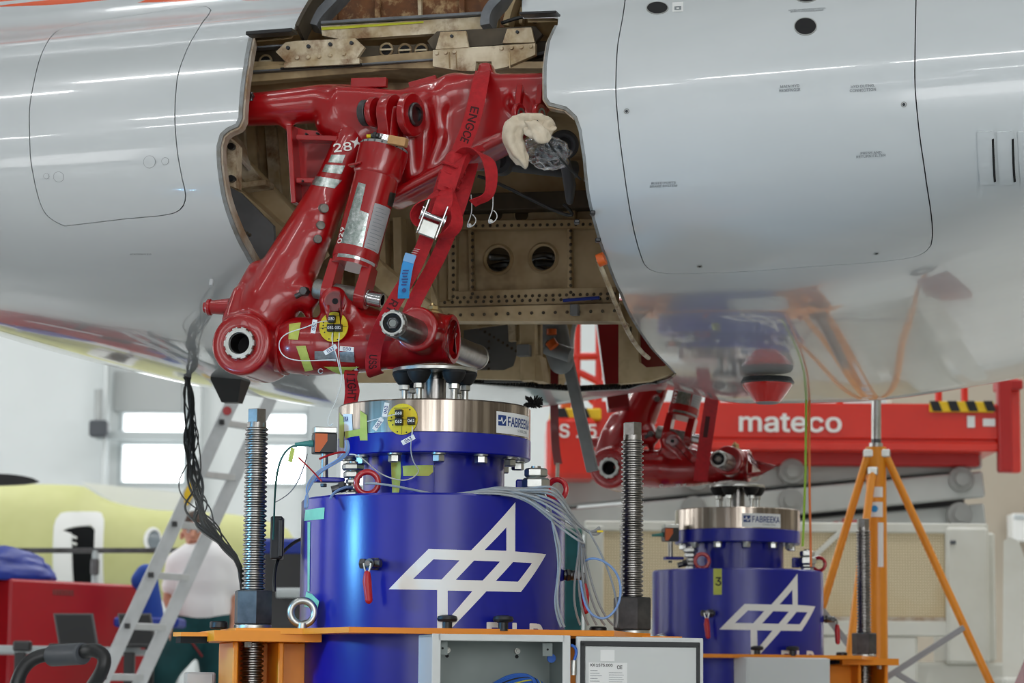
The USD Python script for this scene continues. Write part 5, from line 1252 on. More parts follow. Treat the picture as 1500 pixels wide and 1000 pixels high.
lead([(480, 470, 7.7), (463, 473, 7.69), (445, 480, 7.71), (418, 490, 7.73), (409, 503, 7.73), (414, 519, 7.73), (432, 527, 7.73), (460, 528, 7.73), (492, 527, 7.72)], .0016, 'wire_white', 'thin white sensor lead looping left across the red arm')
lead([(487, 487, 7.7), (488, 506, 7.71), (492, 518, 7.71), (496, 534, 7.72), (500, 548, 7.74)], .0016, 'wire_white', 'thin white sensor lead straight below the left cube on the arm'); lead([(497, 487, 7.7), (496, 506, 7.71), (497, 528, 7.72), (501, 550, 7.75), (499, 565, 7.76), (491, 590, 7.75), (482, 610, 7.74), (481, 622, 7.74), (488, 620, 7.73)], .0014, 'wire_white', 'thin sensor lead hanging from the arm to the steel ring')
lead([(582, 606, 7.69), (565, 610, 7.69), (550, 614, 7.7), (538, 617, 7.72)], .0016, 'wire_white', 'short sensor lead running left from the upper cube of the ring pad'); lead([(604, 625, 7.68), (603, 640, 7.67), (602, 660, 7.72), (608, 680, 7.76), (613, 690, 7.78), (605, 699, 7.78), (590, 703, 7.77), (570, 699, 7.76), (550, 688, 7.74), (530, 671, 7.7), (512, 665, 7.7)], .0018, 'wire_white', 'thin lead from the ring pad down under the yellow-green tape')
# ---------------------------------------------------------------- cables round the near column
rn = random.Random(11)
for k, m in enumerate(('wire_lightblue', 'wire_lightblue', 'wire_grey', 'wire_lightblue')):
    lead([(509 - k, 645, 7.72), (509 - 2 * k, 664, 7.72), (492 - 2 * k, 678, 7.74), (470 - 2 * k, 692, 7.74), (454 - k * 1.5, 714, 7.70), (448 + k, 728, 7.68), (447 + k * .8, 744, 7.66)], .0026, m, ['light blue hose fanning down outermost left of the steel ring', 'light blue hose beside the red cable ties', 'grey cable within the light blue hoses left of the ring', 'innermost light blue hose left of the steel ring'][k])
lead([(516, 714, 7.78), (505, 714, 7.76), (492, 720, 7.74), (484, 730, 7.72)], .004, 'wire_lightblue', 'thick light blue air hose behind the red lifting eye', 'hose', 'air_hose')
lead([(505, 662, 7.7), (490, 664, 7.66), (468, 672, 7.62)], .003, 'red_grip', 'red cable tie end pointing left under the sensor', 'cable tie', 'cable_tie'); lead([(437, 670, 7.66), (452, 684, 7.68), (467, 700, 7.7), (471, 705, 7.7)], .0022, 'red_grip', 'long red cable tie end slanting down to the blue bracket', 'cable tie', 'cable_tie')
lead([(435, 653, 7.84), (424, 656, 7.84), (412, 672, 7.84), (405, 700, 7.85), (402, 740, 7.9), (400, 790, 7.95)], .0028, 'wire_green', 'thin dark green cable bowing down from the plug of the sensor'); lead([(450, 665, 7.9), (446, 680, 7.95), (436, 705, 8.0), (420, 725, 8.1), (404, 735, 8.2)], .0016, 'wire_grey', 'fine grey lead behind the sensor towards the left spindle')
t = put('/World', 'cable_flag', cbox(at(427, 666, 7.82), (.012, .002, .04), (N([1, 0, -.2]), [0, 1, 0], N([.2, 0, 1])), .0005), M['tape_green']); tag(t, 'small yellow flag on the green sensor cable', 'tag')
lead([(460, 790, 8.3), (440, 790, 8.2), (420, 803, 8.1), (405, 826, 8.0), (402, 866, 7.95)], .005, 'wire_black', 'black cable arching left of the blue drum to the spindle nut')
# grey bundle over the rim at the right
for k in range(9):
    j = k - 4; m = 'wire_grey'
    q = rn.uniform(-4, 4); pts = [(700 - 9 * k, 723 + .6 * k, 7.70 - .006 * k), (735, 714 + 1.2 * k, 7.67 - .012 * (k % 3)), (775, 715 + k * 2.6, 7.66 - .012 * ((k * 2) % 3)), (808 + q, 738 + j * 6.2, 7.63 - .02 * (k % 2)), (838 + 3 * j, 762 + j * 7.5 + q, 7.66 - .02 * (k % 3))]
    pts += [(866 + 4 * j, 782 + j * 3, 7.7), (880 + .5 * j, 780 + 2 * j, 7.75)] if k < 4 else [(848 + j * 2, 800, 7.7), (842 + j * 6, 850, 7.75), (850 + j * 12, 915, 7.8)]
    lead(pts, .0034, m, ['uppermost', 'second from the top', 'third from the top', 'fourth from the top', 'middle', 'fourth from the bottom', 'third from the bottom', 'second from the bottom', 'lowest'][k] + ' grey cable of the bundle fanning out over the drum rim')
lead([(806, 742, 7.66), (812, 780, 7.63), (818, 830, 7.63), (814, 870, 7.63), (822, 918, 7.63)], .0036, 'wire_grey', 'grey cable hanging down the right edge of the blue drum'); lead([(800, 738, 7.66), (813, 775, 7.62), (821, 815, 7.62), (817, 860, 7.62), (827, 918, 7.63)], .0036, 'wire_grey', 'second grey cable hanging down the right edge of the drum, beside the first')
lead([(852, 826, 7.75), (880, 820, 7.7), (902, 838, 7.7), (909, 862, 7.7), (904, 888, 7.7), (886, 905, 7.7), (866, 898, 7.7), (854, 872, 7.72), (850, 850, 7.74)], .0034, 'wire_lightblue', 'blue-grey cable loop hanging at the right-hand red valve')
lead([(862, 776, 7.7), (880, 810, 7.7), (896, 850, 7.72), (904, 890, 7.74), (902, 918, 7.76)], .0032, 'wire_grey', 'outermost grey cable hanging right of the red valve')
for i, (x, y) in enumerate(((802, 748), (834, 766))): t = put('/World', 'cable_tag', cbox(at(x, y, 7.62), (.012, .016, .002) if i == 0 else (.026, .01, .003), (N([1, 0, -.6]), [0, 1, 0], N([.6, 0, 1])), .0005), M['sticker_white']); tag(t, ['small white square tag on the grey cable bundle', 'white sleeve tag on the grey cable bundle'][i], 'tag')
t = put('/World', 'cable_flag', cbox(at(879, 778, 7.72), (.018, .006, .006), None, .001), M['yellow_pad']); tag(t, 'tiny yellow marker at the end of the grey bundle', 'tag')
for i, pts in enumerate(([(640, 724, 7.66), (600, 716, 7.66), (560, 709, 7.68), (535, 708, 7.7)],)): lead(pts, .0034, 'wire_grey', 'grey cable lying on the drum top behind the left lifting eye')
# black cable bundle hanging from the belly
bb = random.Random(3); YB = hull(np.array([hinv(275, 552)]))[0][0][1]
for k in range(14):
    s = bb.uniform(-1, 1); c = bb.uniform(-1, 1); lo_ = bb.uniform(-1, 1); b = 16 if k > 4 else 6
    pts = [(275 + s * 6, 552, YB), (277 + c * 7, 590, YB), (281 + s * b * .8, 640, YB - .1), (280 + lo_ * b, 690, YB - .25), (288 + c * b, 735, YB * .5 + 4.5), (308 + s * (b + 2), 775, 8.9), (335 + lo_ * 7, 806, 8.6), (352 + s * 3, 832, 8.4), (356 + c * 2, 870, 8.3)]
    lead(pts, .0042 if k < 9 else .0026, 'wire_black' if k % 5 else 'plastic_grey', 'black cable of the bundle hanging from the belly to the left spindle'); tag(str(stage.GetPrimAtPath('/World').GetChildren()[-1].GetPath()), group='black cables of the hanging bundle')
# junction box behind the left spindle
t = thing('junction_box', 'black box clipped behind the left threaded spindle', 'box', at(408, 790, 8.0)); put(t, 'case', cbox(at(406, 788, 8.02), (.036, .06, .125), None, .004), M['plastic_black']); put(t, 'lid', cbox(at(412, 788, 7.98), (.014, .03, .11), None, .003), M['plastic_black'])

# ---------------------------------------------------------------- electric boxes
NB = np.array([math.sin(math.radians(15.5)), -math.cos(math.radians(15.5)), 0])       # where the stand's front looks
EB_ = thing('electric_box', 'open light grey electric box on the nearer orange stand, wires inside', 'electric box', at(725, 1060, 7.4))
tl = at(636, 931, 7.30); tr_ = tl + EA * .372; Z1 = tl[2]; BH = .40; DEP = .16
def eb(a, b, z): return tl + EA * a + NB * b + ZX * z          # a along, b out of the opening, z up from the top edge
def fbx(owner, name, a0, a1, b0, b1, z0, z1, m, ch=.003, label=None): return put(owner, name, cbox(eb((a0 + a1) / 2, (b0 + b1) / 2, (z0 + z1) / 2), (a1 - a0, b1 - b0, z1 - z0), (EA, NB, ZX), ch), M[m], 30, label)


BW = .372
fbx(EB_, 'side_wall', -.004, .004, -DEP, 0, -BH, .004, 'box_grey'); fbx(EB_, 'side_wall', BW - .004, BW + .004, -DEP, 0, -BH, .004, 'box_grey'); fbx(EB_, 'top_wall', -.004, BW + .004, -DEP, 0, -.004, .004, 'box_grey'); fbx(EB_, 'bottom_wall', -.004, BW + .004, -DEP, 0, -BH, -BH + .008, 'box_grey')
fbx(EB_, 'front_rim', -.006, .018, -.004, .003, -BH, .006, 'box_grey', .002); fbx(EB_, 'front_rim', BW - .016, BW + .006, -.004, .003, -BH, .006, 'box_grey', .002); fbx(EB_, 'front_rim', .01, BW - .01, -.004, .003, -.012, .006, 'box_grey', .002)
fbx(EB_, 'back_panel', .004, BW - .004, -DEP, -DEP + .004, -BH, -.004, 'box_inside')
fbx(EB_, 'inner_side', .004, .006, -DEP, -.006, -BH, -.004, 'box_inside', .0005); fbx(EB_, 'inner_side', BW - .006, BW - .004, -DEP, -.006, -BH, -.004, 'box_inside', .0005)
for a in (.03, BW - .05): fbx(EB_, 'mounting_lug', a - .014, a + .014, -.03, -.026, -.05, -.014, 'box_inside', .001); put(EB_, 'lug_hole', cyl(eb(a, -.027, -.032), eb(a, -.0245, -.032), .003, seg=10), M['black_hole'])
for a in (.075, BW - .1): put(EB_, 'panel_screw', cat([cyl(eb(a, -DEP, -.035), eb(a, -DEP + .014, -.035), .008, seg=16), hexprism(eb(a, -DEP + .012, -.035), eb(a, -DEP + .017, -.035), .01)]), M['zinc']); put(EB_, 'key_hole', cyl(eb(a, -DEP, -.05), eb(a, -DEP + .006, -.05), .005, seg=12), M['black_hole'])
put(EB_, 'blue_gland', cyl(eb(BW - .03, -.06, -.055), eb(BW - .03, -.055, -.055), .012, seg=20), M['wire_blue'])
for k in range(9):
    j = k - 4; m = 'wire_yellow' if k == 6 else ('wire_black' if k == 3 else 'wire_blue')
    put(EB_, 'wire', cable([eb(.10 + .008 * j, -.1, -.26), eb(.13 + .006 * j, -.1 + .004 * j, -.175 - .004 * j), eb(.19, -.1 + .004 * j, -.14 - .0035 * j), eb(.25 + .004 * j, -.1, -.115 - .003 * j), eb(.305 + .004 * j, -.09, -.11 - .002 * j), eb(.315 + .003 * j, -.085, -.13), eb(.318 + .003 * j, -.08, -.2)], .0028), M[m], 40)
for k in range(4): put(EB_, 'wire', cable([eb(.2, -.1, -.145 - .004 * k), eb(.23, -.085, -.17 - .01 * k), eb(.262 - .012 * k, -.08, -.22), eb(.25 - .02 * k, -.08, -.3)], .0028), M['wire_blue' if k % 2 else 'wire_black'], 40)
put(EB_, 'cable_tie', torus(eb(.19, -.1, -.14), EA, .017, .002, 24, 6), M['wire_black']); fbx(EB_, 'terminal_block', .285, .35, -.12, -.07, -.3, -.172, 'sticker_white'); fbx(EB_, 'terminal_strip', .293, .338, -.072, -.064, -.205, -.178, 'terminal_green', .001)
for k in range(4): put(EB_, 'terminal_screw', cyl(eb(.299 + .011 * k, -.066, -.19), eb(.299 + .011 * k, -.062, -.19), .0035, seg=10), M['black_hole'])
dr = xf(EB_, 'door', eb(BW + .2, 0, -.2)); tag(dr, 'opened door of the electric box, seen from inside'); D0, D1 = BW + .024, BW + .386
fbx(dr, 'door_leaf', D0, D1, -.012, .0, -BH, .004, 'box_grey', .004); fbx(dr, 'door_panel', D0 + .024, D1 - .022, .0, .003, -BH, -.022, 'door_inside', .001)
for z0, z1, a0, a1 in ((-.022, -.008, D0 + .01, D1 - .012), (-BH, -.012, D0 + .01, D0 + .022), (-BH, -.012, D1 - .022, D1 - .012)): fbx(dr, 'gasket', a0, a1, 0, .006, z0, z1, 'gasket', .003, 'dark foam gasket')
def dtext(t, a, z, h, m='black_print'): put(dr, 'lettering', moved(meshkit.text_mesh(t, h, .0002, True), eb(a, .0042, z), EA, ZX, np.cross(EA, ZX)), M[m], False)


fbx(dr, 'rating_label', D0 + .033, D0 + .142, .003, .0036, -.142, -.066, 'sticker_white', .0002); fbx(dr, 'small_label', D0 + .066, D0 + .106, .003, .0036, -.062, -.032, 'sticker_white', .0002)
dtext('KX 1575.000', D0 + .037, -.076, .0072); dtext('CE', D0 + .112, -.082, .009)
for k in range(7): fbx(dr, 'label_line', D0 + .037, D0 + .058 + .006 * (k % 3), .0036, .004, -.088 - .007 * k, -.0865 - .007 * k, 'stencil', .0001); fbx(dr, 'label_line', D0 + .09, D0 + .128 + .004 * (k % 2), .0036, .004, -.093 - .006 * k, -.0918 - .006 * k, 'stencil', .0001)
fbx(dr, 'label_bar', D0 + .035, D0 + .14, .0036, .004, -.139, -.1365, 'black_print', .0001); fbx(dr, 'label_mark', D0 + .125, D0 + .136, .0036, .004, -.137, -.126, 'black_print', .0001)
for z in (-.06, -.16): put(EB_, 'hinge', cyl(eb(BW + .016, .0, z), eb(BW + .016, .0, z - .04), .008, seg=14), M['zinc'])
put(EB_, 'hinge_wire', cable([eb(BW + .008, .0, -.02), eb(BW + .02, .004, -.03), eb(BW + .016, .004, -.06)], .004), M['wire_blue'])
CB2 = thing('electric_box', 'closed light grey electric box on the farther orange stand', 'electric box', at(1150, 1050, 11.85)); q = at(1095, 962, 11.85); put(CB2, 'case', cbox(q + EA * .185 - NB * .08 - ZX * .2, (.38, .16, .4), (EA, NB, ZX), .006), M['box_grey'], 30); put(CB2, 'lid', cbox(q + EA * .19 + NB * .004 - ZX * .2, (.374, .012, .394), (EA, NB, ZX), .004), M['box_grey'], 30)
t = thing('junction_box', 'small grey box behind the orange column at the bottom left', 'box', at(292, 1010, 8.0)); put(t, 'case', cbox(at(292, 1012, 8.05), (.082, .08, .11), (EA, NB, ZX), .004), M['box_grey'], 30); put(t, 'lid', cbox(at(292, 1012, 7.99), (.076, .006, .1), (EA, NB, ZX), .002), M['box_grey'], 30)
# trolley handle at the bottom left
hd = thing('trolley_handle', 'black tubular trolley handle with a grey rubber grip in the foreground', 'handle', at(95, 1000, 6.6))
put(hd, 'handle_tube', cable([at(20, 1290, 6.6), at(20, 1060, 6.6), at(22, 1010, 6.6), at(38, 974, 6.6), at(62, 960, 6.6), at(90, 958, 6.6), at(124, 954, 6.5), at(141, 953, 6.46), at(152, 962, 6.45), at(150, 980, 6.45), at(132, 1010, 6.5), at(110, 1060, 6.55), at(90, 1290, 6.6)], .0165, 8, 20), M['plastic_black'], True)
p0, p1 = at(76, 960, 6.6), at(122, 957, 6.5); g = [cyl(p0, p1, .026, seg=32, ch=.004)]
put(hd, 'rubber_grip', cat(g), M['plastic_grey'], 35); w = N(p1 - p0)
for k in range(5): c = p0 + (p1 - p0) * (.16 + .15 * k); put(hd, 'grip_rib', bar(c - ZX * .018 - np.array([0, .021, 0]), c + w * .012 - ZX * .007 - np.array([0, .0265, 0]), .006, .004), M['plastic_black'])
# ---------------------------------------------------------------- the hall and what stands behind
pm('floor_paint', C(208, 212, 210), C(198, 203, 202), scale=.6, rough=.22, spec=.5)
pm('wall_white', C(224, 229, 229), C(216, 221, 222), scale=.3, rough=.7)
pm('wall_beige', C(188, 178, 162), C(180, 170, 154), scale=.5, rough=.8)
pm('wall_grey', C(176, 180, 180), rough=.7)
pm('frame_grey', C(188, 196, 198), rough=.5)
pm('primer', C(204, 206, 146), C(192, 195, 132), scale=1.3, rough=.6)
pm('primer_white', C(236, 238, 236), rough=.4)
pm('dark_glass', C(12, 15, 17), rough=.45, spec=.15)
pm('pane_grey', C(120, 130, 136), rough=.2)
pm('crate_red', C(176, 22, 34), C(164, 18, 30), scale=.9, rough=.4)
pm('jeans_blue', C(26, 70, 160), rough=.7)
pm('alu', C(206, 210, 212), C(194, 198, 200), scale=8, rough=.42, metal=.25)
pm('polo_white', C(242, 242, 243), rough=.85, bump=.2, bscale=30)
pm('trouser_teal', C(8, 74, 78), C(6, 62, 66), scale=8, rough=.85)
pm('skin', C(206, 148, 122), rough=.55)
pm('hair_brown', C(72, 54, 44), rough=.7)
pm('eye_white', C(230, 228, 224), rough=.3)
pm('lift_red', C(222, 44, 22), C(212, 38, 20), scale=1.5, rough=.35, coat=.3)
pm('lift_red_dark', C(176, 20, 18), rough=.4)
pm('lift_grey', C(186, 190, 188), C(174, 178, 176), scale=2, rough=.45)
pm('lift_text', C(240, 240, 238), rough=.5)
pm('hazard_yellow', C(238, 196, 30), rough=.5)
pm('unit_white', C(214, 214, 206), C(204, 203, 192), scale=2, rough=.5)
pm('tyre', C(28, 28, 29), rough=.8)
nd = {'g': ('texture_coordinate', {}), 'v': ('voronoi_texture', dict(scale=60., randomness=0.)), 'r': ('rgb_ramp', {'ramp': [(0, C(130, 106, 70)), (.24, C(130, 106, 70)), (.34, C(222, 208, 174)), (1, C(222, 208, 174))]}), 'n': ('noise_texture', dict(scale=2.2, detail=4.)), 'q': ('map_range', dict(from_min=.55, from_max=.85, clamp=True)),
      'x': ('mix_color', dict(b=C(188, 160, 112))), 'p': ('principled_bsdf', dict(roughness=.6))}
M['perforated'] = usdkit.material(stage, '/World/Looks/perforated', nd, [('g.object', 'v.vector'), ('g.object', 'n.vector'), ('v.distance', 'r.fac'), ('n.fac', 'q.value'), ('q.result', 'x.fac'), ('r.color', 'x.a'), ('x.result', 'p.base_color')], 'p.BSDF')
M['daylight_pane'] = usdkit.material(stage, '/World/Looks/daylight_pane', {'e': ('emission', dict(color=(.95, .98, 1.0), strength=3.2))}, [], 'e.emission')


def struct(name, g, m, smooth=False): return tag(put('/World', name, g, M[m], smooth), kind='structure')


struct('floor', cbox((1, 16, -.05), (60, 70, .1), None, .01), 'floor_paint')
struct('ceiling', cbox((1, 14, LAMP_H + .5), (60, 66, .2), None, .01), 'wall_grey')
YW = 34.0
def wx(px, Y=YW): return at(px, 700, Y)[0]
def wz(py, px=250, Y=YW): return at(px, py, Y)[2]
def panel(px0, px1, py0, py1, Y, th=.1): a, b = at(px0, py1, Y), at(px1, py0, Y); return cbox(((a[0] + b[0]) / 2, Y + th / 2, (a[2] + b[2]) / 2), (b[0] - a[0], th, b[2] - a[2]), None, .006)


# far wall, with openings for the windows
def wall_with(x0, x1, z0, z1, holes, y, th):
    g = sbox(x0, z0, x1, z1)
    for h in holes: g = g.difference(sbox(*h))
    return extrude(g, th, np.array([0, y + th, 0]), np.array([1., 0, 0]), ZX, np.array([0, -1., 0]))


wins = []
for px0, px1 in ((178, 268), (388, 446), (500, 590)):
    for py0, py1 in ((605, 632), (651, 706)): wins.append((wx(px0), wz(py1), wx(px1), wz(py0)))
struct('wall_back', wall_with(-14, 11, 0, LAMP_H + .4, wins, YW, .3), 'wall_white')
for i, (x0, z0, x1, z1) in enumerate(wins):
    w = tag(xf('/World', 'window_%d' % (i + 1), ((x0 + x1) / 2, YW, z0)), kind='structure')
    put(w, 'pane', cbox(((x0 + x1) / 2, YW + .22, (z0 + z1) / 2), (x1 - x0, .02, z1 - z0), None, .002), M['daylight_pane'])
    fr_ = sbox(x0 - .05, z0 - .05, x1 + .05, z1 + .05).difference(sbox(x0 + .03, z0 + .03, x1 - .03, z1 - .03).buffer(.04).buffer(-.0))
    put(w, 'window_frame', extrude(fr_, .14, np.array([0, YW + .12, 0]), np.array([1., 0, 0]), ZX, np.array([0, -1., 0])), M['frame_grey'])
struct('trim_1', panel(140, 163, 350, 1030, YW - .35, .3), 'wall_white'); struct('trim_2', panel(268, 300, 350, 1030, YW - .2, .2), 'wall_white'); struct('trim_3', panel(445, 500, 350, 1030, YW - .2, .2), 'frame_grey'); struct('trim_4', panel(166, 268, 545, 602, YW - .05, .04), 'wall_grey'); struct('trim_5', panel(140, 270, 633, 643, YW - .3, .1), 'frame_grey')
t = thing('wall_bracket', 'grey bracket with an upright rod on the white column by the windows', 'bracket', at(147, 640, YW - .5)); put(t, 'rod', cyl(at(144, 570, YW - .5), at(144, 625, YW - .5), .05, seg=16), M['wall_grey']); put(t, 'housing', cbox(at(145, 628, YW - .5), (.22, .2, .2), None, .02), M['plastic_grey'])
struct('wall_left', extrude(sbox(-19, 0, 34, LAMP_H + .4).difference(shapely.union_all([sbox(y, 1.2, y + 2.6, 6.2) for y in (-17, -12.5, -8, 9, 13.5, 18, 24)])), .3, np.array([-14.2, 0, 0]), np.array([0, 1., 0]), ZX, np.array([1., 0, 0])), 'wall_grey')
struct('wall_gate', extrude(sbox(-14.2, 0, 13.4, LAMP_H + .4).difference(shapely.union_all([sbox(-10, 0, -1, 6.6), sbox(1.5, 0, 11, 6.6)])), .3, np.array([0, -18.7, 0]), np.array([1., 0, 0]), ZX, np.array([0, -1., 0])), 'wall_grey')
struct('wall_right', cbox((13.4, 7.5, LAMP_H / 2), (.3, 53, LAMP_H), None, .01), 'wall_beige')
struct('wall_side', panel(1310, 2000, 100, 1090, 25.5, .3), 'wall_beige')

# aeroplane in green primer, far left
Yp = 24.0; pa = thing('primer_aeroplane', 'aeroplane fuselage in yellow-green primer behind the red crate', 'airplane', at(100, 1040, Yp))
cz = at(100, 812, Yp)[2]; rad = lambda px: px / 166.
prf = [(-420, 30), (-300, 96), (-150, 102), (60, 102), (118, 100), (140, 88), (168, 76), (230, 66), (320, 62), (420, 40), (440, 5)]
xs = np.array([at(x, 812, Yp)[0] for x, _ in prf]); P_ = PchipInterpolator(xs, [rad(r) for _, r in prf]); xx = np.linspace(xs[0], xs[-1], 90)
fus = lathe([(0, xx[0])] + [(float(P_(x)), x) for x in xx] + [(0, xx[-1])], (0, Yp, cz), (1, 0, 0), 72); put(pa, 'fuselage', fus, M['primer'], True, 'primer fuselage')
def fz(px, py):
    x = at(px, py, Yp)[0]; z = at(px, py, Yp)[2]; r = float(P_(x)); return np.array([x, Yp - math.sqrt(max(r * r - (z - cz) ** 2, .01)), z])


class Fus:
    def __call__(s, uv):
        uv = np.asarray(uv, float); r = P_(uv[:, 0]); dz = np.clip(uv[:, 1] - cz, -.98 * r, .98 * r); y = -np.sqrt(r * r - dz * dz); n = np.stack([0 * r, y, dz], 1) / r[:, None]; return np.stack([uv[:, 0], Yp + y, cz + dz], 1), n
    def inv(s, px, py):
        q = at(px, py, Yp - .6); return np.array([q[0], q[2]])
    def poly(s, pts): return Polygon([s.inv(*p) for p in pts])


FU = Fus()
arch = FU.poly(splined([(78, 870), (79, 770), (90, 752), (140, 750), (148, 764), (146, 870)], 6)); door_in = FU.poly(splined([(85, 868), (86, 790), (92, 778), (130, 770), (136, 776), (134, 868)], 6))
put(pa, 'door_surround', patch(arch.difference(door_in), FU, .08, .03, -.01), M['primer_white'], label='white door surround'); put(pa, 'doorway', patch(door_in, FU, .08, .012), M['dark_glass'], label='dark open doorway')
put(pa, 'door', patch(FU.poly([(84, 868), (85, 792), (92, 780), (106, 784), (107, 868)]), FU, .08, .07, .03), M['primer_white'], label='white door standing ajar')
for k in range(3): put(pa, 'door_strut', cyl(fz(106, 786 + 10 * k) - np.array([0, .05, 0]), fz(128, 794 + 9 * k) - np.array([0, .03, 0]), .015, seg=8), M['zinc'])
put(pa, 'window_surround', patch(FU.poly(ell(219, 789, 13, 18)).difference(FU.poly(ell(221, 789, 9.5, 14))), FU, .04, .02, 0), M['primer_white']); put(pa, 'window_pane', patch(FU.poly(ell(221, 789, 9.5, 14)), FU, .04, .008), M['pane_grey'])
put(pa, 'wing_root', hullm([at(x, y, Yd) for x, y in ((118, 706), (268, 722), (268, 750), (175, 740)) for Yd in (25.4, 28.)]), M['primer_white'], 30, 'white fairing on top of the primer fuselage'); put(pa, 'landing_support', cbox((at(60, 900, Yp)[0], Yp, .35), (2.2, .7, .7), None, .03), M['frame_grey'])
pb = thing('propeller_blade', 'dark propeller blade tip at the left edge', 'propeller', at(-40, 704, 20)); bl_ = [at(x, y, 20) for x, y in splined([(-130, 690), (-60, 694), (0, 694), (40, 698), (58, 705), (30, 710), (0, 711), (-60, 712), (-130, 716)], 4)]; put(pb, 'blade', hullm(np.vstack([np.array(bl_) + [0, .03, 0], np.array(bl_) - [0, .03, 0]])), M['plastic_black'], 30); put(pb, 'hub', lathe([(0, -.2), (.2, -.1), (.22, .2), (0, .3)], at(-140, 703, 20), (0, -1, 0), 24), M['plastic_grey'], 30); put(pb, 'engine_mount', cyl(at(-140, 703, 20.1), at(-140, 703, 23.5), .2, seg=24), M['primer_white'])

# rail, crate, tarpaulin, laptops, table
rl = thing('guard_rail', 'thin grey guard rail in front of the primer aeroplane', 'railing', at(140, 1040, 20)); put(rl, 'top_rail', cyl(at(-60, 806, 20), at(275, 806, 20), .02, seg=10), M['steel_dark'])
for x in (-40, 140, 262): g0 = at(x, 806, 20); put(rl, 'post', cyl(np.array([g0[0], 20, 0]), g0, .025, seg=10), M['frame_grey'])
put(rl, 'clamp', cbox(at(139, 830, 19.95), (.06, .05, .12), None, .01), M['steel_dark'])
A_, B_ = at(16, 847, 16.6), at(226, 862, 17.6); e = N((B_ - A_) * [1, 1, 0]); f_ = np.cross(ZX, e); Lc = np.linalg.norm((B_ - A_)[:2]); hc = A_[2]
cr = thing('red_crate', 'large red crate with black print, a blue tarpaulin on top', 'crate', A_ * [1, 1, 0] + e * Lc / 2); put(cr, 'body', cbox(A_ * [1, 1, 0] + e * Lc / 2 + f_ * .3 + ZX * hc / 2, (Lc, .6, hc), (e, f_, ZX), .015), M['crate_red'], 30); put(cr, 'end_panel', cbox(A_ * [1, 1, 0] - e * .25 + f_ * .35 + ZX * hc / 2, (.5, .5, hc), (e, f_, ZX), .015), M['crate_red'], 30)
for k in range(7): put(cr, 'print', cbox(A_ + e * (.36 + .026 * k) - f_ * .002 - ZX * .07, (.018, .004, .035), (e, f_, ZX), .001), M['red_dark'])
sph = trimesh.creation.icosphere(4, 1.0); v = np.array(sph.vertices); rr_ = (1 + .35 * (meshkit.fbm(v * 2.2, 4, 8) - .5))[:, None]; v = v * rr_; v[:, 2] = np.maximum(v[:, 2], -.15); c = A_ + e * .12 + f_ * .25 + ZX * .02
tag(put('/World', 'tarpaulin', trimesh.Trimesh(c + v[:, :1] * e * .46 + v[:, 1:2] * f_ * .22 + v[:, 2:] * ZX * .18, sph.faces, process=False), M['tarp_blue'], True), 'crumpled blue tarpaulin heaped on the red crate', 'tarpaulin')
tb = thing('work_table', 'workbench with a pale front edge at the lower left', 'table', at(90, 1040, 15.9) * [1, 1, 0]); p0, p1 = at(-60, 949, 15.6), at(205, 953, 15.9); put(tb, 'table_edge', bar(p0, p1, .05, .04), M['frame_grey']); put(tb, 'table_top', cbox((p0 + p1) / 2 + np.array([0, .3, -.01]), (1.1, .6, .03), None, .004), M['frame_grey'])
for x in (30, 190): q = at(x, 955, 15.7); put(tb, 'table_leg', cbox((q[0], 15.7, q[2] / 2), (.06, .06, q[2]), None, .004), M['plastic_black'])
put(tb, 'edge_clamp', cbox(at(33, 946, 15.5), (.1, .08, .06), None, .01), M['plastic_black'])
for i, (x0, x1) in enumerate(((78, 141), (172, 226))):
    lpz = thing('laptop', ['dark laptop with a faint green reflection on its screen, on the workbench', 'dark laptop half hidden by the ladder, on the workbench'][i], 'laptop', at((x0 + x1) / 2, 949, 15.75)); pts = [at(x0, 898, 15.95), at(x1 - 5, 898, 15.95), at(x1 + 3, 946, 15.75), at(x0 + 8, 946, 15.75)]
    put(lpz, 'screen_shell', hullm([p + d_ for p in pts for d_ in (np.zeros(3), np.array([0, .02, 0]))]), M['plastic_black'], 20); q = [np.array(p) * .9 + np.mean(pts, 0) * .1 - [0, .004, 0] for p in pts]; put(lpz, 'screen', hullm([p + d_ for p in q for d_ in (np.zeros(3), np.array([0, .002, 0]))]), M['dark_glass'], 20); put(lpz, 'keyboard', cbox((np.array(pts[2]) + pts[3]) / 2 + np.array([0, -.11, -.0]), (.27, .2, .02), None, .004), M['plastic_black'])
    if i == 0: put(lpz, 'screen_reflection', hullm([p * .8 + np.mean(q, 0) * .2 - np.array([0, .008, .02]) + d_ for p in (q[2] * .55 + q[1] * .45, q[3] * .55 + q[0] * .45, q[2], q[3]) for d_ in (np.zeros(3), np.array([0, .001, 0]))]), usdkit.material(stage, '/World/Looks/reflection_glow', {'e': ('emission', dict(color=(.10, .22, .06), strength=.25))}, [], 'e.emission'), 20)  # faintly glowing sheet imitates a reflection on the dark screen
ch = thing('blue_chair', 'blue chair back between the ladder and the red crate', 'chair', at(218, 1050, 17.2)); put(ch, 'backrest', chain([(at(207, 850, 17.2), .065), (at(214, 842, 17.2), .07), (at(222, 905, 17.2), .08)]), M['jeans_blue'], True); put(ch, 'seat', cbox(at(220, 912, 17.), (.4, .4, .06), None, .02), M['tarp_blue'], 30); g0 = at(220, 916, 17.); put(ch, 'chair_leg', cyl(np.array([g0[0], 17., 0]), g0, .03, seg=12), M['plastic_black']); put(ch, 'base', cyl(np.array([g0[0], 17., 0.]), np.array([g0[0], 17., .04]), .25, .12, 20), M['plastic_black'])

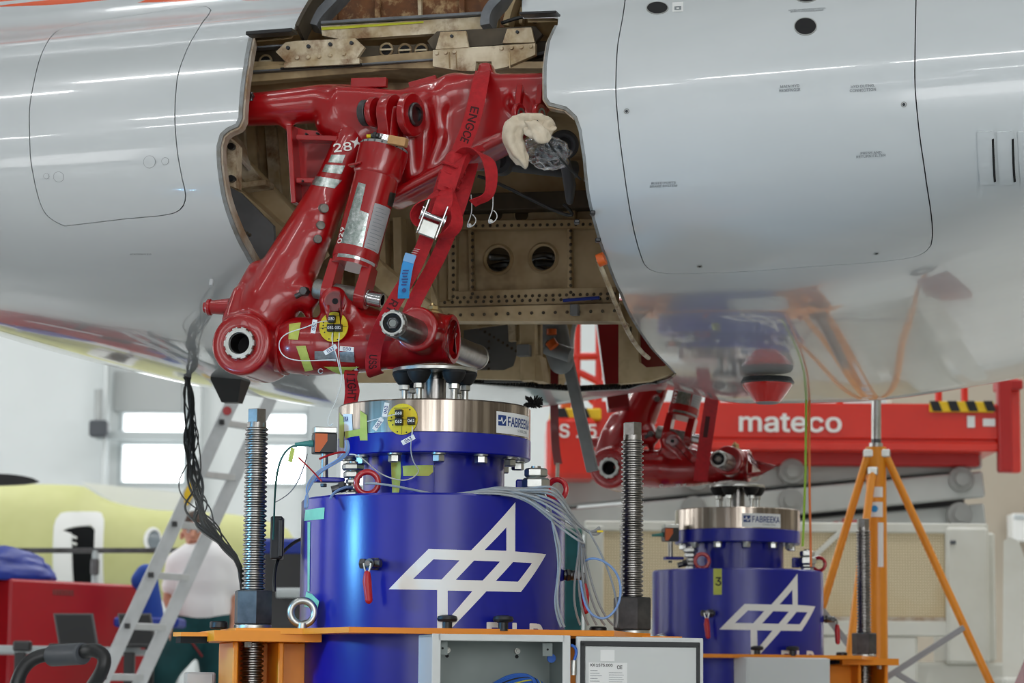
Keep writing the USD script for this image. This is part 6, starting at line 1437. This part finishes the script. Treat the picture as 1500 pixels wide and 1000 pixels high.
# the person
Yh = 18.0; pr_ = thing('person', 'person in a white polo shirt and teal work trousers standing behind the ladder', 'person', at(300, 1040, Yh) * [1, 1, 0] + [0, 0, 0.0])
def ph(px, py, dy=0.): return at(px, py, Yh) + np.array([0, dy, 0])
m_ = 1 / 222.
torso = cast([qb(ph(286, 822), .135, ph(310, 822), .135), qb(ph(284, 850), .14, ph(312, 850), .14), qb(ph(285, 886), .135, ph(311, 886), .135), qb(ph(286, 906), .13, ph(310, 906), .13), qb(ph(296, 806), .07, ph(296, 830), .12), qb(ph(262, 826), .07, ph(332, 826), .07), qb(ph(262, 826), .075, ph(253, 858), .072), qb(ph(332, 826), .075, ph(343, 858), .072)], [], .014, .05)
put(pr_, 'polo_shirt', torso, M['polo_white'], True, 'white polo shirt')
arms = []
for s_, pts in ((-1, [(253, 856), (249, 878), (258, 905)]), (1, [(343, 856), (346, 884), (345, 918)])):
    arms += qc([(ph(*pts[0]), .054), (ph(*pts[1]), .047), (ph(*pts[2], -.06), .034)]); hnd = ph(pts[2][0] - s_ * 2, pts[2][1] + 10, -.08); arms += [qb(ph(*pts[2], -.06), .034, hnd, .036)]
    for k in range(4): b = hnd + np.array([(k - 1.5) * .018, -.01, -.03]); arms += [qb(b, .0095, b + np.array([0, -.012, -.038 - .006 * (k in (1, 2))]), .0085), qb(b + np.array([0, -.012, -.038]), .0085, b + np.array([0, .004, -.068]), .0075)]
    arms += [qb(hnd + np.array([-s_ * .03, -.015, -.0]), .011, hnd + np.array([-s_ * .05, -.03, -.04]), .009)]
head = [qb(ph(285, 772), .082, ph(286, 780), .075), qb(ph(285, 790, -.02), .058, ph(285, 796, -.03), .05), qb(ph(288, 796, .02), .05, ph(293, 812, .02), .058), qb(ph(285, 780, -.085), .012, ph(285, 786, -.1), .016), qb(ph(266, 781), .012, ph(266, 787), .014), qb(ph(304, 781), .012, ph(304, 787), .014), qb(ph(279, 793.5, -.072), .008, ph(291, 793.5, -.072), .008)]
put(pr_, 'body', cast(arms + head, [], .008, .012), M['skin'], True, 'bare arms, neck and face')
for dx in (-7, 7): put(pr_, 'eye', trimesh.creation.icosphere(2, .012).apply_translation(ph(285 + dx, 778.5, -.072)), M['eye_white'], True); put(pr_, 'iris', trimesh.creation.icosphere(2, .006).apply_translation(ph(285 + dx, 778.5, -.08)), M['black_print'], True); put(pr_, 'eyebrow', cyl(ph(285 + dx - 4, 775.5, -.078), ph(285 + dx + 4, 775.5, -.078), .004, seg=8), M['hair_brown'])
put(pr_, 'mouth', cyl(ph(280, 794, -.08), ph(290, 794, -.08), .004, seg=8), M['red_dark'])
put(pr_, 'hair', cast([qb(ph(285, 767, .012), .088, ph(285, 772, .03), .088), qb(ph(272, 766, -.04), .035, ph(298, 766, -.04), .035)], [qb(ph(285, 788, -.06), .08, ph(285, 778, -.12), .075)], .009, .012), M['hair_brown'], True, 'short brown hair')
fl = lambda px, dy=0.: np.array([*at(px, 1000, Yh)[:2], 0]) + [0, dy, 0]
put(pr_, 'trousers', cast([qb(ph(284, 908), .135, ph(312, 908), .135), qb(ph(282, 925), .13, ph(238, 985, -.15), .11), qb(ph(238, 985, -.15), .11, fl(222, -.15) + ZX * .1, .075), qb(ph(314, 925), .13, ph(318, 1010), .10), qb(ph(318, 1010), .10, fl(318) + ZX * .1, .075)], [], .014, .04), M['trouser_teal'], True, 'teal work trousers')
put(pr_, 'trouser_piping', tube(np.array([ph(280, 935, -.15), ph(300, 962, -.14)]), .008), M['red_dark'])
for x, dy in ((222, -.15), (318, 0)): put(pr_, 'shoe', chain([(fl(x, dy) + ZX * .06, .06), (fl(x, dy) + np.array([0, -.13, .045]), .045)]), M['plastic_black'], True)

# ladder
ld = thing('step_ladder', 'leaning aluminium ladder with a yellow label, behind the hanging black cables', 'ladder', at(185, 1100, 15) * [1, 1, 0])
Yl = 15.0
def lad(f, side):
    """f: 0 at the floor end, 1 at the upper end."""
    a = at(149 + f * 205, 1000 - f * 442, Yl + .25 * f); return a + (np.array([.165, .30, 0]) if side else 0)


f0 = -.19
for sd in (0, 1):
    a, b = lad(f0, sd), lad(1.14, sd); u, v_, w = frame(b - a, (1, .2, 0)); put(ld, 'stile', cbox((a + b) / 2, (.026, .075, np.linalg.norm(b - a)) if abs(u[1]) < 2 else 0, (N(np.array([.3, -1, 0])), N(np.cross(w, N(np.array([.3, -1, 0])))), w), .003), M['alu'], 30)
for k in range(8):
    f = .02 + .1685 * (k - 1); put(ld, 'rung', bar(lad(f, 0), lad(f, 1), .032, .038), M['alu'], 30); q = lad(f, 0) - np.array([.0, .03, 0]); put(ld, 'rung_cap', cbox(q - np.array([0, .002, 0]), (.028, .03, .028), None, .002), M['plastic_black'])
q = lad(.625, 0) - np.array([0, .022, 0]); put(ld, 'ladder_label', cbox(q, (.05, .006, .12), (N([1, 0, -.46]), [0, 1, 0], N([.46, 0, 1])), .001), M['hazard_yellow'], label='yellow ladder label'); q = lad(.9, 0) - np.array([0, .022, 0]); put(ld, 'ladder_label', cyl(q, q - np.array([0, .004, 0]), .025, seg=16), M['red_lug'], label='round pink-red ladder label')

# scissor lift
Yq = 18.0
lf = thing('scissor_lift', 'red and grey scissor lift with white lettering, parked behind the belly', 'scissor lift', at(1150, 1050, Yq) * [1, 1, 0])
def lb(name, x0, y0, x1, y1, y0d, y1d, m, ch=.01, label=None):
    a, b = at(x0, y1, Yq), at(x1, y0, Yq); return put(lf, name, cbox(((a[0] + b[0]) / 2, Yq + (y0d + y1d) / 2, (a[2] + b[2]) / 2), (b[0] - a[0], y1d - y0d, b[2] - a[2]), None, ch), M[m], 30, label)


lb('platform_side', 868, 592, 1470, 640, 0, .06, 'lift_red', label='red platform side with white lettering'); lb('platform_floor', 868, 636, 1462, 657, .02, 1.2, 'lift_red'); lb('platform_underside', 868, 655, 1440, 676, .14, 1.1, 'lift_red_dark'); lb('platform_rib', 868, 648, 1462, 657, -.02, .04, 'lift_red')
lb('end_panel', 800, 614, 872, 702, -.14, .9, 'lift_red', .03, 'red-orange end box'); lb('end_roof', 806, 600, 880, 616, -.1, .9, 'hazard_yellow', .01)
def stripes(x0, x1, y0, y1, n, yd, slant=10):
    w = (x1 - x0) / n
    for k in range(n):
        if k % 2 == 0: pts = [(x0 + k * w, y1), (x0 + k * w - slant * .6, y0), (x0 + (k + 1) * w - slant * .6, y0), (x0 + (k + 1) * w, y1)]; put(lf, 'hazard_stripe', hullm([at(x, y, Yq) + np.array([0, yd + t_, 0]) for x, y in pts for t_ in (0, .006)]), M['black_print'])


put(lf, 'hazard_board', panel(1362, 1456, 588, 603, Yq - .03, .02), M['hazard_yellow']); stripes(1366, 1458, 588, 603, 7, -.042); stripes(818, 880, 600, 615, 4, -.112)
put(lf, 'lettering', moved(meshkit.text_mesh('mateco', .155, .004, True).apply_scale([.93, .80, 1]), at(1079, 631, Yq) - [0, .012, 0], np.array([1., 0, 0]), ZX, np.array([0, -1., 0])), M['lift_text'], False, 'white lettering on the red platform side')
put(lf, 'lettering', moved(meshkit.text_mesh('S 15', .085, .004, True), at(818, 640, Yq - .15), np.array([1., 0, 0]), ZX, np.array([0, -1., 0])), M['lift_text'], False); put(lf, 'lettering', moved(meshkit.text_mesh('E', .085, .004, True), at(946, 636, Yq - .02), np.array([1., 0, 0]), ZX, np.array([0, -1., 0])), M['lift_text'], False)
for x0, x1, y0, y1 in ((1417, 1428, 609, 626), (1440, 1458, 613, 624)): put(lf, 'notice', panel(x0, x1, y0, y1, Yq - .012, .006), M['sticker_white'])
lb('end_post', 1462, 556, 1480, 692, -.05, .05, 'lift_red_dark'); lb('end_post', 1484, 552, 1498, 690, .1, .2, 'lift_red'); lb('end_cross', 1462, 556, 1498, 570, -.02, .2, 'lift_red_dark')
for x in (845, 877, 958, 1050, 1140, 1230, 1375, 1413): a = at(x, 596, Yq + .1); put(lf, 'rail_post', cyl(a, a + ZX * (1.05 if x < 1000 else .12 if x < 1300 else 1.0), .024, seg=12), M['lift_red'])
for y in (522, 468): put(lf, 'guard_bar', cyl(at(838, y, Yq + .1), at(1420, y - 6, Yq + .1), .026, seg=12), M['lift_red'])
put(lf, 'guard_brace', cyl(at(838, 540, Yq + .1), at(890, 566, Yq + .1), .024, seg=12), M['lift_red']); put(lf, 'guard_brace', cyl(at(846, 566, Yq + .1), at(880, 600, Yq + .1), .02, seg=12), M['lift_red']); lb('control_box', 822, 500, 838, 600, .1, .3, 'sensor_orange')
def arm_(x0, y0, x1, y1, h, d): a, b = at(x0, y0, Yq + d), at(x1, y1, Yq + d); put(lf, 'scissor_arm', bar(a, b, .1, h, (0, 0, 1)) if False else cbox((a + b) / 2, (np.linalg.norm(b - a), .09, h), (N(b - a), [0, 1, 0], np.cross(N(b - a), [0, 1, 0])), .012), M['lift_grey'], 30, 'grey scissor arm')


arm_(800, 726, 1436, 668, .17, .30); arm_(800, 768, 1440, 709, .175, .20); arm_(860, 806, 1442, 756, .17, .30); 
lb('arm_gap_shade', 940, 668, 1436, 800, .65, .7, 'plastic_black')  # dark sheet that puts shade into the gaps between the arms
for x, y in ((1160, 690), (1158, 733), (1408, 702), (1406, 754), (1020, 700), (1016, 745)): c = at(x, y, Yq + .15); put(lf, 'pivot', cat([cyl(c + [0, .05, 0], c - [0, .02, 0], .085, seg=28, ch=.006), cyl(c - [0, .02, 0], c - [0, .05, 0], .045, seg=20)]), M['oval_grey'], 30)
lb('base_frame', 860, 800, 1446, 850, .2, 1.1, 'lift_grey'); put(lf, 'lettering', moved(meshkit.text_mesh('mateco', .1, .004, True), at(1190, 784, Yq + .12), N([1., 0, .1]), N([-.1, 0, 1.]), np.array([0, -1., 0])), M['red_lug'], False, 'red lettering on the lower arm')
for x in (820, 1390): c = at(x, 712 if x < 900 else 980, Yq + .35); c = np.array([c[0], Yq + .3, .33]); put(lf, 'wheel', cat([torus(c, (0, 1, 0), .23, .1, 36, 14), cyl(c - [0, .06, 0], c + [0, .06, 0], .16, seg=28)]), M['tyre'], 40)
lb('base_block', 805, 676, 850, 742, .5, 1.1, 'plastic_black', .05)

# perforated unit and cabinets
Yu = 16.6; un = thing('ventilation_unit', 'cream perforated ventilation unit in a white frame behind the orange tripod', 'ventilation unit', at(1150, 1060, Yu) * [1, 1, 0])
def ub(name, x0, x1, y0, y1, d0, d1, m, ch=.008, label=None): a, b = at(x0, y1, Yu), at(x1, y0, Yu); put(un, name, cbox(((a[0] + b[0]) / 2, Yu + (d0 + d1) / 2, (a[2] + b[2]) / 2), (b[0] - a[0], d1 - d0, b[2] - a[2]), None, ch), M[m], 30, label)


ub('perforated_sheet', 880, 1388, 776, 912, .0, .02, 'perforated', .002, 'cream perforated sheet'); ub('top_rail', 856, 1446, 767, 777, -.03, .06, 'unit_white'); ub('end_post', 856, 884, 770, 1010, -.04, .1, 'unit_white'); ub('right_cabinet', 1386, 1446, 772, 972, -.06, .5, 'unit_white', .02); ub('bottom_rail', 880, 1388, 910, 928, -.03, .06, 'unit_white'); ub('lower_box', 1000, 1344, 930, 1030, -.02, .5, 'unit_white', .02); ub('lower_plinth', 856, 1500, 970, 1180, .1, .6, 'unit_white', .02); put(un, 'cross_brace', bar(at(1180, 826, Yu - .02), at(1232, 778, Yu - .02), .04, .03), M['unit_white']); ub('rust_lip', 1200, 1388, 904, 911, -.012, .0, 'hull_edge', .002)
put(un, 'handle', cyl(at(1392, 794, Yu - .08), at(1400, 794, Yu - .08), .012, seg=10), M['plastic_grey']); ub('side_duct', 1448, 1462, 778, 968, .1, .4, 'unit_white', .02); ub('side_gap', 1462, 1468, 790, 960, .3, .4, 'plastic_grey', .005)
t = thing('cover_sheet', 'tall white cover sheet leaning at the right edge of the view', 'cover', at(1485, 1060, 16.) * [1, 1, 0]); put(t, 'sheet', hullm([at(x, y, Yd) for x, y in ((1470, 792), (1478, 786), (1492, 792), (1506, 830), (1520, 990), (1468, 990)) for Yd in (16.2, 16.26)]), M['unit_white'], 20); put(t, 'foot', cbox(at(1492, 992, 16.2) * [1, 1, .5], (.25, .4, at(1492, 990, 16.2)[2]), None, .02), M['unit_white'])
t = thing('white_box', 'small white box on the wall at the right edge', 'box', at(1495, 790, 25.2)); put(t, 'case', panel(1484, 1530, 752, 792, 25.1, .3), M['primer_white']); put(t, 'lid', panel(1486, 1528, 754, 760, 25.08, .03), M['frame_grey'])
t = thing('teal_cabinet', 'dark teal cabinet behind the hanging grey cables', 'cabinet', at(841, 1060, 16.2) * [1, 1, 0]); q = at(840, 772, 16.2); put(t, 'body', cbox((q[0], 16.5, q[2] / 2), (.11, .5, q[2]), None, .01), M['wire_green']); put(t, 'front', cbox((q[0], 16.24, q[2] / 2), (.095, .02, q[2] - .06), None, .004), M['trouser_teal'])
t = thing('red_trolley', 'corner of a dark red trolley at the bottom right', 'trolley', at(1498, 1060, 13.) * [1, 1, 0]); put(t, 'side_panel', hullm([at(x, y, Yd) for x, y in ((1502, 962), (1560, 930), (1560, 1090), (1482, 1010), (1482, 1090)) for Yd in (13., 13.4)]), M['red_dark']); q = at(1520, 1090, 13.2); put(t, 'wheel', torus((q[0], 13.2, .12), (0, 1, 0), .08, .04, 24, 10), M['tyre'])
t = thing('blue_crate', 'blue stacking crate with a dark body left of the drum', 'crate', at(425, 1050, 16) * [1, 1, 0]); q = at(425, 800, 16); put(t, 'rim', cbox((q[0], 16.2, q[2]), (.36, .3, .1), None, .02), M['tarp_blue']); put(t, 'body', cbox((q[0], 16.2, q[2] * .5), (.34, .28, q[2]), None, .02), M['plastic_black']); put(t, 'grey_rail', cyl(at(405, 868, 15.9), at(445, 868, 15.9), .03, seg=10), M['frame_grey'])

# tripod stand and plumb strings
Yt = 13.5; tp = thing('tripod_jack', 'orange tripod jack with a silver tube rising behind the belly', 'jack', at(1283, 1070, Yt) * [1, 1, 0])
tc = at(1283, 660, Yt); put(tp, 'tube', cyl(at(1283.5, 566, Yt), at(1283.5, 655, Yt), .024, seg=24), M['zinc'], 30); put(tp, 'tube_collar', cyl(at(1283.5, 634, Yt), at(1283.5, 652, Yt), .022, .026, 24), M['steel_dark']); put(tp, 'column', cyl(at(1283, 655, Yt), np.array([tc[0], Yt, .42]), .05, seg=32), M['orange_tripod'], 30); put(tp, 'column_flange', cyl(at(1283, 649, Yt), at(1283, 656, Yt), .034, seg=28), M['zinc'])
flr = lambda px, Y: np.array([at(px, 1010, Y)[0], Y, .03])
legs_ = [(at(1272, 664, Yt - .02), at(1180, 970, Yt - .1)), (at(1278, 690, Yt - .06), at(1243, 970, Yt - .55)), (at(1296, 664, Yt - .02), at(1452, 1003, Yt - .1))]
for a, b in legs_:
    d_ = (b - a); b2 = a + d_ * ((a[2] - .03) / (a[2] - b[2])); put(tp, 'tripod_leg', cyl(a, b2, .0195, seg=20), M['orange_tripod'], 30); put(tp, 'foot_pad', cyl(b2 - ZX * .03, b2 + ZX * .01, .06, seg=20), M['zinc']); put(tp, 'leg_clevis', cbox(a, (.05, .05, .04), None, .006), M['zinc'])
for a, b in ((at(1413, 918, Yt - .09), np.array([tc[0], Yt, at(1283, 1000, Yt)[2]])), (at(1204, 893, Yt - .1), np.array([tc[0], Yt, at(1283, 1000, Yt)[2]])), (at(1312, 985, Yt), at(1345, 1005, Yt))): put(tp, 'brace', bar(a, b, .02, .03), M['wire_grey'])
TC = Cyl(np.array([tc[0], Yt, .42]), at(1283, 655, Yt), .0512); put(tp, 'label_sheet', patch(TC.poly([(1275, 713), (1293, 713), (1293, 728), (1275, 728)]), TC, .02, .001), M['sticker_white']); put(tp, 'label_sheet', patch(TC.poly([(1275, 735), (1293, 735), (1293, 757), (1275, 757)]), TC, .02, .001), M['sticker_white']); put(tp, 'label_dot', patch(Point(*TC.inv(1281, 745)).buffer(.017), TC, .01, .002), M['tag_blue']); put(tp, 'label_sheet', patch(TC.poly([(1286, 765), (1294, 765), (1294, 830), (1286, 830)]), TC, .02, .001), M['sticker_white'])
pm('string_green', C(160, 200, 70), rough=.7); pm('string_orange', C(236, 128, 72), rough=.7); pm('string_yellow', C(206, 180, 60), rough=.7)
SH = hull(np.array([hinv(1181, 586)]))[0][0]; YS = SH[1]
tag(put('/World', 'plumb_string', cat([tube(np.array([SH + ZX * .01, at(1180, 690, YS), at(1176, 800, YS)]), .005)]), M['string_green']), 'taut yellow-green plumb string hanging from the belly', 'string'); tag(put('/World', 'plumb_string', tube(np.array([SH + ZX * .01 + cam_right * .006 + DX * .04, at(1186, 720, YS), at(1188, 830, YS)]), .005), M['string_orange']), 'taut orange plumb string beside the yellow-green one', 'string')
# what belongs to the far leg
put(gear2, 'side_brace', man(bar(on_plane(884, 430, 4.5), on_plane(906, 600, 4.5), .13, .1)) , M['red_dark'], 20, 'dark red side brace of the far leg')
fs = thing('ratchet_strap', 'red ratchet strap round the far leg, under the belly', 'strap', at(1035, 640, 12.1)); put(fs, 'webbing', ribbon([at(1046, 560, 12.2), at(1042, 590, 12.15), at(1033, 650, 12.05), at(1026, 705, 12.0)], N(cam_right + ZX * .15), .062, .004), M['strap_red']); g3 = put(fs, 'strap_label', ribbon([at(1037, 610, 12.06), at(1033, 640, 12.02)], N(cam_right + ZX * .15), .02, .004), M['strap_ink'])
ds = thing('hanging_webbing', 'dark red webbing hanging straight down left of the far leg', 'strap', at(814, 600, 12.)); put(ds, 'webbing', ribbon([at(813, 470, 12.), at(812, 560, 12.), at(813, 640, 12.), at(818, 680, 12.)], N(cam_right), .036, .004), M['red_dark']); put(ds, 'rope_end', cyl(at(817, 678, 12.), at(816, 712, 12.), .009, seg=10), M['hull_edge'])

# the cold-white work lamp beside the stand that glints on the blue drum, just left of the view
wl = np.array([-2.0, 7.12, 1.17]); wd = N(np.array([-.46, 7.7, 1.12]) - wl); wu = N(np.cross(ZX, wd)); wv = np.cross(wd, wu)
t = thing('work_lamp', 'small work lamp on a stand left of the blue column', 'lamp', wl * [1, 1, 0]); put(t, 'housing', cbox(wl - wd * .045, (.17, .31, .07), (wu, wv, wd), .01), M['plastic_black']); 
for s1, q in ((wv * .16, wu), (-wv * .16, wu), (wu * .09, wv), (-wu * .09, wv)): put(t, 'added_hood_flap', bar(wl + s1 - wd * .03, wl + s1 + wd * .36, .006, .17 if q is wu else .32, q), M['plastic_black'])  # flaps added to keep the glare of the lamp off the hull
put(t, 'lamp_post', cyl(wl * [1, 1, 0], wl - ZX * .14, .014, seg=16), M['steel_dark']); put(t, 'bracket', cyl(wl - ZX * .18, wl - ZX * .13 - wd * .04, .01, seg=12), M['steel_dark'])
for k in range(3): aa = 2.1 * k + .4; put(t, 'stand_leg', cyl(wl * [1, 1, 0] + ZX * .3, wl * [1, 1, 0] + np.array([.3 * math.cos(aa), .3 * math.sin(aa), .012]), .01, seg=10), M['steel_dark'])
